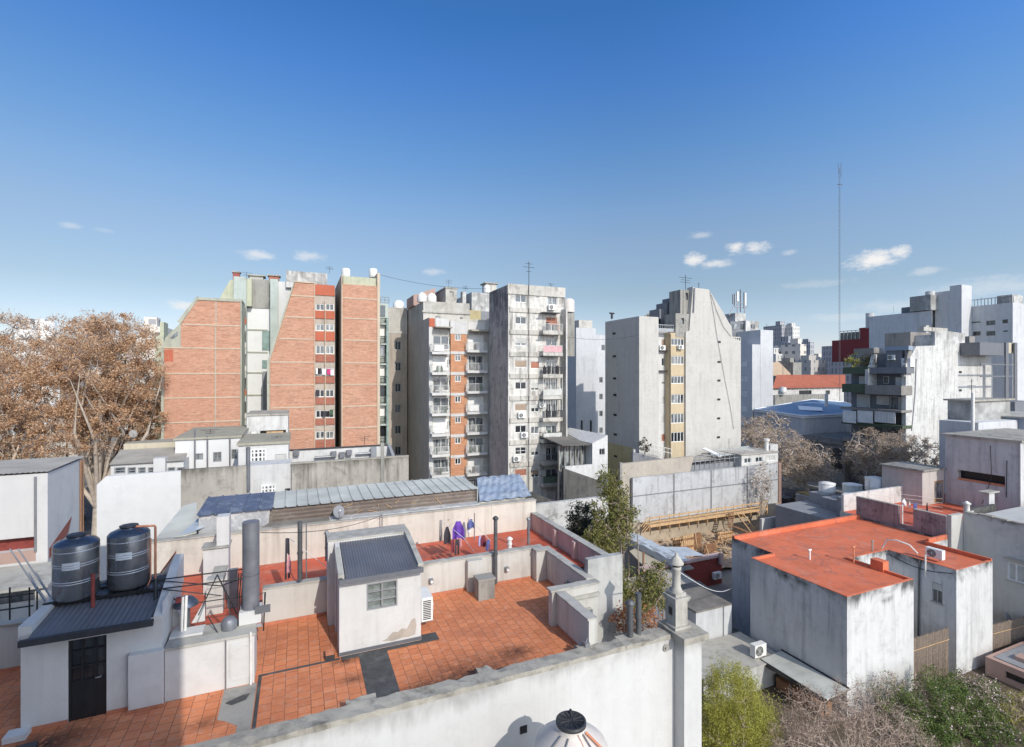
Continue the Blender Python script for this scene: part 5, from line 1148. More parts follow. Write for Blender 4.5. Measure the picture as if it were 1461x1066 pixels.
for k, (a, c, d) in enumerate(rows):
    for i, h in enumerate((a, c)):
        s, m = sty[(k*3+i*4+(2 if k == 2 else 0)) % len(sty)] if k > 1 else ('slide', 'glass_dark' if k else 'glass')
        window(WT, fr, h, s, 'frame_white', m if s in ('slide','grid') else 'glass_dark', .12, shut=m if 'shutter' in m else 'shutter_grey', drop=random.uniform(.45,.8), t=.07, rows=2 if s == 'grid' else 1)
    window(WT, fr, d, 'half' if k == 1 else 'slide', 'frame_white', 'glass_dark' if k % 2 else 'glass', .14, shut='shutter_red', drop=.6, t=.07)
    o = k*31.0
    if k:
        MB().box(x3(727), x3(772), Y3-.14, Y3-.003, z3(416+o), z3(409.5+o)).build('floor_band', 'band_dirty', WT)
        xa, xb = XY(775, Y3-1.1), XY(803, Y3-1.1); zs = ZY(790, 441+o, Y3-1.1)
        bb = MB().box(xa, xb, Y3-1.1, Y3-.003, zs-.45, zs).build('balcony', 'band_dirty', WT)
        r = MB(); zr = zs+.85
        r.tube([(xa+.04,Y3-.02,zr),(xa+.04,Y3-1.06,zr),(xb-.04,Y3-1.06,zr),(xb-.04,Y3-.02,zr)], .03, 5); m = 16
        for q in range(m+1): x = xa+.04+(xb-xa-.08)*q/m; r.box(x-.015, x+.015, Y3-1.075, Y3-1.045, zs, zr)
        r.build('railing', random.choice(['rail_dark','rail_white','rail_grey','rail_dark']), bb)
        if k in (2, 4, 6, 8): MB().box(xa+.1, xb-.1, Y3-1.04, Y3-1.0, zs+.05, zs+.8).build('screen', ('cloth_pink','shutter_grey','shutter_white','mesh_green')[k//2-1], bb)
        if k in (4, 7, 5): 
            g = MB()
            for q in range(9): x = xa+.04+(xb-xa-.08)*q/8; g.box(x-.02, x+.02, Y3-1.07, Y3-1.04, zr, zs+2.2)
            g.build('grille', 'rail_white', bb)
        for q in range(random.randint(2, 5)):
            x = random.uniform(xa+.3, xb-.3); s = random.uniform(.12, .28); MB().lathe((x, Y3-.7, zs), [(s*.7,0),(s,.3),(s*.9,.6+random.random()*.6),(.03,1.1)], 8).build('plant_pot', random.choice(['pot_green','cloth_dark','shutter_grey','cloth_magenta' if k == 3 else 'clay_wall']), bb)
        MB().box(xa, xb-.3, Y3-1.15, Y3-.003, zs+2.2, zs+2.3).build('awning', 'flash_dark' if k % 2 else 'coping', WT)
MB().box(x3(801), x3(803), Y3-1.2, Y3-.003, 0, z3(409+31)).build('pilaster', 'tower_white', WT)
b = MB(); b.tube([(x3(753.5), Y3-.22, z3(700)), (x3(753.5), Y3-.22, z3(375))], .04, 6); MS = b.build('mast', 'rail_dark', None, 'thin black antenna mast running up the front of the white tower', 'mast')
for y, w in ((378, .5), (383, .8), (389, .4)): MB().tube([(x3(753.5)-w, Y3-.3, z3(y)), (x3(753.5)+w, Y3-.14, z3(y))], .025, 4).build('crossbar', 'rail_dark', MS)
for i, (x, y) in enumerate(((787, 439), (744, 593), (748, 621), (737, 655), (774, 578))):
    a = PY(x, y, Y3-.3); ac_unit(None, (a[0], a[1], a[2]-.35), sx=.9, sz=.7, label=('air conditioner under the top right window of the white tower','air conditioner under a yellow-lit window on the white tower','pale air conditioner below a shuttered window of the white tower','lowest air conditioner on the white tower front','air conditioner beside the balcony column of the white tower')[i])
MB().lathe((XY(811,Y3+8), Y3+8, ZY(811,446,Y3+8)), [(.9,0),(.9,1.7),(.6,2.0)], 16).build('roof_tank', 'tank_beige', None, 'beige roof tank to the right of the white tower top', 'water tank')
# roof plant behind
MB().box(xR+.01, XY(815,Y3+8), Y3+7, Y3+9.8, 22.5, ZY(811,448,Y3+8)).build('rear_wing', 'conc_dark', None, 'grey rear wing just visible right of the white tower top', 'building')

# =============== blue-white block in the gap
YG2 = 80.0
GP = thing('pale_block', 'plain pale block half in shade between the white tower and the concrete tower', 'apartment building', (XY(835, YG2), YG2+8, 0))
xa, xb = XY(822, YG2), XY(850, YG2); yb = YX(806, xa)
fr = ('F', YG2)
MB().bldg(xa, xb, YG2, yb, 0, ZY(835, 468, YG2)).build('wall', 'white_cool', GP)
fr2 = ('F', YG2+4); hs = [hole(fr2, 858, 492, 863, 500)] + [hole(fr2, 855, 538+k*24, 860, 546+k*24) for k in range(4)]
MB().bldg(xb+.01, XY(868,YG2+4), YG2+4, YG2+14, 0, ZY(858, 478, YG2+4), hs).build('wing', 'white_cool', GP)
for h in hs: window(GP, fr2, h, 'slide', 'frame_grey', 'glass_dark', .1, t=.08)
MB().box(XY(826,YG2+3), XY(845,YG2+3), YG2+3, YG2+8, ZY(835,468,YG2), ZY(835,457,YG2+3)).build('roof_room', 'band_dirty', GP)
for x in (830, 843): MB().tube([PY(x, 600, YG2-14), PY(x, 622, YG2-14)], .16, 8).build('flue', 'flash_dark', None, ('left' if x == 830 else 'right')+' black flue above the dark roof of the small gabled house', 'flue')
# small gabled house in the gap
SG = thing('gabled_house', 'small white gabled house with dark glazed verandah in the gap', 'house', (XY(835, 50), 52, 0))
Yg = 50.0; fr = ('F', Yg); hx = hole(fr, 855, 640, 863, 649)
xa, xm, xb = XY(806, Yg), XY(845, Yg), XY(867, Yg)
b = MB(); b.wall(fr, xm, xb, 0, ZY(855, 632, Yg), [hx], .2); b.prism([(xm,Yg+.003,ZY(855,632,Yg)),(xb,Yg+.003,ZY(855,632,Yg)),(xb,Yg+.003,ZY(866,621,Yg))], (0,9,0)); b.box(xm, xb, Yg+.25, Yg+9, 0, ZY(855,632,Yg)-.02); b.build('wall', 'white_party', SG)
window(SG, fr, hx, 'slide', 'frame_grey', 'glass_dark', .12, t=.08)
b = MB(); b.box(xa, xm-.01, Yg-.1, Yg+.2, 0, ZY(825, 664, Yg)); b.build('parapet', 'white_party', SG)
b = MB(); b.box(xa, xm-.01, Yg+1.5, Yg+1.7, 5, ZY(825,634,Yg+1.5)); vv = b.build('verandah', 'glass_dark', SG)
b = MB()
for i in range(6): x = xa+(xm-xa)*i/5; b.box(x-.06, x+.06, Yg+1.3, Yg+1.49, 5, ZY(825,634,Yg+1.5))
b.build('post', 'conc_dark', vv)
b = MB(); b.corr((xa-.2, Yg+.2, ZY(825,634,Yg+.5)), (xm+.4, Yg+.2, ZY(825,636,Yg+.5)), (xb, Yg+9, ZY(860,612,Yg+9)), (xa, Yg+9, ZY(815,614,Yg+9)), 13, .1, trap=True); b.build('roof', 'fibro', SG)
# =============== concrete tower
Y4 = 52.4
CT = thing('concrete_tower', 'pale concrete tower with a sloping right shoulder and a yellow window strip', 'apartment building', (XY(985, Y4), Y4+5, 0))
def x4(x): return XY(x, Y4)
def z4(x, y): return ZY(x, y, Y4)
b = MB(); pts = [(978.4,0),(978.4,473.7),(983.7,472),(985.6,446),(988.8,409),(991.6,410.7),(1011,413),(1016,420.3),(1031.8,445.8),(1043.8,466.6),(1045,482),(1057,486.5),(1057,0)]
b.prism([(x4(x), Y4, z4(x, y) if y else 0) for x, y in pts], (0,1.1,0)); b.box(x4(982), x4(1044), Y4+1.11, Y4+14, 0, z4(1010,474)); b.box(x4(1044)+.01, x4(1057)-.02, Y4+1.11, Y4+14, 0, z4(1050,490)); b.build('right_wall', 'conc', CT)
xl, xe = x4(912), x4(939.5); yb = YX(863.5, xl)
b = MB(); b.bldg(xl, xe, Y4, yb, 0, z4(925, 451.8)); b.build('left_wall', 'conc', CT)
b = MB(); b.box(xl-.03, xl-.002, Y4+1.2, yb, 0, ZX(880, 634, xl)).build('ochre_base', 'ochre_wall', CT)
Yr = Y4+.25; fr = ('F', Yr)
hs = [hole(fr, 957.5, a, 976, c) for a, c in ((483,493),(508,520),(536.5,547.5),(562.5,576),(590,604),(616.5,630.7))]
MB().wall(fr, XY(957,Yr), XY(978.6,Yr), 0, ZY(967,475,Yr), hs, .2).box(XY(957,Yr), XY(978.6,Yr), Yr+.22, Yr+8, 0, ZY(967,475,Yr)).build('yellow_strip', 'yellow_panel', CT)
for i, h in enumerate(hs): window(CT, fr, h, 'grid', 'frame_white', ('glass','glass_dark')[i % 2], .12, n=4, rows=1, t=.08)
Yq = Y4+1.4; fr = ('F', Yq)
hs = [hole(fr, 944, a, 951.5, c) for a, c in ((484,496),(511,522),(545,548),(565,577),(592,604),(619,630))]
MB().wall(fr, xe, XY(955.5,Yq), 0, ZY(947,472,Yq), hs, .15).box(xe, XY(955.5,Yq), Yq+.17, Yq+8, 0, ZY(947,472,Yq)).build('white_strip', 'white_party', CT)
for i, h in enumerate(hs): window(CT, fr, h, 'shut' if i in (0,3,4,5) else 'slide', 'frame_white', 'glass', .1, shut=('shutter_wood','','','shutter_grey','shutter_grey','shutter_red')[i] or 'shutter_wood', t=.06)
for y in (501, 529): MB().box(xe, XY(957,Yq), Yq-.5, Yq-.003, ZY(948,y+1,Yq), ZY(948,y-.5,Yq)).build('ledge', 'flash_dark', CT)
# stepped dark stair heads on the roof
def rbox(name, xa, ya, xb, yb_, Y, mat, dp=4, hole_=None):
    f = ('F', Y); hh = [hole(f, *hole_)] if hole_ else []
    o = MB().bldg(XY(xa,Y), XY(xb,Y), Y, Y+min(dp,2.2), ZY((xa+xb)/2, yb_, Y)-.5, ZY((xa+xb)/2, ya, Y), hh, depth=.3).build(name, mat, CT)
    if hh: MB().fbox(f, hh[0][0], hh[0][1], hh[0][2], hh[0][3], .25, .29).build('pane', 'glass_dark', o)
    return o
rbox('lift_room', 970.7, 414, 988.2, 472, Y4+.6, 'conc_dark', 5, (978,418,981.5,428)); rbox('stair_room', 964, 447.5, 985, 476, Y4+.2, 'conc_dark', 3, (971.5,454,976,462.5))
rbox('stair_step', 960, 425, 971, 476, Y4+3, 'slate_facade'); rbox('stair_step', 951, 432, 961, 476, Y4+3.4, 'slate_facade'); rbox('stair_step', 941, 441, 952, 476, Y4+3.8, 'slate_facade', 4, (940.5,455,943.5,462))
b = MB(); b.box(XY(939,Y4+.5), XY(964,Y4+.5), Y4+.45, Y4+.6, z4(950,473), z4(950,468)); b.tube([PY(939,463.5,Y4+.5), PY(964,464.5,Y4+.5)], .07, 6)
for k in range(9): b.tube([PY(939.5+k*3,464,Y4+.5), PY(939.5+k*3,470,Y4+.5)], .04, 4)
b.build('railing', 'rail_grey', CT)
b = MB(); b.prism([PY(919,452,Y4+8), PY(953,431,Y4+8), PY(958,431,Y4+8), PY(958,455,Y4+8), PY(919,455,Y4+8)], (0,.4,0)); b.build('sloping_roof', 'sand_roof', CT)
b = MB()
for q in (((1013,416),(1017,440),(1024,485),(1034,540),(1041,575),(1047,612)), ((1015,420),(1022,442),(1032,466),(1043,480))): b.tube([PY(x, y, Y4-.08) for x, y in q], .028, 5)
b.build('cable', 'mid_grey', CT)
for i, y in enumerate((488,516.5,543,570,597,624)):
    a = PY(1026-.2*i, y, Y4); MB().box(a[0]-.28, a[0]+.28, Y4-.03, Y4-.003, a[2]-.14, a[2]+.14).build('air_vent', 'black_metal', CT)
for i, y in enumerate((476,508.5,540,563.5,592,620,651,681)):
    a = PX(876.5+.35*i, y, xl); MB().box(xl-.06, xl-.033, a[1]-.35, a[1]+.35, a[2]-.14, a[2]+.14).build('air_vent', 'black_metal', CT)
b = MB(); b.box(x4(1045)-.02, x4(1057), Y4+.05, Y4+.2, z4(1050,482), z4(1050,480.5))
for k in range(5): b.box(x4(1045+k*2.9), x4(1045+k*2.9)+.12, Y4+.05, Y4+.2, z4(1050,487), z4(1050,482))
b.build('shoulder_railing', 'conc', CT)
MB().tube([PY(991, 411, Y4-.1), PY(989.5, 446, Y4-.1)], .1, 6).build('drainpipe', 'duct_grey', CT)
def aerial(x, yb, yt, Y, label, arms=((.2,1.2),(.35,.8),(.5,1.0)), mat='rail_dark', r=.04):
    a = PY(x, yb, Y); z1 = ZY(x, yt, Y); h = z1-a[2]; b = MB(); b.tube([a, (a[0], Y, z1)], r, 5)
    for f, w in arms: b.tube([(a[0]-w, Y-.1, z1-f*h), (a[0]+w, Y+.1, z1-f*h)], r*.7, 4)
    return b.build('tv_aerial', mat, None, label, 'aerial')
aerial(978, 414, 392, Y4+2, 'tall aerial with crossbars on the concrete tower roof'); aerial(997, 412, 404, Y4+2, 'short aerial stub on the concrete tower summit', ((.1,.2),)); 
aerial(962, 425, 416, Y4+4, 'small aerial on the dark stair head of the concrete tower', ((.2,.5),))
aerial(873, 455, 447, Y4+7, 'short stub chimney aerial at the left corner of the concrete tower', ((.02,.45),), r=.16)
ac_unit(None, (XY(945,Yq-.5), Yq-.45, ZY(945,500.5,Yq-.5)+.02), sx=.9, sz=.7, label='air conditioner on the top white ledge of the concrete tower')
ac_unit(None, (XY(971,Yr-.3), Yr-.3, ZY(971,499,Yr-.3)), sx=.8, sz=.6, label='air conditioner under the top yellow window of the concrete tower')

# =============== yard walls and sheds before it
Yp = 46.3
PW = thing('panel_wall', 'long wall of faded pale blue panels behind the building site', 'wall', (XY(1010, Yp), Yp, 0))
zt0, zt1 = ZY(905, 682, Yp), ZY(1110, 661, Yp); x0, x1 = XY(903, Yp), XY(1110, Yp)
MB().prism([(x0,Yp,3.2),(x1,Yp,3.2),(x1,Yp,zt1),(x0,Yp,zt0)], (0,.3,0)).build('panel', 'panel_pale', PW)
MB().box(x0-1.2, x1, Yp-.12, Yp+.28, -2, 3.19).build('footing', 'rubble', PW)
b = MB()
for x in (961.5, 1014.5, 1066): X = XY(x, Yp); b.box(X-.07, X+.07, Yp-.06, Yp-.003, 3.3, zt0)
z = ZY(1000, 697, Yp); b.box(x0, x1, Yp-.03, Yp-.003, z-.05, z+.05); b.build('batten', 'grey_metal', PW)
b = MB(); b.box(x1+.01, x1+.5, Yp-.1, Yp+.5, 0, zt1); b.build('brick_pier', 'brick_old', PW)
b = MB(); b.prism([(XY(886,Yp+.5),Yp+.5,0),(XY(905,Yp+.5),Yp+.5,0),(XY(960,Yp+.5),Yp+.5,0),(XY(990,Yp+.5),Yp+.5,ZY(990,651,Yp+.5)),(XY(886,Yp+.5),Yp+.5,ZY(886,662,Yp+.5))], (0,.4,0)); b.build('tan_wall', 'bare_plaster', None, 'tan rendered wall rising above the panel wall at its left end', 'wall')
MB().box(XY(884,Yp+.4), XY(887,Yp+.4), Yp+.3, Yp+.49, 0, ZY(885,661,Yp)).build('post', 'conc_dark', None, 'dark narrow pier between ochre wall and tan wall', 'pier')
MB().prism([PY(903, 645, 51), PY(945, 655, 49.5), (PY(945,655,49.5)[0], 49.5, 4), (PY(903,645,51)[0], 51, 4)], (0,.3,0)).build('yard_wall', 'mid_grey', None, 'grey sloping yard wall at the foot of the concrete tower', 'wall')
MB().box(XY(903.4,51.3), XY(906,51.3), 51.2, 51.5, 0, ZY(904,641,51.3)).build('post', 'white_worn', None, 'short white post beside the ochre wall', 'pier')
r = MB()
for k in range(7): r.tube([PY(928+k*5, 634+k*1.2, 50.5), PY(928+k*5, 648+k*1.0, 50.5)], .04, 4)
for dy in (0, 6): r.tube([PY(928, 634+dy, 50.5), PY(958, 641+dy, 50.5)], .04, 4)
r.build('railing', 'rail_white', None, 'white railing at the base of the concrete tower', 'railing')
LS = thing('yard_sheds', 'jumble of low grey metal sheds along the top of the panel wall', 'shed', (XY(1020, 48.5), 49, 0))
MB().box(XY(978,48), XY(1058,48), 48, 51.8, 0, ZY(1010, 662, 48)).build('wall', 'mid_grey', LS)
b = MB(); b.corr(PY(978,662,47.6), PY(1030,653,47.6), PY(1035,642,51), PY(985,652,51), 16, .05); b.build('roof', 'fibro', LS)
b = MB(); b.corr(PY(1018,653,47.8), PY(1080,645,47.8), PY(1068,636.5,51.5), PY(1010,642,51.5), 18, .05); b.build('roof', 'panel_grey', LS)
b = MB(); b.prism([PY(1002,641,50), PY(1025,652,47.5), PY(1030,651,47.5), PY(1007,640,50)], (0,0,.12)); b.build('ridge', 'white_fascia', LS)
r = MB()
for k in range(12): r.tube([PY(985+k*7, 668-k*.8, 47.2), PY(985+k*7, 652-k*.8, 47.2)], .05, 4)
for dy in (0, 7): r.tube([PY(985, 653+dy, 47.2), PY(1062, 644.5+dy, 47.2)], .045, 4)
r.build('pipe_rail', 'rail_grey', LS)
fr = ('F', 46.9); hs = [hole(fr, 1062, 653.5, 1072, 661), hole(fr, 1078, 652, 1088, 659.5), hole(fr, 1093, 650, 1106, 658)]
WR = thing('site_cabin', 'long white low cabin with three windows at the right end of the panel wall', 'cabin', (XY(1085,47), 48.5, 0))
MB().bldg(XY(1058,46.9), XY(1110,46.9), 46.9, 50.5, 0, ZY(1085,647.5,46.9), hs).build('wall', 'white_worn', WR)
for i, h in enumerate(hs): window(WR, fr, h, 'slide', 'frame_white', 'glass' if i < 2 else 'shutter_grey', .1, t=.07)
MB().box(XY(1057,46.8), XY(1111,46.8), 46.75, 50.6, ZY(1085,647.5,46.9)+.003, ZY(1085,647.5,46.9)+.12).build('roof', 'fibro', WR)
a = PY(1094, 645, 48); t = MB().tube([(a[0],48,a[2]-.8),(a[0],48,ZY(1094,628,48))], .22, 10).tube([(a[0],48,ZY(1094,629,48)),(a[0],48,ZY(1094,626,48))], .36, 10).build('roof_vent', 'pvc_white', None, 'white mushroom vent on the site cabin', 'vent')
MB().box(XY(1099,49), XY(1110,49), 49, 50, 5, ZY(1104,634.5,49)).build('roof_box', 'white_worn', None, 'white box behind the mushroom vent', 'box')
# walkway of timber along the wall
WK = thing('timber_walkway', 'timber scaffold walkway along the foot of the panel wall', 'walkway', (XY(1005,45.3), 45.3, 0))
xa, xb = XY(923, 45.3), XY(1090, 45.3)
b = MB(); n = 11
for k in range(n): b.box(xa+(xb-xa)*k/n+.02, xa+(xb-xa)*(k+1)/n-.02, 44.8, 46.15, 3.10+.02*(k % 2), 3.16+.02*(k % 2))
b.build('deck', 'timber', WK)
b = MB(); b.box(xa, xb, 44.72, 44.78, 3.0, 3.28); b.box(xa, xb, 44.74, 44.78, 3.95, 4.1); b.box(xa, xb, 44.74, 44.78, 3.5, 3.62); b.build('rail', 'timber', WK)
for k in range(14):
    x = xa+(xb-xa)*k/13; q = MB(); q.box(x-.04, x+.04, 44.785, 44.86, 2.6, 4.2); q.prism([(x-.04,44.86,2.6),(x-.04,46.15,3.09),(x-.04,46.15,2.95),(x-.04,44.86,2.45)], (.08,0,0)); q.build('bracket', 'timber', WK)
b = MB()
for f in (0, .35): b.tube([(xa,44.8+f,3.2),(xa-1.0,44.6+f,2.6)], .05, 5); b.tube([(xa,44.8+f,4.05),(xa-1.1,44.6+f,3.2)], .05, 5)
b.build('ramp', 'timber', WK)
LD = thing('site_ladder', 'dark timber ladder hanging from the walkway', 'ladder', PY(1042, 752, 44.3))
a, c = PY(1043, 731, 44.4), PY(1042, 753, 44.0); b = MB()
for s in (-.35, .35): b.tube([(a[0]+s,a[1],a[2]),(c[0]+s,c[1],c[2])], .05, 5)
b.build('stile', 'timber_dark', LD)
for k in range(7):
    f = (k+.5)/7; p = [a[i]+(c[i]-a[i])*f for i in range(3)]; MB().box(p[0]-.4, p[0]+.4, p[1]-.05, p[1]+.03, p[2]-.05, p[2]+.05).build('rung', 'timber_dark', LD)
b = MB()
for s in (0, 9): b.tube([PY(1050+s, 731, 44.3), PY(1072+s*.9, 760, 43.2)], .07, 5)
for k in range(6): b.tube([PY(1052+k*4, 734+k*4.7, 44.2), PY(1061+k*3.9, 733+k*4.7, 44.2)], .04, 4)
b.build('site_stair', 'timber', None, 'sloping timber stair right of the dark ladder', 'stair')
b = MB()
for k in range(9): p = PY(1047+k*2.8, 751+k*1.2, 43.2); b.box(p[0]-.25, p[0]+.25, 42.7, 43.2, p[2]-.06, p[2])
b.build('low_stair', 'timber_dark', None, 'dark timber steps on the excavated earth', 'stair')
# formwork
def form(xa, xb, yt, yb_, Y, label, dp=.5, mat='timber', n=6, tilt=0):
    A, B = XY(xa, Y), XY(xb, Y); z0, z1 = ZY((xa+xb)/2, yb_, Y), ZY((xa+xb)/2, yt, Y)
    t = thing('formwork', label, 'formwork', ((A+B)/2, Y, z0), 'timber formwork on the building site'); b = MB()
    for k in range(n): b.box(A+(B-A)*k/n+.015, A+(B-A)*(k+1)/n-.015, Y, Y+.06, z0, z1+random.uniform(-.08,.08))
    b.build('board', mat, t)
    for f in (.25, .7): MB().box(A, B, Y-.07, Y-.003, z0+f*(z1-z0), z0+(f+.1)*(z1-z0)).build('waler', 'timber_dark', t)
    q = MB(); q.tube([(A+.2,Y-.05,z1),(A-.3,Y-1.1,z0)], .05, 5); q.build('strut', 'timber', t)
    return t
form(972, 990, 763, 787, 41.5, 'upright timber formwork panel next to the blue-grey tarpaulin wall', mat='timber'); form(989, 1001, 760, 786, 42.5, 'dark red-brown formwork panel in the middle of the site', mat='timber_dark', n=4); form(1004, 1022, 776, 788, 40.6, 'low formwork panel behind the pink coping', mat='timber_dark'); form(1024, 1046, 758, 772, 43.4, 'formwork panel below the ladder', n=7); form(960, 972, 768, 780, 43.2, 'short formwork panel at the left of the site', n=4)
b = MB(); random.seed(5)
for i in range(46):
    x = random.uniform(960, 1046); Y = random.uniform(39.5, 44.2); p = PY(x, 800, Y); z = .5+random.random()*.8+max(0, Y-44)*.25; L = random.uniform(.8, 2.6); a = random.uniform(0, 3.14)
    b.tube([(p[0]-L/2*math.cos(a), Y-L/2*math.sin(a), z), (p[0]+L/2*math.cos(a), Y+L/2*math.sin(a), z+random.uniform(-.2,.4))], random.choice([.04,.05,.08]), 4)
b.build('timber_scrap', ['timber'], None, 'loose timber planks and poles strewn over the building site', 'timber', kind='stuff')
b = MB()
for i in range(260):
    x = random.uniform(905, 1046); Y = random.uniform(39, 45.9); p = PY(x, 800, Y); s = random.uniform(.08, .32); z = .35+max(0, Y-44)*.255+random.random()*.3
    b.lathe((p[0], Y, z), [(s*.6,0),(s,s*.4),(s*.5,s*.9)], random.choice([4,5,6]), smooth=False)
b.build('rubble', 'rubble', None, 'broken stone rubble below the timber walkway', 'rubble', kind='stuff')
# tarp-covered dividing wall
TW = thing('dividing_wall', 'long dividing wall under a blue-grey sheet beside the building site', 'wall', (31.5, 40, 0))
ya, yb_ = 34.9, 45.3
MB().box(30.9, 31.5, ya, yb_, 0, 3.3).build('wall', 'tarp_dark', TW)
b = MB(); N = 16
for i in range(N):
    y0, y1 = ya+(yb_-ya)*i/N, ya+(yb_-ya)*(i+1)/N; f = lambda k: .06*math.sin(k*2.1)
    b.quad((30.75,y0,3.32+f(i)),(32.6,y0,3.22+f(i+1)),(32.6,y1,3.22+f(i+2)),(30.75,y1,3.32+f(i+1))); b.quad((30.75,y0,3.32+f(i)),(30.75,y1,3.32+f(i+1)),(30.72,y1,2.7+f(i)*2),(30.72,y0,2.7+f(i-1)*2))
b.quad((32.6,36.0,3.22),(35.2,36.1,2.9),(35.2,38.6,2.9),(32.6,38.8,3.22)); b.build('sheet', 'tarp', TW)
MB().prism([PZ(898,788,2.6), PZ(925,775,2.6), PZ(962,800,2.6), PZ(930,822,2.6)], (0,0,.12)).build('sand_roof', 'sand_roof', None, 'small sand-coloured flat roof below the dividing wall', 'roof')
MB().prism([PZ(936,822,2.3), PZ(925,792,2.3), PZ(975,800,2.3), PZ(990,812,2.3)], (0,0,.1)).build('roof_slab', 'cement', None, 'grey flat slab between sand-coloured roof and pink coping', 'roof')
MB().tube([PZ(918,806,2.7), (PZ(918,806,2.7)[0], PZ(918,806,2.7)[1], 3.9)], .09, 8).build('vent_pipe', 'timber_dark', None, 'brown pipe standing on the sand-coloured roof', 'pipe')
PC = thing('pink_wall', 'dark red yard wall with a pink coping behind the red-roofed house', 'wall', (33, 36, 0))
MB().box(28.0, XY(1030, 36), 36, 36.35, 0, 2.55).build('wall', 'red_paint', PC); MB().box(27.9, XY(1030, 36)+.1, 35.9, 36.6, 2.553, 2.75).build('coping', 'pink_wall', PC)
MB().box(XY(1027,35.7), XY(1031,35.7), 35.6, 35.88, 2.0, 3.0).build('pier', 'pink_wall', PC)
ac_unit(None, (XY(1024, 35.5), 35.6, ZY(1024, 826, 35.6)), sx=.9, sz=.65, label='air conditioner in shade on the dark red yard wall')
DS = thing('dark_shed', 'dark low shed with broken corrugated roof in the shade behind the conical chimney', 'shed', (28.5, 32.5, 0))
MB().box(24.6, 31.2, 30.3, 35.2, 0, 2.0).build('wall', 'mid_grey', DS)
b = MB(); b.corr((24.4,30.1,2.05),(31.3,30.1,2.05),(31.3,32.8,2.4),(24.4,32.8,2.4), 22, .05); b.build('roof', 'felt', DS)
b = MB(); b.corr((24.4,32.9,2.2),(31.3,32.9,2.2),(31.3,35.4,2.5),(24.4,35.4,2.5), 22, .05); b.build('roof', 'fibro', DS)
MB().box(20.2, 24.3, 27.2, 31.5, 0, 3.0).build('side_house', 'mid_grey', None, 'small grey outbuilding directly behind the conical chimney', 'outbuilding')
WH = thing('white_outhouse', 'small white outhouse in shade left of the red-roofed house', 'outbuilding', (27, 27.5, 0))
MB().box(XY(993,26.6), XY(1041,26.6), 26.6, 29.5, 0, ZY(1015,869,26.6)).build('wall', 'white_cool', WH)
MB().box(XY(1033,26.5), XY(1041,26.5)+.2, 26.5, 26.59, 0, ZY(1015,869,26.6)).build('pilaster', 'white_cool', WH)
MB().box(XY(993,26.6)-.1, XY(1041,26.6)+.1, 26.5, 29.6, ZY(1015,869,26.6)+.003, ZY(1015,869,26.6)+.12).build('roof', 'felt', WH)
AX = thing('low_annex', 'low flat annex with a ledge below the white outhouse', 'outbuilding', (25.5, 24.6, 0))
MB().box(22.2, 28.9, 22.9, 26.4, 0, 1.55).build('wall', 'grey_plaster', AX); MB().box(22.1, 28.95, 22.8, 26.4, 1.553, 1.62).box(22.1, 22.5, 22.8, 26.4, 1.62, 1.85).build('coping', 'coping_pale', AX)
ac_unit(None, (27.5, 23.6, 1.63), sx=1.0, sz=.85, sy=.4, label='air conditioner with round fan on the low flat annex', rotz=0)

# =============== red-roofed white house
RH = thing('red_roof_house', 'white house with flat red membrane roof and a notch for its patio', 'house', (36, 24, 0))
XA, XB, XC, XD, XE, XN = 29.3, 35.7, 39.9, 44.3, 46.75, 31.5
Yf, Yp2, Yn, Yb = 19.05, 23.0, 25.8, 29.5; ZR = 6.88; ZP = 7.02
poly = [(XA,Yf),(XB,Yf),(XB,Yp2),(XC,Yp2),(XC,Yf-.25),(XD,Yf-.25),(XD,22.6),(XE,22.6),(XE,Yb),(XN,Yb),(XN,Yn),(XA,Yn)]
frp = ('L', XC); hw = (20.3, 21.4, ZX(1337,862,XC), ZX(1337,832,XC)); hw = hole(frp, 1330, 832, 1345, 860)
b = MB(); n = len(poly)
for i in range(n):
    p, q = poly[i], poly[(i+1) % n]
    if p[0] == q[0] == XC and abs(p[1]-q[1]) > 2: b.wall(frp, min(p[1],q[1]), max(p[1],q[1]), 0, ZP, [hw], .14)
    else: b.quad((p[0],p[1],0),(q[0],q[1],0),(q[0],q[1],ZP),(p[0],p[1],ZP))
b.build('wall', 'house_white', RH)
window(RH, frp, hw, 'half', 'frame_grey', 'glass_dark', .08, shut='shutter_grey', drop=.35, t=.06, sill='coping_pale')
b = MB(); b.add([(x, y, ZR) for x, y in poly], [tuple(range(n))]); b.build('roof', 'red_roof', RH)
b = MB(); t_ = .17
def lip(x0, x1, y0, y1, zt=ZP+.03): b.box(x0, x1, y0, y1, ZR-.05, zt)
e = .015
lip(XA+e, XA+t_, Yf+e, Yn-e); lip(XA+t_, XB-t_, Yf+e, Yf+t_); lip(XB-t_, XB-e, Yf+e, Yp2+t_); lip(XB-e, XC+e, Yp2+e, Yp2+t_); lip(XC+e, XC+t_, Yf-.25+e, Yp2+t_); lip(XC+t_, XD-t_, Yf-.25+e, Yf-.25+t_); lip(XD-t_, XD-e, Yf-.25+e, 22.6+t_, ZP+.14); lip(XD-e, XE-e, 22.6+e, 22.6+t_, ZP+.35); lip(XN+e, XE-e, Yb-t_-.1, Yb-e, ZP+.2); lip(XN+e, XN+t_, Yn-e, Yb-t_-.1); lip(XA+t_, XN+e, Yn-t_, Yn-e)
b.build('parapet', 'red_roof', RH)
b = MB(); b.box(36.0-.55, 36.0+.05, 20.7, 21.5, ZR-.02, 7.55); b.build('roof_block', 'red_roof', RH)
b = MB(); b.tube([(33.2,24.2,ZR),(33.2,24.2,7.55)], .06, 8); b.tube([(33.05,24.2,7.55),(33.35,24.2,7.55)], .06, 8); b.build('vent_pipe', 'pvc_white', None, 'white T-shaped vent pipe left of centre on the red membrane roof', 'pipe')
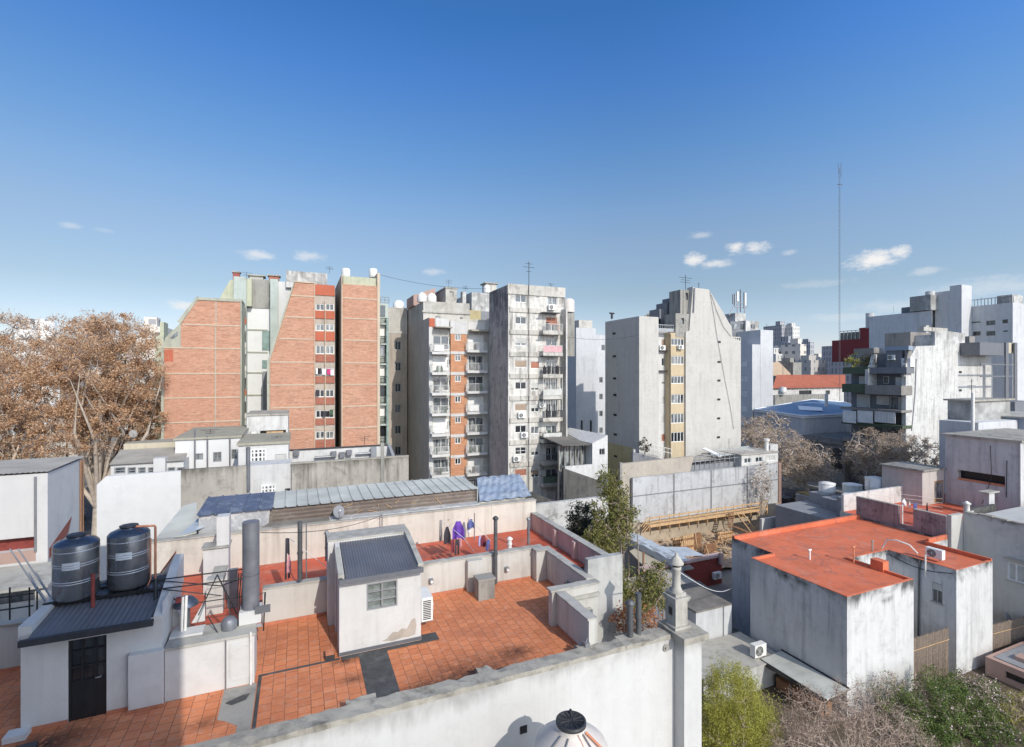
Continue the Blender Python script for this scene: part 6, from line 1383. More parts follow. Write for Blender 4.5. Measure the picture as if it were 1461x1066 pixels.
MB().tube([(39.0,23.5,ZR),(39.0,23.5,7.6)], .05, 8).tube([(39.0,23.5,7.6),(39.0,23.5,7.68)], .09, 8).build('vent_pipe', 'cement', None, 'capped grey vent pipe behind the patio on the red membrane roof', 'pipe')
MB().tube([(35.3,22.5,6.9),(35.3,22.5,8.0)], .05, 8).tube([(35.15,22.5,8.0),(35.5,22.5,8.03)], .05, 8).build('vent_pipe', 'rust_pipe', None, 'rusty T-shaped vent pipe at the patio edge of the red membrane roof', 'pipe')
b = MB(); b.tube([(XC-.08,20.9,7.0),(XC-.08,20.95,3.2),(XC-.08,21.0,.2)], .06, 8); b.build('drainpipe', 'dark_pipe', RH)
b = MB(); b.tube([(XC-.14,20.5,7.5),(XC-.14,20.5,6.0)], .05, 8); b.build('drainpipe', 'pvc_white', RH)
a = ac_unit(None, (41.0, 20.55, 7.05), sx=1.0, sz=.7, sy=.38, label='air conditioner on the right wing of the red membrane roof by the patio', rotz=math.radians(-90))
b = MB(); b.tube([(39.6,23.2,7.1),(39.7,22.9,7.8),(39.8,22.3,7.95),(40.0,21.6,7.8),(40.2,21.2,7.3)], .05, 6); b.build('hose', 'pvc_white', None, 'white bent hose arching over the patio edge of the red roof', 'hose')
b = MB()
for i in range(11): 
    t = i/10
cbl = [tuple(Vector((XC-.03, Yp2-.1-i*.39, 6.75-.35*math.sin(math.pi*i/10)))) for i in range(11)]; b.tube(cbl, .022, 5); b.build('cable', 'black_metal', RH)
# canopy on the garden side
CN = thing('canopy', 'grey metal canopy with black frame along the shaded wall of the red-roofed house', 'canopy', (28.3, 21.2, 0))
MB().prism([(27.35,18.9,1.62),(29.28,18.9,1.75),(29.28,23.25,1.75),(27.35,23.25,1.62)], (0,0,.05)).build('sheet', 'panel_grey', CN)
b = MB(); b.box(27.3,27.36,18.9,23.3,1.4,1.66); b.box(29.2,29.29,18.9,23.3,1.8,1.86)
for y in (19.0, 21.1, 23.1): b.box(27.3,27.36,y,y+.06,0,1.4)
b.build('frame', 'frame_black', CN)
MB().box(27.9,28.8,19.6,22.6,.03,.75).build('bench', 'timber_dark', None, 'dark wooden bench under the grey canopy', 'bench')
def reed(x0, x1, y0, y1, z, label):
    b = MB(); L = math.hypot(x1-x0, y1-y0); n = int(L/.055)
    for k in range(n):
        f = k/n; x, y = x0+(x1-x0)*f, y0+(y1-y0)*f; b.tube([(x, y+random.uniform(-.02,.02), .02),(x+random.uniform(-.02,.02), y, z+random.uniform(-.06,.05))], random.uniform(.022,.032), 5)
    o = b.build('reed_fence', 'reed', None, label, 'fence'); MB().tube([(x0,y0-.05,z*.75),(x1,y1-.05,z*.75)], .02, 5).build('wire', 'timber', o); return o
reed(35.75, 39.85, 19.3, 19.2, 3.1, 'brown reed fence closing the patio between the two wings of the red-roofed house')
reed(44.35, 48.4, 18.9, 18.6, 2.5, 'brown reed fence at the right edge beyond the red-roofed house')
CB = thing('clay_garden_wall', 'clay-coloured low garden building with a slot window at the right edge', 'outbuilding', (45, 15.5, 0))
frc = ('L', 42.0); hc = (13.2, 17.2, .35, .8)
MB().bldg(42.0, 49, 10, 18.2, 0, 1.2, [], [hc], [], .3).build('wall', 'clay_wall', CB); MB().fbox(frc, hc[0], hc[1], hc[2], hc[3], .2, .28).build('window', 'glass_dark', CB)
MB().box(42.4, 48.6, 10.4, 17.9, 1.203, 1.26).build('roof', 'mid_grey', CB)
MB().box(43.2, 44.0, 16.6, 17.2, 1.263, 1.5).build('planter', 'clay_wall', None, 'clay planter on the flat roof of the clay-coloured garden building', 'planter')
dish(1440, 884, 19.4, .5, 'grey satellite dish behind the reed fence at the right edge', 'mid_grey')

# =============== right neighbour: tall garden wall, terrace with laundry, lilac house
RN = thing('right_house', 'pale house at the right edge with a two-pane window facing the red roof', 'house', (54, 17, 0))
frn = ('L', 48.5); hn = hole(frn, 1437, 806, 1475, 832)
b = MB(); b.wall(frn, 8, 22.4, 0, 9.0, [hn], .18); b.box(48.7, 62, 8, 22.3, 0, 8.6); b.box(46.9, 48.5, 22.42, 22.7, 0, 8.9); b.quad((48.5,8,9.0),(48.9,8,9.0),(48.9,22.4,9.0),(48.5,22.4,9.0)); b.quad((48.5,22.4,0),(50,22.4,0),(50,22.4,9),(48.5,22.4,9)); b.build('wall', 'house_back', RN)
window(RN, frn, hn, 'slide', 'frame_white', 'shutter_grey', .1, n=3, t=.09, sill='coping_pale')
MB().box(48.3, 48.498, hn[0]-.2, hn[1]+.1, hn[3]+.25, hn[3]+.34).build('canopy', 'coping', RN)
b = MB()
for k in range(16): y = 8+k*.9; b.box(48.5, 48.95, y+.03, y+.86, 9.003, 9.06+.04*(k % 3))
b.build('coping', 'coping', RN)
TN = thing('terrace_block', 'roof terrace behind an old purple brick parapet', 'building', (53, 26, 0))
MB().box(47.1, 78, 22.75, 31.28, 0, 7.0).build('wall', 'white_worn', TN); MB().box(47.15, 77, 22.8, 31.2, 7.003, 7.02).build('red_floor', 'red_floor', TN)
b = MB(); b.box(46.8, 47.05, 24.6, 25.0+.0, 0, 7.0); b.box(46.8, 47.05, 22.72, 25.0, 0, 8.75); b.box(46.8, 47.05, 26.1, 29.6, 0, 8.75); b.box(46.8, 47.05, 25.0, 26.1, 0, 7.3); b.build('brick_parapet', 'old_purple', TN)
b = MB(); b.box(46.77, 47.1, 22.72, 25.0, 8.753, 8.82); b.box(46.77, 47.1, 26.1, 29.6, 8.753, 8.82); b.build('coping', 'coping_pale', TN)
MB().tube([(46.95,25.9,7.3),(46.95,25.9,8.9)], .06, 8).build('post', 'pvc_white', TN)
MB().box(47.2, 59.9, 31.0, 31.25, 7.02, 8.6).build('rear_parapet', 'white_worn', TN)
LH = thing('lilac_house', 'lilac-shaded flat-roofed house with a long dark slot on its side', 'house', (64, 26.5, 7))
frl = ('L', 60.0); hl = hole(frl, 1366, 676, 1434, 688)
b = MB(); b.wall(frl, 23.5, 29.2, 7.02, 13.75, [(hl[0],hl[1],ZX(1400,690,60),ZX(1400,675,60))], 1.2); b.wall(('F',23.5), 60, 72, 7.02, 13.75); b.quad((60,29.2,7.02),(72,29.2,7.02),(72,29.2,13.75),(60,29.2,13.75)); b.quad((60,23.5,13.75),(72,23.5,13.75),(72,29.2,13.75),(60,29.2,13.75)); b.build('wall', 'lilac', LH)
b = MB(); b.box(59.8, 72.2, 23.3, 29.5, 13.753, 13.95); b.build('roof_edge', 'coping', LH)
MB().box(60.6, 60.7, hl[0]-.1, hl[1]+.1, ZX(1400,690,60), ZX(1400,675,60)).build('slot_shade', 'black_metal', LH); MB().tube([(59.93,25.6,13.2),(59.93,25.5,10.2),(59.93,26.2,7.6)], .025, 6).tube([(59.93,24.4,12.0),(59.93,24.45,8.6)], .03, 6).build('cable', 'frame_black', LH); MB().box(60.05, 60.4, hl[0], hl[1], ZX(1400,690,60)+.01, ZX(1400,687,60)).build('sill', 'rust_pipe', LH)  # black sheet set in the slot in place of its inner shade
MB().box(59.85, 60.2, 23.42, 23.497, 7.1, 13.7).build('corner_strip', 'white_party', LH)
SB = thing('door_room', 'small pinkish room with a tall wooden door beside the lilac house', 'outbuilding', (58, 30.5, 7))
frd = ('F', 29.3); hd = hole(frd, 1333, 686, 1346, 719)
MB().bldg(XY(1316,29.3), 60, 29.3, 33, 7.02, ZY(1333,671,29.3), [(hd[0],hd[1],7.03,hd[3])]).build('wall', 'pink_pale', SB)
dd = MB().fbox(frd, hd[0], hd[1], 7.03, hd[3], .1, .14).build('door', 'frame_wood', SB); MB().fbox(frd, hd[0]+.25, hd[1]-.1, 7.5, hd[3]-.25, .08, .098).build('pane', 'glass', dd)
MB().box(XY(1316,29.3)-.2, 60, 29.1, 33.1, ZY(1333,671,29.3)+.003, ZY(1333,671,29.3)+.18).build('roof_edge', 'conc_dark', SB)
MB().box(57.4, 58.3, 24.6, 25.0, 7.02, 9.2).build('grey_box', 'white_cool', None, 'pale box cupboard on the terrace in front of the lilac house', 'cupboard')
MB().box(56.9, 58.7, 24.4, 25.2, 9.203, 9.3).build('slab', 'coping_pale', None, 'thin slab lying on top of the pale box cupboard', 'slab')
MB().box(50.2, 54.4, 22.85, 23.1, 7.03, 8.9).build('dark_screen', 'soot_wall', None, 'dark screen behind the tall pale garden wall', 'screen')
MB().lathe((49.4,22.6,8.9), [(.2,0),(.2,.6),(.3,.65),(.05,.85)], 12).build('vent', 'pvc_white', None, 'white capped vent on the tall pale garden wall corner', 'vent')
for a in (('sheet','cloth_lilac',1330,742,752,24,24.0,'lilac sheet hung over the end of the brick parapet','towel'), ('towel','cloth_blue',1306,718,728,8,26.5,'blue towel on the terrace line by the pinkish room','towel'), ('shirt','cloth_white',1290,712,722,8,27.5,'white shirt on the terrace line by the pinkish room','shirt'), ('shirt','cloth_white',1298,714,724,6,27.0,'white shirt beside the blue towel on the terrace line','shirt'), ('trousers','cloth_dark',1323,718,729,14,27.0,'dark clothes heaped in front of the wooden door','towel')):
    cloth(*a, group='laundry on the terrace of the purple brick parapet')
b = MB()
for k in range(4): b.tube([PY(1240, 700+k*5, 30.5), PY(1345, 712+k*6, 27.0)], .012, 4)
b.build('clothes_line', 'rail_white', None, 'clothes lines strung across the brick parapet terrace', 'clothes line')
def rtank(x, yb_, yt, Y, r, label, mat='tank_pale', lid=True):
    z0, z1 = ZY(x, yb_, Y), ZY(x, yt, Y); c = (XY(x, Y), Y, z0); h = z1-z0; t = thing('water_tank', label, 'water tank', c, 'tanks beyond the red roof')
    MB().lathe(c, [(r*.93,0),(r,.05),(r,h*.3),(r*1.03,h*.33),(r,h*.36),(r,h*.85),(r*.9,h*.92)], 24).build('body', mat, t); MB().lathe((c[0],c[1],z0+h*.9), [(r*1.04,0),(r*1.04,.06),(r*.3,.2),(.01,.22)], 24).build('lid', 'tank_white', t); return t
rtank(1216, 707, 690, 37.0, .95, 'pale green tank with a wide lid at the left of the tank group'); rtank(1180, 706, 688, 39.5, .85, 'white tank standing apart in shade on the avenue wall', 'tank_white'); rtank(1250, 700, 681, 34.0, 1.0, 'tallest grey tank at the middle of the tank group', 'tank_white'); rtank(1271, 701, 685, 33.2, 1.0, 'pale green tank right of the tallest grey tank')
TKH = thing('tank_house', 'grey flat building carrying the group of pale tanks', 'building', (55, 35, 0)); MB().box(50.5, 57, 31.4, 41.0, 0, 4.9).build('wall', 'mid_grey', TKH); MB().box(52.5, 60, 31.4, 35.2, 4.903, 6.95).box(54, 56.9, 35.4, 38, 4.903, 6.15).box(55.3, 56.9, 38.6, 40.4, 4.903, 6.1).build('platform', 'mid_grey', TKH)
rtank(1283, 709, 686, 32.0, .22, 'slim dark ventilator pipe right of the pale tanks', 'duct_grey')
MB().box(57.1, 57.4, 36.0, 43.5, 0, 5.0).build('avenue_wall', 'mid_grey', None, 'dark grey wall running along the avenue behind the red roof', 'wall')
MB().box(XY(1087,42), 57.05, 42, 42.3, 0, 3.1).build('white_yard_wall', 'white_party', None, 'short white wall behind the back edge of the red roof', 'wall')
ac_unit(None, (55.2, 35.9, 6.16), sx=1.0, sz=.8, label='air conditioner on its stand below the pale green tank')
# houses behind the lilac one
WB = thing('white_terraces', 'white stepped terraces with a grey penthouse behind the lilac house', 'house', (70, 38, 0))
frw = ('L', 68.0); y0_, y1_ = YX(1396,68), YX(1340,68)
MB().bldg(68.0, 84, y0_, y1_, 0, ZX(1365,601,68)).build('wall', 'white_cool', WB)
yq0, yq1 = YX(1388,70), YX(1352,70); MB().bldg(70, 78, yq0, yq1, 8, ZX(1365,572,70)).build('penthouse', 'grey_plaster', WB); MB().box(69.7, 78.3, yq0-.3, yq1+.3, ZX(1365,572,70)+.003, ZX(1365,572,70)+.2).build('penthouse_roof', 'coping', WB)
MB().box(76.2, 86, 29.5, 36, 0, 14.9).build('side_wing', 'blue_facade', WB); MB().box(76.0, 86.3, 29.3, 36.2, 14.903, 15.05).build('roof_edge', 'coping_pale', WB)
MB().tube([PX(1388, 630, 67.5), PX(1388, 560, 67.5)], .16, 8).build('flue', 'pvc_white', None, 'tall white flue pipe on the white stepped terraces', 'flue')
aerial(1386, 572, 541, 40, 'rooftop aerial above the grey penthouse by the white worn gable', ((.1,.6),(.3,1.2),(.45,.7)))

# =============== green and slate building on the avenue, with the worn white gable
X5 = 86.9; Y5 = 47.7
GS = thing('avenue_block', 'dark avenue block with green and slate balconies and a worn white gable wall', 'apartment building', (X5+8, Y5+4, 0))
def g5(x, y): return (XY(x, Y5), Y5, ZY(x, y, Y5))
pts = [(1292.5,0),(1292.5,519),(1295,517),(1307.5,494),(1334,493),(1334,473),(1350,472),(1376.8,476),(1376.8,493),(1407,495),(1407,521),(1416.5,522),(1416.5,0)]
b = MB(); b.prism([(XY(x,Y5), Y5, ZY(x,y,Y5) if y else 0) for x, y in pts], (0,.6,0)); b.build('gable_wall', 'white_worn', GS)
fl = ('L', X5)
yR = YX(1204, X5)
MB().box(X5+2.7, XY(1405,Y5), Y5+.62, yR, 0, ZY(1350,496,Y5)).box(XY(1335,Y5), XY(1376,Y5), Y5+.62, Y5+6, ZY(1350,496,Y5), ZY(1350,478,Y5)).build('body', 'white_worn', GS)
def r5(xa, ya, xb, yb_): return hole(fl, xa, ya, xb, yb_)
ym = YX(1240, X5)
b = MB(); b.box(X5+2.0, X5+2.6, Y5+.2, yR, 0, ZX(1250,505,X5)); b.build('back_wall', 'slate_facade', GS)
def slab(name, xa, ya, xb, yb_, w0, w1, mat): h = r5(xa, ya, xb, yb_); return MB().fbox(fl, h[0], h[1], h[2], h[3], w0, w1).build(name, mat, GS)
slab('green_band', 1204, 524, 1240, 533.5, -.3, 1.9, 'dark_green'); slab('green_band', 1204, 548, 1239, 560, -.5, 1.9, 'dark_green'); slab('slate_band', 1241, 524, 1294, 533, -.1, 1.9, 'slate_facade'); slab('balcony', 1239, 550, 1291, 563, -.9, 1.9, 'stone_facade')
slab('floor_slab', 1204, 583, 1291, 586, -.9, 1.9, 'stone_facade'); slab('floor_slab', 1204, 604, 1291, 608, -.6, 1.9, 'dark_green'); slab('floor_slab', 1204, 628, 1291, 634, -.6, 1.9, 'stone_facade'); slab('floor_slab', 1204, 656, 1291, 662, -.6, 1.9, 'stone_facade')
for xa, ya, xb, yb_, m in ((1216,537.5,1233,549,'shutter_white'),(1268,539,1288,550,'shutter_white'),(1251,538,1257,547,'glass_dark'),(1213,564,1230,581,'shutter_grey'),(1241,566,1257,577,'shutter_grey'),(1260,567,1271,585,'glass_dark'),(1273,568,1287,584,'shutter_grey'),(1216,610,1232,624,'glass_dark'),(1250,612,1284,626,'glass_dark'),(1210,636,1230,652,'glass'),(1247,638,1286,654,'glass_dark'),(1212,508,1238,523,'glass_dark'),(1245,664,1280,682,'glass_dark'),(1210,664,1232,682,'glass_dark')):
    h = r5(xa, ya, xb, yb_); q = MB(); q.fbox(fl, h[0]-.08, h[1]+.08, h[2]-.08, h[3]+.08, 1.9, 1.985); o = q.build('window', 'frame_white', GS); MB().fbox(fl, h[0], h[1], h[2], h[3], 1.87, 1.898).build('pane', m, o)
for xa, xb in ((1207,1226),(1228,1250),(1252,1282)):
    h = r5(xa, 586, xb, 603); q = MB(); n = 14
    for k in range(n): y = h[0]+(h[1]-h[0])*k/n; q.box(X5-.86, X5-.8, y, y+.16, h[2], h[3])
    q.build('slat_railing', 'shutter_white', GS)
slab('slate_panel', 1258, 500, 1281, 524, 1.0, 1.9, 'slate_facade'); slab('white_panel', 1281, 511, 1294, 525, .9, 1.9, 'shutter_white'); slab('terrace_rim', 1216, 497, 1244, 504, .5, 1.9, 'stone_facade'); slab('terrace_rim', 1258, 494, 1292, 500, .8, 1.9, 'blue_facade')
b = MB(); h0 = YX(1241, X5); b.prism([(X5-.4, h0, ZX(1241,551,X5)), (X5+1.9, h0, ZX(1241,551,X5)), (X5+1.9, h0, ZX(1243,495,X5)), (X5+1.6, h0, ZX(1243,497,X5)), (X5+.6, h0, ZX(1243,520,X5)), (X5-.4, h0, ZX(1241,528,X5))], (0,.5,0)); b.build('divider', 'white_worn', GS)
b = MB(); b.prism([(X5-.1, Y5+.01, ZX(1292,519,X5)-2), (X5+2, Y5+.01, ZX(1292,519,X5)-2), (X5+2, Y5+.01, ZX(1300,497,X5)), (X5+1.2, Y5+.01, ZX(1300,500,X5))], (0,.4,0)); b.build('divider', 'stone_facade', GS)
b = MB(); b.box(XY(1299,Y5+3), XY(1334,Y5+3), Y5+3, Y5+7, ZY(1315,497,Y5+3)-1, ZY(1315,474.5,Y5+3)); b.build('roof_room', 'stone_facade', GS)
h = hole(('F',Y5+3), 1318, 482, 1329, 490); MB().box(h[0], h[1], Y5+2.93, Y5+2.997, h[2], h[3]).build('window', 'glass_dark', GS)
MB().box(XY(1383,Y5+2), XY(1391,Y5+2), Y5+2, Y5+3.5, ZY(1387,495,Y5+2), ZY(1387,480,Y5+2)).build('chimney', 'stone_facade', GS)
b = MB(); q = g5(1320, 472); b.box(XY(1318,Y5+5), XY(1352,Y5+5), Y5+5, Y5+6, ZY(1335,473,Y5+5), ZY(1335,467.5,Y5+5)); b.build('roof_units', 'stone_pier', GS)
ac_unit(None, (X5+.7, YX(1268,X5), ZX(1268,514,X5)), sx=1.0, sz=.85, label='white air conditioner on the slate panel of the avenue block', rotz=math.radians(-90))
for y in (531, 557): a = PY(1370, y, Y5); MB().box(a[0]-.4, a[0]+.4, Y5-.04, Y5-.003, a[2]-.18, a[2]+.18).build('air_vent', 'black_metal', GS)
MB().tube([PY(1307.5, 512, Y5-.08), PY(1306, 560, Y5-.08), PY(1301, 615, Y5-.08)], .06, 5).build('cable', 'rail_grey', GS)
ST = thing('stone_house', 'old dark stone house with an arched window beside the avenue block', 'house', (X5+4, 61, 0))
MB().box(X5, X5+12, yR+.02, 64.7, 0, ZX(1195,626,X5)).build('wall', 'stone_facade', ST)
a0 = YX(1194, X5); zc = ZX(1194, 647, X5); arch = [(X5-.03, a0-1.0, zc-3.2), (X5-.03, a0+1.0, zc-3.2)] + [(X5-.03, a0+1.0*math.cos(t), zc+1.0*math.sin(t)) for t in np.linspace(0, math.pi, 9)]
MB().prism(arch, (.027,0,0)).build('arched_window', 'glass_dark', ST); MB().box(X5-.35, X5-.003, yR+.02, 64.7, ZX(1195,634,X5), ZX(1195,630,X5)).build('cornice', 'stone_facade', ST)
# blue-roofed warehouse
BW = thing('blue_roof_warehouse', 'low warehouse with a bright blue roof and white fascia across the avenue', 'warehouse', (97, 70, 0))
MB().box(87.2, 108, 64.8, 75.8, 0, 12.0).build('wall', 'white_cool', BW); rp = [(86.9,64.6,12.05),(108.3,64.6,12.05),(XY(1203,75.2),75.2,13.5),(XY(1160,75.2),75.2,14.3),(86.9,75.6,12.6)]
b = MB(); rc = (94.5,71.0,13.3)
for i in range(5): b.quad(rp[i], rp[(i+1) % 5], rc)
b.build('roof', 'blue_roof', BW)
b = MB()
for i in range(5): p_, q_ = rp[i], rp[(i+1) % 5]; b.quad(p_, q_, (q_[0],q_[1],q_[2]-.45), (p_[0],p_[1],p_[2]-.45)); b.tube([p_, q_], .16, 6)
b.build('fascia', 'white_fascia', BW)
b = MB(); b.quad((95,66.5,12.62),(99,69.5,13.02),(94.5,71.5,13.4),(91,68.5,12.85)); b.build('rooflight', 'white_fascia', BW)
MB().tube([PX(1179, 580, 95), PX(1179, 562, 95)], .3, 8).build('vent_pipe', 'pvc_white', None, 'white vent stack on the bright blue roof', 'vent')
BF = thing('blue_grey_tower', 'slim tower with a blue-grey windowed side and a pale gable beyond the blue roof', 'apartment building', (92, 80, 0))
yq = 76.3; xa, xb, xs = 87.2, XY(1103, yq), XY(1085, yq)
fb = ('L', xa); hb = []
yb2 = YX(1057, xa)
for k in range(5): hb.append((yq+1.2, yq+5.2, ZX(1066,523+k*21.5,xa), ZX(1066,515+k*21.5,xa)))
MB().bldg(xa, xs, yq, yb2, 0, ZY(1079,491.5,yq), [], hb, []).build('wall', 'white_cool', BF)
MB().wall(fb, yq+.02, yb2, 0, ZY(1079,491.5,yq)-.3, hb, .2).build('side_wall', 'blue_facade', BF); BF.children[-1].location.x -= .03
for h in hb: window(BF, fb, h, 'shut', 'frame_white', 'glass', .1, shut='shutter_white', t=.1)
MB().box(xs+.01, xb, yq, yq+8, 0, ZY(1094,471,yq)).build('gable_wall', 'white_cool', BF)
AT = thing('antenna_house', 'rooftop house carrying mobile phone antennas right of the concrete tower', 'building', (XY(1065,82), 84, 0))
fr = ('F', 82.0); hs = [hole(fr, 1071, 463, 1077, 469)]
MB().bldg(XY(1064,82), XY(1083,82), 82, 90, 0, ZY(1074,458,82), hs).build('wall', 'white_worn', AT); MB().box(XY(1042,82.5), XY(1064,82.5), 82.5, 90, 0, ZY(1053,459,82.5)).build('side_wing', 'slate_facade', AT); MB().fbox(fr, *hs[0], .1, .15).build('pane', 'glass_dark', AT)
for x in (1046, 1057): hh = hole(('F',82.4), x, 462, x+5, 470); MB().box(hh[0], hh[1], 82.42, 82.497, hh[2], hh[3]).build('window', 'glass_dark', AT)
MB().box(XY(1049,84), XY(1064,84), 84, 87, ZY(1056,459,84), ZY(1056,447,84)).build('plinth', 'white_worn', AT)
for i, (x, yt, yb_, w) in enumerate(((1046.5,420,434,.14),(1053,416,430,.55),(1057.5,413,445,.14),(1062.5,417,440,.18),(1049,419,436,.2),(1064,418,436,.4))):
    a = PY(x, yb_, 85); MB().box(a[0]-w/2, a[0]+w/2, 85, 85.3, a[2], ZY(x, yt, 85)).build('antenna', 'tank_white' if w > .3 else 'rail_grey', None, ['thin left','wide white left','tall central','thin right','short grey left','pale right'][i]+' antenna panel on the antenna house', 'antenna', 'mobile antennas')
b = MB()
for q in (((1040,450),(1050,432)),((1052,448),(1052,430)),((1062,449),(1063,432)),((1048,433),(1066,433)),((1048,438),(1066,438))): b.tube([PY(x, y, 85.2) for x, y in q], .12, 5)
b.build('antenna_mount', 'rail_grey', None, 'steel frame holding the mobile phone antennas', 'frame')

# =============== farther right: maroon block, big white block, skeleton frame
MR = thing('maroon_block', 'dark maroon block with a glazed roof terrace behind the avenue block', 'apartment building', (187, 115, 0))
frm = ('L', 185.0)
MB().box(185, 190, YX(1250,185)-3, YX(1187,185), 0, ZX(1205,485,185)).build('wall', 'maroon', MR); MB().box(185.3, 189.5, YX(1247,185)-1.9, YX(1225,185), 10, ZX(1238,467,185)).build('upper_wall', 'maroon', MR)
MB().box(185.1, 189, YX(1262,185), YX(1247.5,185)-2.01, 10, ZX(1255,468,185)).build('white_room', 'white_party', MR)
r = MB()
for k in range(6): y = YX(1198,185)+(YX(1226,185)-YX(1198,185))*k/5; r.tube([(185.2,y,ZX(1205,486,185)),(185.2,y,ZX(1212,472,185))], .12, 5)
r.tube([(185.2,YX(1198,185),ZX(1198,473,185)),(185.2,YX(1226,185),ZX(1226,471,185))], .12, 5); r.build('glass_railing', 'rail_grey', MR)
MB().box(185.5, 185.6, YX(1226,185), YX(1198,185), ZX(1205,486,185), ZX(1212,474,185)).build('glazing', 'glass', MR)
BWK = thing('white_block', 'big white block with a tall slender stair shaft', 'apartment building', (122, 64, 0))
def zx(x, y, X=122.0): return ZX(x, y, X)
Yc = YX(1372, 122); 
MB().box(122, 125.6, Yc, YX(1355,122), 0, zx(1372,406)).build('shaft', 'white_cool', BWK); MB().box(122.05, 128, YX(1355,122)+.01, YX(1334,122), 0, zx(1345,416)).build('wing', 'white_cool', BWK)
MB().box(119.5, 128, YX(1334,122)-.5, YX(1298,119.5), zx(1315,445), zx(1316,424)).build('plant_room', 'grey_plaster', BWK); MB().box(121.5, 128, YX(1316,122), YX(1288,122), 0, zx(1300,438)).build('step', 'slate_facade', BWK)
MB().box(120.0, 128, YX(1321,120)+.0, YX(1240,120), 0, zx(1280,448,120)).build('low_wing', 'white_cool', BWK)
MB().box(119.9, 119.98, YX(1330,120), YX(1311,120), zx(1315,466), zx(1315,446)).build('patch', 'white_party', BWK)
for x, y, yt in ((1241,468,447),(1327,424,416)): a = PX(x, y, 121); MB().tube([a, (a[0], a[1], ZX(x, yt, 121))], .8, 10).build('flue', 'white_party', None, ('left' if x < 1300 else 'top')+' round flue on the big white block', 'flue')
RWB = thing('white_block', 'white block with few windows and a railed roof at the far right', 'apartment building', (130, 53, 0))
frr = ('L', 125.7); hs = [hole(frr, *q) for q in ((1384,459,1399,461),(1407,457.5,1420,464),(1430,456,1438,461.5),(1388,473,1399,479),(1407,472.5,1420,479),(1431,471.5,1438,473.5))]
yA, yB = YX(1445,125.7), YX(1380,125.7)
MB().bldg(125.7, 145, yA, yB, 0, ZX(1415,434.5,125.7), [], hs, [], .25).build('wall', 'white_cool', RWB)
for h in hs: MB().fbox(frr, *h, .15, .22).build('window', 'glass_dark', RWB)
r = MB(); zr = ZX(1415,434.5,125.7)
for k in range(14): y = yA+(yB-yA)*k/13; r.tube([(125.9,y,zr),(125.9,y,zr+1.3)], .07, 4)
r.tube([(125.9,yA,zr+1.3),(125.9,yB,zr+1.3)], .07, 4); r.build('railing', 'rail_grey', RWB)
MB().box(126, 130, yA+.2, yA+2.5, zr, zr+1.6).build('roof_room', 'white_worn', RWB)
SK = thing('unfinished_building', 'dark bare concrete frame building at the right edge below the white block', 'building', (104, 43, 0))
Ys = 45.0
def xs_(x): return XY(x, Ys)
MB().box(xs_(1398), xs_(1435), Ys, Ys+4, ZY(1415,507,Ys), ZY(1415,489,Ys)).build('top_panel', 'flash_grey', SK); MB().box(xs_(1437), xs_(1448), Ys+.2, Ys+4, ZY(1442,504,Ys), ZY(1442,489,Ys)).build('yellow_panel', 'sand_roof', SK)
b = MB()
for x in (1433, 1445.5): b.box(xs_(x), xs_(x)+.9, Ys-.2, Ys, 0, ZY(x,489,Ys))
for y in (519, 536): b.box(xs_(1398), xs_(1447), Ys-.15, Ys-.02, ZY(1420,y+2,Ys), ZY(1420,y,Ys))
b.build('column', 'flash_grey', SK)
MB().box(xs_(1398), xs_(1448), Ys+3, Ys+5, 0, ZY(1420,558,Ys)).build('lower_wall', 'cream_low', SK); MB().box(xs_(1400), xs_(1445), Ys+3, Ys+5, ZY(1420,557,Ys), ZY(1420,532,Ys)).build('brick_infill', 'brick_old', SK); MB().box(xs_(1400), xs_(1445), Ys+2.9, Ys+5, ZY(1420,530,Ys), ZY(1420,508,Ys)).build('pale_infill', 'white_cool', SK)
MB().box(xs_(1428), xs_(1447), Ys-.5, Ys+2, 0, ZY(1437,583,Ys)).build('red_stack', 'brick_orange', None, 'stack of orange bricks at the foot of the bare concrete frame', 'bricks')
MB().box(XY(1448,40), XY(1475,40), 40, 44, 0, ZY(1455,573,40)).build('navy_shed', 'slate_facade', None, 'navy shed at the right edge below the concrete frame', 'shed')
# =============== far centre right
TH = thing('tiled_house', 'long low house with a faded red tiled roof in the middle distance', 'house', (XY(1155,106), 110, 0))
Yt = 106.0; frt = ('F', Yt); hs = [hole(frt, a, 557, c, 563) for a, c in ((1110,1118),(1140,1158),(1178,1184))]
MB().bldg(XY(1103,Yt), XY(1204,Yt), Yt, Yt+12, 0, ZY(1155,552,Yt), hs, depth=.4).build('wall', 'white_worn', TH)
b = MB(); b.corr((XY(1102,Yt-.8), Yt-.8, ZY(1155,553.5,Yt)), (XY(1206,Yt-.8), Yt-.8, ZY(1155,553.5,Yt)), (XY(1206,Yt+6), Yt+6, ZY(1155,535,Yt+6)), (XY(1108,Yt+6), Yt+6, ZY(1155,535,Yt+6)), 90, .12); b.build('roof', 'clay_tile', TH)
for h in hs: MB().fbox(frt, *h, .3, .38).build('window', 'glass_dark', TH)
MB().box(XY(1100,100), XY(1182,100), 100, 100.4, 0, ZY(1140,563,100)).build('dark_wall', 'conc_dark', None, 'long dark stained wall below the red tiled house', 'wall')
rtank(1117, 562, 552, 99.5, .9, 'small white tank in front of the red tiled house', 'tank_white')
MB().prism([PD(1103,536,175), PD(1103,518,175), PD(1111,516,175), PD(1128,533,175), PD(1128,537,175)], (2,9,0)).build('peach_gable', 'peach', None, 'peach-coloured gable behind the red tiled roof', 'building')
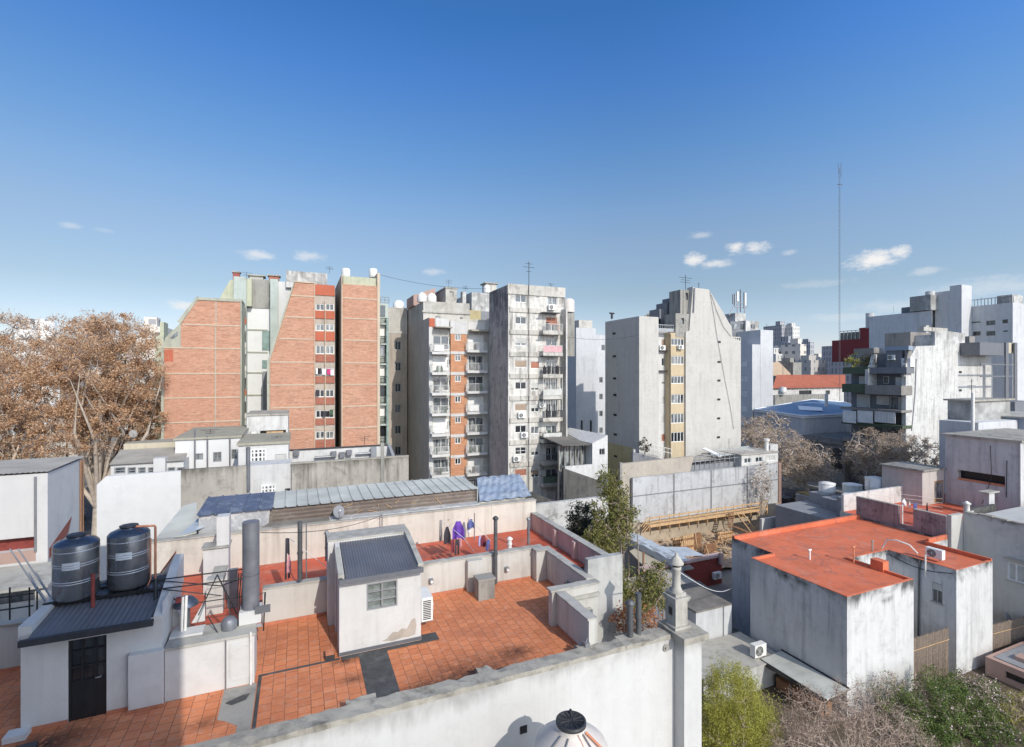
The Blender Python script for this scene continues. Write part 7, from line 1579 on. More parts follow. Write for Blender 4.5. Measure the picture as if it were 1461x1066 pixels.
# lattice mast
LM = thing('lattice_mast', 'very tall thin lattice radio mast rising behind the maroon block', 'mast', (*PD(1198,532,160)[:2], 0))
mx_, my_ = PD(1198,532,160)[:2]; zt = PD(1198,244,160)[2]
b = MB()
for k in range(3): a = k*2.094; b.tube([(mx_+.2*math.cos(a), my_+.2*math.sin(a), 0), (mx_+.2*math.cos(a), my_+.2*math.sin(a), zt)], .035, 4)
b.build('leg', 'mast_steel', LM)
b = MB(); n = 70
for i in range(n):
    z0, z1 = zt*i/n, zt*(i+1)/n
    for k in range(3):
        a, c = k*2.094, ((k+1) % 3)*2.094; b.tube([(mx_+.2*math.cos(a), my_+.2*math.sin(a), z0), (mx_+.2*math.cos(c), my_+.2*math.sin(c), z1)], .015, 3, cap=False)
b.build('bracing', 'mast_steel', LM)
b = MB(); b.tube([(mx_,my_,zt),(mx_,my_,zt+1)], .09, 4); b.tube([(mx_+.7,my_,zt-2),(mx_+.7,my_,PD(1198,232,160)[2])], .08, 4); b.tube([(mx_-.6,my_,zt-1),(mx_-.6,my_,zt+2.4)], .07, 4); b.tube([(mx_-1.2,my_,zt-4.5),(mx_+1.4,my_,zt-4.2)], .1, 4); b.build('aerial', 'mast_steel', LM)
# =============== far city
random.seed(21)
MATS = ['skyline_a','skyline_b','skyline_c','skyline_d','skyline_e','skyline_a','skyline_c']
def far(x0, x1, ytop, t, label, mat, dp=None, name='distant_building', group=None, room=True):
    a, b_ = PD(x0, 532, t), PD(x1, 532, t); z = PD((x0+x1)/2, ytop, t)[2]
    X0, X1 = min(a[0], b_[0]), max(a[0], b_[0]); Yf = (a[1]+b_[1])/2; dp = dp or random.uniform(8, 18)
    z = max(z, 3)
    w = X1-X0
    q = MB().box(X0, X1, Yf, Yf+dp, 0, z)
    o = q.build(name, mat, None, label, 'building', group)
    if room: 
        r = random.random(); MB().box(X0+w*.2*r+.2, X0+w*(.45+.4*r), Yf+1.5, Yf+5, z, z+random.uniform(1.5, 3.2)).build('roof_room', mat, o)
    return o
far(1111.5, 1133, 464, 330, 'tall dark and white tower alone on the far skyline', 'skyline_d', 14); far(1128, 1144, 466, 326, 'pale half of the tall tower alone on the far skyline', 'skyline_a', 8)
far(1126, 1139, 489, 215, 'grey blind-sided block below the tall skyline tower', 'skyline_d', 12); far(1139, 1153, 491, 200, 'worn white block in the middle distance right of the grey blind-sided one', 'skyline_c', 12); far(1150, 1186, 514, 190, 'long low block with strip windows above the red tiled roof', 'skyline_b', 14); far(1103, 1126, 505, 205, 'white low block above the peach gable', 'skyline_a'); far(1154, 1163, 488, 280, 'grey slab in the middle distance', 'skyline_d'); far(1128, 1147, 517, 180, 'dark grey block behind the red tiled roof', 'conc_dark', 8)
G_ = 'white and grey roofs fading to the far skyline'
for i in range(110):
    x = random.uniform(1085, 1206); t = random.uniform(240, 1100); w = random.uniform(3.5, 10)*(380/t)**.4
    y = random.uniform(499, 522) if t > 420 else random.uniform(506, 528)
    far(x, x+w, y, t, 'small pale building in the dense far skyline between the towers', random.choice(MATS), group=G_, room=i % 2 == 0)
for i in range(40):                                                    # beyond the plane trees at the left, and in the other gaps
    x = random.uniform(-140, 238); t = random.uniform(150, 500); w = random.uniform(14, 34)
    far(x, x+w, random.uniform(474, 512), t, 'pale building behind the brown plane trees', random.choice(MATS), group='buildings behind the plane trees', room=i % 2 == 0)
for i in range(34):
    x = random.uniform(1195, 1640); t = random.uniform(170, 420); w = random.uniform(14, 36)
    far(x, x+w, random.uniform(480, 520), t, 'pale building far behind the white blocks', random.choice(MATS), group='buildings behind the white blocks', room=i % 3 == 0)
for i in range(22):
    x = random.uniform(540, 1085); t = random.uniform(160, 400); w = random.uniform(12, 30)
    far(x, x+w, random.uniform(490, 520), t, 'building hidden deep in the gaps between the towers', random.choice(MATS), group='buildings in the tower gaps', room=False)
c = PD(65, 475, 130); TWR = far(20, 80, 478, 130, 'white building carrying a round white tank above the plane trees', 'skyline_a', 14); z = PD(65, 478, 130)[2]
MB().lathe((PD(67,478,134)[0], PD(67,478,134)[1], z-1), [(1.9,0),(1.9,4.6),(1.8,4.8)], 24).build('round_tank', 'tank_white', None, 'round white tank on a roof above the plane trees', 'water tank'); MB().box(PD(54,478,133)[0]-.6, PD(54,478,133)[0]+1.4, PD(54,478,133)[1], PD(54,478,133)[1]+2, z-1, z+4.6).build('shaft', 'white_party', TWR)
far(28, 52, 466, 132, 'grey flat building left of the round white tank', 'skyline_b', 10); far(-40, 15, 600, 78, 'pale yellow house low behind the plane trees', 'tower_cream', 10); far(60, 110, 610, 88, 'cream house low behind the plane trees', 'tower_cream', 10); far(200, 234, 466, 110, 'cream block with balconies left of the brick shoulder', 'skyline_c', 12)
far(222, 233, 478, 95, 'narrow pale green block left of the brick shoulder', 'pale_green', 12)
# cars
def car(c, rz, label, mat, van=False, group='cars on the avenue'):
    t = thing('parked_car', label, 'van' if van else 'car', (0,0,0), group); L, Wd, H = (4.3, 1.75, 1.45) if not van else (4.8, 1.9, 2.1)
    pr = [(-L/2,.35),(L/2,.35),(L/2,.75),(L/2-.1,.9),(L*.28,1.0),(L*.12,H),(-L*.32,H),(-L*.46,1.0),(-L/2,.95)] if not van else [(-L/2,.35),(L/2,.35),(L/2,.95),(L*.38,1.1),(L*.25,H),(-L/2+.05,H),(-L/2,H-.1)]
    b = MB(); b.prism([(x, -Wd/2, z) for x, z in pr], (0, Wd, 0)); b.build('body', mat, t)
    g = MB(); gp = [(L*.25,1.02),(L*.115,H-.08),(-L*.30,H-.08),(-L*.42,1.02)] if not van else [(L*.36,1.15),(L*.25,H-.12),(L*.02,H-.12),(L*.02,1.15)]
    g.prism([(x, -Wd/2-.012, z) for x, z in gp], (0, .01, 0)); g.prism([(x, Wd/2+.002, z) for x, z in gp], (0, .01, 0))
    g.prism([(L*.285,-Wd/2+.12,1.0),(L*.13,-Wd/2+.16,H-.06),(L*.13,Wd/2-.16,H-.06),(L*.285,Wd/2-.12,1.0)], (.03,0,.03)) if not van else g.prism([(L*.385,-Wd/2+.1,1.12),(L*.26,-Wd/2+.12,H-.1),(L*.26,Wd/2-.12,H-.1),(L*.385,Wd/2-.1,1.12)], (.03,0,.03))
    if not van: g.prism([(-L*.335,-Wd/2+.16,H-.06),(-L*.465,-Wd/2+.12,1.02),(-L*.465,Wd/2-.12,1.02),(-L*.335,Wd/2-.16,H-.06)], (-.03,0,.03))
    g.build('window', 'glass_dark', t)
    for x in (-L*.31, L*.31):
        for s in (-1, 1): MB().tube([(x, s*(Wd/2-.2), .33), (x, s*(Wd/2+.02), .33)], .33, 16).build('wheel', 'tyre', t)
    for s in (-1, 1): MB().box(L/2-.02, L/2+.012, s*Wd*.36-.16, s*Wd*.36+.16, .68, .82).build('headlight', 'tank_label', t); MB().box(-L/2-.012, -L/2+.02, s*Wd*.4-.1, s*Wd*.4+.1, .75, .9).build('tail_light', 'red_paint', t)
    t.location = (c[0], c[1], .012); t.rotation_euler = (0,0,rz); return t
car((70.6,58.6), math.pi/2, 'silver car farther along the avenue beside the panel wall end', 'car_silver'); car((67.2,53.6), math.pi/2, 'dark car on the avenue just right of the panel wall end', 'car_dark'); car((70.2,51.5), math.pi/2, 'ochre delivery van on the avenue', 'van_yellow', True); car((63.6,57.8), math.pi/2, 'black car parked by the panel wall kerb', 'car_dark'); car((74.5,62.5), math.pi/2, 'white car far along the avenue', 'car_white')
car((-27.5,84), math.pi/2, 'silver car on the side street below the plane trees', 'car_silver', group='cars on the side street'); car((-24.0,70), math.pi/2, 'white van on the side street below the plane trees', 'car_white', True, group='cars on the side street')
# apartment block the photograph was taken from (its corner shades the stair house)
HB = thing('viewpoint_block', 'tall apartment block behind the viewpoint shading the stair house', 'apartment building', (-15, -9, 0))
MB().box(-34, .38, -16, -1.6, 0, 27.8).build('wall', 'white_clean', HB)
MB().box(.381, 1.8, -16, -3.2, 0, 17.2).build('balcony_stack', 'white_clean', HB)

# overhead cables and aerials
def wire(pts, label, r=.02, sag=.6, mat='rail_dark'):
    b = MB()
    for a, c in zip(pts[:-1], pts[1:]):
        a, c = Vector(a), Vector(c); b.tube([tuple(a.lerp(c, i/12)-Vector((0, 0, sag*4*(i/12)*(1-i/12)))) for i in range(13)], r, 4)
    return b.build('overhead_cable', mat, None, label, 'cable')
wire([PY(542,392,65), PY(700,412,58)], 'thin cable from the brick block roof to the white tower roof', .018, .5)
wire([PY(805,480,56.3), PY(912,478,52.3)], 'cable crossing from the white tower to the concrete tower', .016, .5)
wire([PY(455,840,18.2), PY(560,700,37.9)], 'cable rising from the shed to the long weathered wall', .014, .4)
wire([PY(1186,610,62), PY(1110,640,47)], 'cable across the avenue by the panel wall', .03, .8)
wire([PY(640,742,23.8), PY(760,640,56)], 'cable from the back wall up to the white tower', .016, .6)
wire([PY(372,760,15.8), PY(545,735,23.6)], 'cable from the big flue to the clothes post', .010, .25)
random.seed(33)
for x, y0, y1, Y in ((420,404,392,70),(470,390,380,70),(352,400,388,74),(640,411,399,72),(664,418,408,71),(786,412,404,60),(1094,471,462,78),(1330,472,460,50),(1365,474,464,50),(1275,447,437,80),(1400,434,424,60),(300,626,612,46),(395,634,622,43),(520,636,622,46.1),(1040,640,626,51),(1420,632,612,29),(1240,705,686,30.9),(1290,697,676,31.1)):
    aerial(x, y0, y1, Y, 'thin television aerial standing on a rooftop edge', ((.1,random.uniform(.3,.7)),(.28,random.uniform(.3,.6)),(.42,random.uniform(.2,.5))), 'rail_dark', .02)['group'] = 'television aerials on the roofs'
# =============== vegetation
def leaves(name, mat, parent, cen, size, aspect=.6, flat=0.0, seed=0, label=None):
    r = np.random.default_rng(seed); n = len(cen)
    s = size*r.uniform(.6, 1.35, n)
    d = r.normal(size=(n, 3)); d[:, 2] *= (1-flat); d /= np.linalg.norm(d, axis=1)[:, None]+1e-9
    u = np.cross(d, r.normal(size=(n, 3))); u /= np.linalg.norm(u, axis=1)[:, None]+1e-9
    w = np.cross(d, u)
    u = u*s[:, None]*.5; w = w*s[:, None]*.5*aspect
    V = np.stack([cen-u, cen-w*.9-u*.1, cen+u, cen+w*.9-u*.1], 1).reshape(-1, 3)
    off = np.array(rootloc(parent)) if parent is not None else np.zeros(3)
    me = bpy.data.meshes.new(name); me.vertices.add(4*n); me.vertices.foreach_set('co', (V-off).astype(np.float32).ravel())
    me.loops.add(4*n); me.loops.foreach_set('vertex_index', np.arange(4*n, dtype=np.int32)); me.polygons.add(n); me.polygons.foreach_set('loop_start', np.arange(0, 4*n, 4, dtype=np.int32)); me.polygons.foreach_set('loop_total', np.full(n, 4, dtype=np.int32))
    me.materials.append(MAT(mat)); me.update(calc_edges=True); me.validate()
    o = bpy.data.objects.new(name, me); COL.objects.link(o); o.parent = parent; return o
def in_crown(ells, n, r, shell=.55):
    vol = np.array([e[3]*e[4]*e[5] for e in ells]); pick = r.choice(len(ells), n, p=vol/vol.sum()); out = np.empty((n, 3))
    d = r.normal(size=(n, 3)); d /= np.linalg.norm(d, axis=1)[:, None]; rad = r.uniform(shell**3, 1, n)**(1/3)
    for i in range(n): e = ells[pick[i]]; out[i] = np.array(e[:3])+d[i]*rad[i]*np.array(e[3:6])
    return out
def tree(name, label, base, ells, mat, nl, size, bark='bark', trunk_r=.3, fork=.35, limbs=9, clumps=120, spread=.9, seed=1, twigs=160, twig='twig', shell=.35, cat='tree', group=None, tw_r=.02, lean=(0,0), parts2=None, aspect=.6, stretch=1.0):
    r = np.random.default_rng(seed); t = thing(name, label, cat, base, group); B = Vector(base)
    top = Vector((np.mean([e[0] for e in ells]), np.mean([e[1] for e in ells]), np.mean([e[2] for e in ells]))); lowz = min(e[2]-e[5] for e in ells)
    F_ = B.lerp(Vector((top.x, top.y, top.z)), fork); F_.x = B.x+(top.x-B.x)*fork*.6+lean[0]; F_.y = B.y+(top.y-B.y)*fork*.6+lean[1]
    b = MB(); b.tube([tuple(B), tuple(B.lerp(F_, .5)+Vector((.04,.03,0))*trunk_r*3), tuple(F_)], [trunk_r*1.25, trunk_r, trunk_r*.8], 9)
    tips = in_crown(ells, limbs, r, .5); limbpts = []
    for q in tips:
        q = Vector(q); m = F_.lerp(q, .5)+Vector(r.normal(size=3)*(q-F_).length*.08)+Vector((0,0,(q-F_).length*.06)); pts = [F_, F_.lerp(m,.5), m, m.lerp(q,.55), q]
        b.tube([tuple(p) for p in pts], [trunk_r*.55, trunk_r*.42, trunk_r*.3, trunk_r*.18, trunk_r*.07], 6); limbpts += [pts[2], pts[3], pts[4], F_.lerp(m,.8)]
    cl = in_crown(ells, clumps, r, shell); nodes = [tuple(p) for p in limbpts]; lvl = [0]*len(nodes)
    for a_, c_ in zip(limbpts[:-1], limbpts[1:]):
        if (a_-c_).length < 6: nodes.append(tuple(a_.lerp(c_, .5))); lvl.append(0)
    tw = MB(); order = np.argsort(((cl[:, None, :]-np.array(nodes)[None])**2).sum(2).min(1))[:twigs]
    for i in order:                                  # each clump grows from the nearest branch already there
        c = cl[i]; LP = np.array(nodes); dd2 = ((LP-c)**2).sum(1)*(1+.25*np.array(lvl)); k = int(np.argmin(dd2)); p = Vector(LP[k]); q = Vector(c); g_ = .72**lvl[k]
        m = p.lerp(q,.5)+Vector(r.normal(size=3)*.13*(q-p).length); e = q+((q-p).normalized()+Vector(r.normal(size=3)*.4)).normalized()*spread*.7
        tw.tube([tuple(p), tuple(m), tuple(q), tuple(e)], [tw_r*2.4*g_, tw_r*1.7*g_, tw_r*1.1*g_, tw_r*.35], 4, cap=False)
        for j in range(4):
            s0 = m.lerp(q, r.uniform(0,1.0)); dd = Vector(r.normal(size=3)); dd.z = abs(dd.z)*.7+.2; tw.tube([tuple(s0), tuple(s0+dd.normalized()*spread*r.uniform(.4,.95))], [tw_r*.6, tw_r*.22], 3, cap=False)
        nodes += [tuple(m), tuple(q)]; lvl += [min(3, lvl[k]+1)]*2
    b.build('trunk', bark, t)
    if tw.v: tw.build('branches', twig, t)
    if nl:
        idx = r.integers(0, clumps, nl); w = r.uniform(.35, 1.15, clumps)*spread; dens = r.uniform(.12, 1, clumps)**1.3; keep = r.uniform(size=nl) < dens[idx]; idx = idx[keep]
        g = r.normal(size=(len(idx), 3)); g /= (1+.25*np.linalg.norm(g, axis=1))[:, None]; cen = cl[idx]+g*w[idx][:, None]*np.array([.62,.62,.55*stretch])
        leaves('crown', mat, t, cen, size, aspect, seed=seed+9)
        if parts2: m2, f2 = parts2; i2 = r.uniform(size=len(cen)) < f2; leaves('flowers', m2, t, cen[i2]+np.array([0,-.05,.06]), size*.9, .9, seed=seed+5)
    return t
# plane trees on the side street, left
def EL(x, y, t, rx, ry_, rz): p = PD(x, y, t); return (p[0], p[1], p[2], rx, ry_, rz)
tree('plane_tree', 'big brown-leaved plane tree nearest the brick block', (*PD(135,560,52)[:2], 0), [EL(160,520,52,5.2,5,5.6), EL(120,560,51,5.0,5,5.0), EL(185,575,53,3.6,4,4.6), EL(140,610,51,5.0,4.5,3.6), EL(175,485,52,3.2,3.2,2.6)], 'leaf_plane', 108000, .19, 'bark_pale', .48, .32, 26, 430, .95, 3, 400, 'twig', .3, group='plane trees on the side street', tw_r=.024)
tree('plane_tree', 'brown-leaved plane tree at the left edge of the photo', (*PD(20,560,50)[:2], 0), [EL(15,545,50,5.0,5,4.6), EL(60,570,50,4.6,5,4.4), EL(-25,560,49,5,5,5.0), EL(50,620,49,6,4.5,3.6), EL(-10,625,49,5,4,3.4)], 'leaf_plane', 100000, .19, 'bark_pale', .45, .34, 24, 410, .95, 4, 380, 'twig', .3, group='plane trees on the side street', tw_r=.024)
tree('plane_tree', 'half-bare plane tree rising tallest behind the others', (*PD(110,560,66)[:2], 0), [EL(130,478,66,5.0,5,3.4), EL(105,520,66,6,5,5), EL(165,490,66,4.5,4,3.8)], 'leaf_plane', 24000, .22, 'bark_pale', .42, .4, 16, 320, 1.3, 5, 320, 'twig', .2, group='plane trees on the side street', tw_r=.04)
tree('plane_tree', 'plane tree farther back at the far left with bare crown', (*PD(5,560,72)[:2], 0), [EL(5,475,72,5,5,3.0), EL(-10,510,72,6,5,5)], 'leaf_plane', 18000, .22, 'bark_pale', .42, .4, 14, 260, 1.3, 6, 260, 'twig', .2, group='plane trees on the side street', tw_r=.04)
tree('plane_tree', 'plane tree partly hidden at the left edge of the brick wall', (*PD(205,600,57)[:2], 0), [EL(208,575,57,3.0,3.4,4.8), EL(196,540,57,3.0,3,4.2), EL(215,610,57,2.4,2.6,3.2)], 'leaf_plane', 30000, .21, 'bark_pale', .36, .34, 12, 220, 1.0, 7, 180, 'twig', .25, group='plane trees on the side street', tw_r=.03)
# avenue trees
tree('avenue_tree', 'beige half-bare avenue tree below the blue roof', (*PD(1158,650,77)[:2], 0), [EL(1110,640,78,4.6,4.2,3.3), EL(1140,655,77,4.4,4,3.4), EL(1082,628,80,3.4,3.4,2.6), EL(1165,668,76,3.4,3.2,2.6), EL(1118,672,77,3.8,3.4,2.4)], 'leaf_pale', 36000, .2, 'bark_pale', .34, .45, 16, 380, .9, 12, 360, 'twig_pale', .2, group='half-bare trees along the avenue', tw_r=.035)
tree('avenue_tree', 'beige half-bare avenue tree in front of the green and slate balconies', (*PD(1280,650,74)[:2], 0), [EL(1245,645,74,4.2,4,3.4), EL(1290,650,73,4.8,4,3.6), EL(1325,660,72,3.4,3.4,3.0), EL(1265,672,73,5,4,2.6), EL(1235,660,74,3.2,3,3)], 'leaf_pale', 42000, .2, 'bark_pale', .34, .45, 16, 380, .9, 13, 360, 'twig_pale', .2, group='half-bare trees along the avenue', tw_r=.035)
tree('avenue_tree', 'half-bare tree behind the beige avenue tree by the concrete tower', (*PD(1075,640,92)[:2], 0), [EL(1078,618,92,4,4,3.2), EL(1095,610,94,4,4,3)], 'leaf_pale', 5000, .34, 'bark_pale', .3, .5, 10, 110, 1.0, 14, 110, 'twig_pale', .2, group='half-bare trees along the avenue', tw_r=.04)
# small bare tree on the panel wall
tree('bare_tree', 'small bare grey tree against the right end of the panel wall', (*PY(1088,735,44.6)[:2], .5), [(*PY(1088,688,44.8), 1.6, .8, 2.6)], 'leaf_dark', 500, .2, 'bark_pale', .12, .3, 14, 110, .8, 15, 110, 'twig_pale', .1, tw_r=.025, cat='tree')
b = MB()
# olive-green tree, dark shrub and climber behind the right terrace wall
tree('evergreen_tree', 'olive-green leafy tree behind the pink terrace side wall', (13.9, 21.0, 0), [EL(872,728,26.5,1.0,1.0,1.5), EL(866,690,26.8,.5,.5,.7), EL(884,690,26.8,.4,.4,.6), EL(865,775,25.5,1.1,1.0,1.1), EL(850,778,25.0,.8,.8,.7), EL(885,760,26.0,.75,.8,.9), EL(895,735,26.5,.6,.6,.9)], 'leaf_olive', 24000, .12, 'bark', .14, .5, 16, 300, .5, 21, 150, 'twig', .2, tw_r=.014)
tree('evergreen_shrub', 'dark bluish shrub by the low stained wall', (13.2, 24.5, 0), [EL(832,745,29.0,1.15,1.1,1.1), EL(822,765,28.5,.9,.9,.7), EL(845,758,28.6,.8,.8,.7)], 'leaf_dark', 13000, .12, 'bark', .12, .55, 12, 180, .5, 22, 100, 'twig', .2, tw_r=.012)
tree('evergreen_tree', 'olive-green shrub left of the conical chimney', (14.3, 16.6, 0), [EL(925,845,20.0,.75,.7,.75), EL(900,865,19.5,.55,.6,.6), EL(935,820,20.5,.45,.45,.55), EL(895,835,19.8,.4,.4,.7), EL(880,855,19.4,.35,.35,.8)], 'leaf_olive', 14000, .10, 'bark', .1, .6, 14, 200, .42, 23, 110, 'twig', .2, tw_r=.01)
tree('climber', 'rusty red climbing plant behind the two black pipes', (12.6, 14.3, 0), [EL(915,890,17.6,.9,.6,.5), EL(890,885,17.4,.5,.4,.5), EL(940,893,17.8,.5,.5,.35)], 'leaf_red', 4200, .09, 'bark', .06, .7, 8, 90, .3, 24, 60, 'twig', .1, tw_r=.008, cat='climbing plant')
# garden
tree('bamboo', 'feathery yellow-green bamboo clump in the garden', (19.2, 17.8, 0), [EL(1045,1000,24.0,1.55,1.4,1.7), EL(1015,1030,23.6,1.1,1.1,1.6), EL(1075,1025,24.2,1.25,1.2,1.5), EL(1050,1065,23.5,1.9,1.5,1.6), EL(1030,965,24.2,.7,.7,.7), EL(1055,968,24.3,.7,.7,.7)], 'leaf_bamboo', 130000, .085, 'bark', .07, .3, 24, 700, .5, 31, 160, 'leaf_bamboo' if 0 else 'twig', .25, tw_r=.01, cat='bamboo', aspect=.35, stretch=1.15)
tree('dry_shrub', 'pinkish-brown bare shrub below the red-roofed house', (24.6, 15.6, 0), [EL(1180,1035,23.2,2.2,1.6,1.3), EL(1260,1040,23.8,1.9,1.5,1.2), EL(1215,1005,24,1.5,1.2,1.0), EL(1150,1010,24,1.1,1.0,.9), EL(1130,1060,23,1.6,1.2,1.0), EL(1300,1062,23.6,1.2,1.2,.9)], 'leaf_bush', 20000, .075, 'twig_pale', .07, .25, 34, 640, .5, 32, 600, 'twig', .15, tw_r=.0105, cat='shrub', aspect=.45)
tree('flowering_bush', 'dense green bush with pale pink flowers by the reed fence', (33.5, 16.0, 0), [EL(1345,1000,28.4,2.0,1.6,1.0), EL(1295,1020,27.8,1.6,1.4,1.0), EL(1390,1030,28.2,1.9,1.5,1.0), EL(1330,1045,27.0,2.2,1.6,1.0), EL(1345,975,29.5,1.2,1.1,.6), EL(1420,1055,27.2,1.8,1.4,.9)], 'leaf_green', 60000, .10, 'bark', .12, .4, 18, 420, .5, 33, 200, 'twig', .25, tw_r=.012, cat='bush', parts2=('flower', .03))
tree('flowering_bush', 'thin twiggy bush against the white wing of the red-roofed house', (32.2, 17.9, 0), [EL(1265,985,29.0,1.3,.7,.9), EL(1300,980,29.3,.9,.6,.7)], 'leaf_green', 1800, .09, 'twig_pale', .06, .3, 14, 120, .5, 34, 120, 'twig', .15, tw_r=.01, cat='bush', parts2=('flower', .2))
tree('garden_shrub', 'green shrub at the lower right corner beside the clay-coloured wall', (39.5, 14.2, 0), [EL(1452,1035,28.5,1.4,1.2,.9), EL(1470,1005,29.5,1.3,1.0,.8)], 'leaf_bamboo', 5500, .12, 'bark', .08, .4, 10, 90, .5, 35, 70, 'twig', .2, tw_r=.012, cat='shrub', aspect=.35)
tree('flowering_bush', 'straggly pink-flowered bush beside the second wing of the red-roofed house', (38.5, 17.4, 0), [EL(1395,985,29.8,1.5,.9,.7), EL(1375,970,30.4,.9,.7,.6), EL(1415,1000,29.5,1.1,.8,.6)], 'leaf_green', 6500, .10, 'bark', .07, .4, 12, 110, .5, 36, 90, 'twig', .2, tw_r=.012, cat='bush', parts2=('flower', .25))
# plants on balconies
tree('balcony_plant', 'yellow-green plant spilling over the green top balcony of the avenue block', (X5+.3, YX(1217,X5), ZX(1217,526,X5)), [(X5+.2, YX(1215,X5), ZX(1215,515,X5), .9, 1.3, 1.3)], 'leaf_bamboo', 900, .28, 'bark', .06, .3, 5, 30, .5, 41, 20, 'twig', .1, tw_r=.02, cat='plant')
tree('balcony_plant', 'dark leafy plant in the glazed corner of the green top balcony', (X5+1.2, YX(1233,X5), ZX(1233,524,X5)), [(X5+1.2, YX(1233,X5), ZX(1233,516,X5), .6, 1.2, .9)], 'leaf_olive', 600, .25, 'bark', .06, .3, 5, 24, .4, 42, 18, 'twig', .1, tw_r=.02, cat='plant')
tree('potted_shrub', 'dark shrub by the white railing at the foot of the concrete tower', (*PY(920,648,50.2)[:2], ZY(920,650,50.2)), [(*PY(920,636,50.2), .9, .7, 1.0)], 'leaf_dark', 700, .22, 'bark', .06, .3, 6, 30, .4, 43, 20, 'twig', .1, tw_r=.02, cat='shrub')
# =============== light, sky, camera
SUN_EL, SUN_AZ = math.radians(33.0), math.radians(10.5)          # azimuth measured from behind the viewer towards the right
world = bpy.data.worlds.new("World"); SC.world = world; world.use_nodes = True
nt = world.node_tree; nt.nodes.clear()
def wn(typ, ins=None, **kw):
    n = nt.nodes.new(typ)
    for k, v in kw.items(): setattr(n, k, v)
    for k, v in (ins or {}).items():
        if isinstance(v, bpy.types.NodeSocket): nt.links.new(v, n.inputs[k])
        else: n.inputs[k].default_value = v
    return n
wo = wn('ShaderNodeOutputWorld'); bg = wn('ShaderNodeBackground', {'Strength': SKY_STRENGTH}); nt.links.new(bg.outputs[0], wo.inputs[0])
sky = wn('ShaderNodeTexSky', sky_type='NISHITA', sun_disc=False, sun_elevation=SUN_EL, sun_rotation=math.pi - SUN_AZ, altitude=20, air_density=SKY_AIR, dust_density=SKY_DUST, ozone_density=SKY_OZONE)
tc = wn('ShaderNodeTexCoord'); sp = wn('ShaderNodeSeparateXYZ', {0: tc.outputs['Generated']})
def wm(op, a, b=0.0, c=False): return wn('ShaderNodeMath', {0: a, 1: b}, operation=op, use_clamp=c).outputs[0]
az = wm('ARCTAN2', sp.outputs[0], sp.outputs[1]); el = wm('ARCSINE', sp.outputs[2])
av = wn('ShaderNodeCombineXYZ', {0: az, 1: wm('MULTIPLY', el, 2.2)}).outputs[0]
n1 = wn('ShaderNodeTexNoise', {'Vector': av, 'Scale': 38.0, 'Detail': 7.0, 'Roughness': .62}).outputs[0]
n2 = wn('ShaderNodeTexNoise', {'Vector': av, 'Scale': 120.0, 'Detail': 4.0, 'Roughness': .6}).outputs[0]
nz = wm('ADD', wm('MULTIPLY', wm('SUBTRACT', n1, .5), 3.2), wm('MULTIPLY', wm('SUBTRACT', n2, .5), 1.0))
tot = None
# small cumulus clouds and wisps: (px, py, half-width, half-height, density)
for (x, y, rx, ry, k) in ((990,371,15,9,.9),(1022,376,24,6,.65),(1050,354,13,9,.85),(1078,353,18,8,.8),(998,336,17,5,.35),(1125,360,11,4,.3),(1246,371,36,13,1.),(1282,360,17,9,.9),(1322,387,26,6,.35),(368,364,24,7,.6),(440,366,24,7,.5),(260,436,22,7,.8),(617,388,16,5,.35),(100,322,16,5,.3),(150,329,16,4,.15),(1410,410,110,14,.3),(1280,436,70,9,.25),(1165,405,50,6,.18),(300,452,40,7,.3),(1200,452,60,6,.22)):
    d = ray(x, y); L = math.sqrt(d[0]**2+d[1]**2); a0 = math.atan2(d[0], d[1]); e0 = math.atan2(d[2], L)
    d2 = ray(x+rx, y); ra = math.atan2(d2[0], d2[1]) - a0; re = math.atan2(ray(x, y-ry)[2], L) - e0
    u = wm('DIVIDE', wm('SUBTRACT', az, a0), ra); v = wm('DIVIDE', wm('SUBTRACT', el, e0), re)
    r = wm('SQRT', wm('ADD', wm('MULTIPLY', u, u), wm('MULTIPLY', v, v)))
    r = wm('ADD', r, wm('MULTIPLY', nz, -.7))
    mr = wn('ShaderNodeMapRange', {0: r, 1: 1.35, 2: .1, 3: 0.0, 4: k}, interpolation_type='SMOOTHSTEP').outputs[0]
    tot = mr if tot is None else wm('MAXIMUM', tot, mr)
cr = wn('ShaderNodeValToRGB', {0: wm('DIVIDE', el, math.radians(60.0), True)})          # grade of the clear winter sky
pts_ = ((0,(.74,.66,.84)),(5,(.90,.79,.80)),(8.7,(.90,.80,.73)),(14.4,(1.05,.955,.885)),(17.8,(1.01,1.035,1.026)),(23.4,(.80,1.05,1.197)),(30.4,(.573,.993,1.41)),(35.5,(.444,.94,1.386)),(44,(.62,.95,1.25)),(60,(1.0,1.03,1.1)))
e_ = cr.color_ramp.elements
while len(e_) < len(pts_): e_.new(.5)
for q_, (d_, c_) in zip(e_, pts_): q_.position = d_/60.0
for q_, (d_, c_) in zip(e_, pts_): q_.color = tuple(v*.6 for v in c_) + (1,)
gr = wn('ShaderNodeVectorMath', {0: sky.outputs[0], 1: cr.outputs[0]}, operation='MULTIPLY').outputs[0]
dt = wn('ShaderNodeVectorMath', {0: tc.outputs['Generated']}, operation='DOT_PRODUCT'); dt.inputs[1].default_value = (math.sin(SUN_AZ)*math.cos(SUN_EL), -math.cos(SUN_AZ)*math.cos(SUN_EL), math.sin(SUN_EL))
rt = wn('ShaderNodeMapRange', {0: az, 1: math.radians(32), 2: math.radians(75), 3: 0.0, 4: 1.0}, interpolation_type='SMOOTHSTEP').outputs[0]          # the right half of the sky is paler
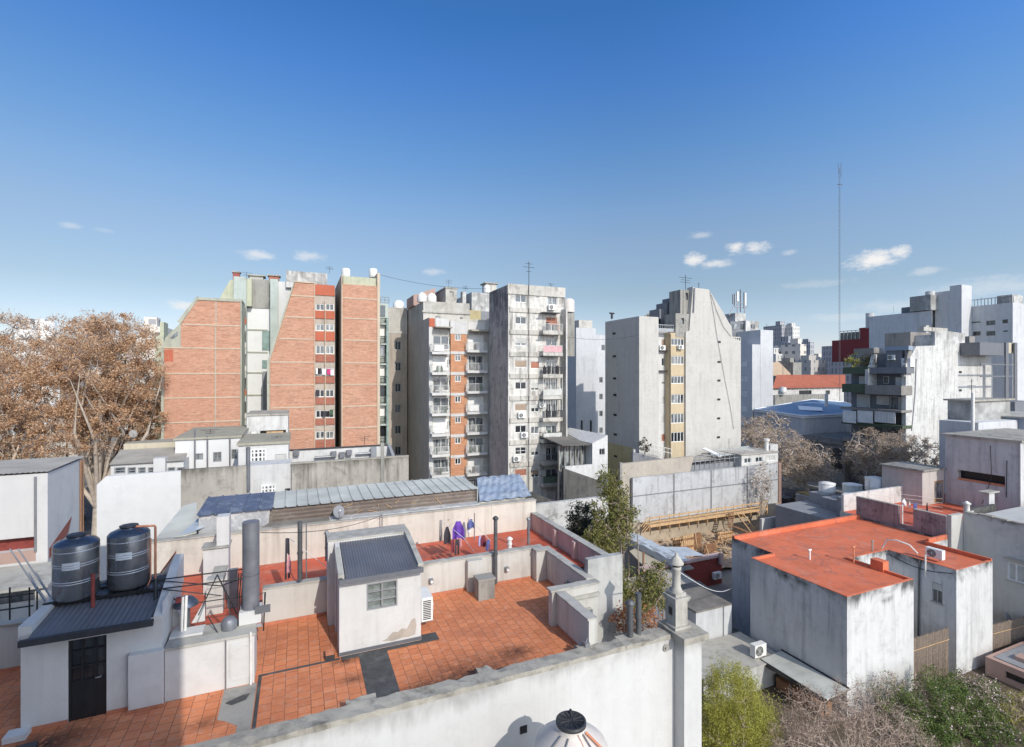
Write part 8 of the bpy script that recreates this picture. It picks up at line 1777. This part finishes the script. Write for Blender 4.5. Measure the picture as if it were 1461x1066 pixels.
gr = wn('ShaderNodeVectorMath', {0: gr, 1: wn('ShaderNodeCombineXYZ', {0: wm('ADD', wm('MULTIPLY', rt, .26), 1.0), 1: wm('ADD', wm('MULTIPLY', rt, .29), 1.0), 2: wm('ADD', wm('MULTIPLY', rt, .33), 1.0)}).outputs[0]}, operation='MULTIPLY').outputs[0]
fill_gain = wn('ShaderNodeMapRange', {0: dt.outputs['Value'], 1: FILL_LO, 2: FILL_HI, 3: 1.0, 4: SKY_FILL}, interpolation_type='SMOOTHSTEP').outputs[0]   # added fill light: unseen sky on the sun's side brightened
gr = wn('ShaderNodeVectorMath', {0: gr}, operation='SCALE'); nt.links.new(wm('MULTIPLY', fill_gain, 2**(-EXPO)/.6), gr.inputs['Scale']); gr = gr.outputs[0]
wt = wn('ShaderNodeMix', data_type='RGBA'); nt.links.new(wn('ShaderNodeMapRange', {0: dt.outputs['Value'], 1: FILL_LO, 2: FILL_HI, 3: 0.0, 4: .9}, interpolation_type='SMOOTHSTEP').outputs[0], wt.inputs[0])
bw = wn('ShaderNodeRGBToBW', {0: gr}).outputs[0]; nt.links.new(gr, wt.inputs[6]); bwc = wn('ShaderNodeVectorMath', {0: bw}, operation='MULTIPLY'); bwc.inputs[1].default_value = (.95, 1.0, 1.07); nt.links.new(bwc.outputs[0], wt.inputs[7]); gr = wt.outputs[2]
mx = wn('ShaderNodeMix', data_type='RGBA'); nt.links.new(tot, mx.inputs[0]); nt.links.new(gr, mx.inputs[6]); mx.inputs[7].default_value = (CLOUD, CLOUD*.985, CLOUD*.97, 1)
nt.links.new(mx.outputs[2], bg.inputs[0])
sl = bpy.data.lights.new('sun', 'SUN'); sl.energy = SUN_E; sl.angle = math.radians(.5); sl.color = (1.0, .94, .845)
so = bpy.data.objects.new('sun', sl); COL.objects.link(so)
sd = Vector((math.sin(SUN_AZ)*math.cos(SUN_EL), -math.cos(SUN_AZ)*math.cos(SUN_EL), math.sin(SUN_EL)))
so.rotation_euler = sd.to_track_quat('Z', 'Y').to_euler(); so.location = (0, -50, 80)
cd = bpy.data.cameras.new('camera'); cam = bpy.data.objects.new('camera', cd); COL.objects.link(cam)
cd.sensor_width = 36; cd.lens = 36*FP/1461; cd.clip_end = 8000; cd.clip_start = .1
cam.location = (0, 0, HC); cam.rotation_euler = (math.pi/2, 0, -YAW); SC.camera = cam
SC.view_settings.view_transform = 'Standard'; SC.view_settings.look = 'None'; SC.view_settings.exposure = EXPO; SC.view_settings.gamma = 1
SC.cycles.max_bounces = 6; SC.cycles.diffuse_bounces = 4
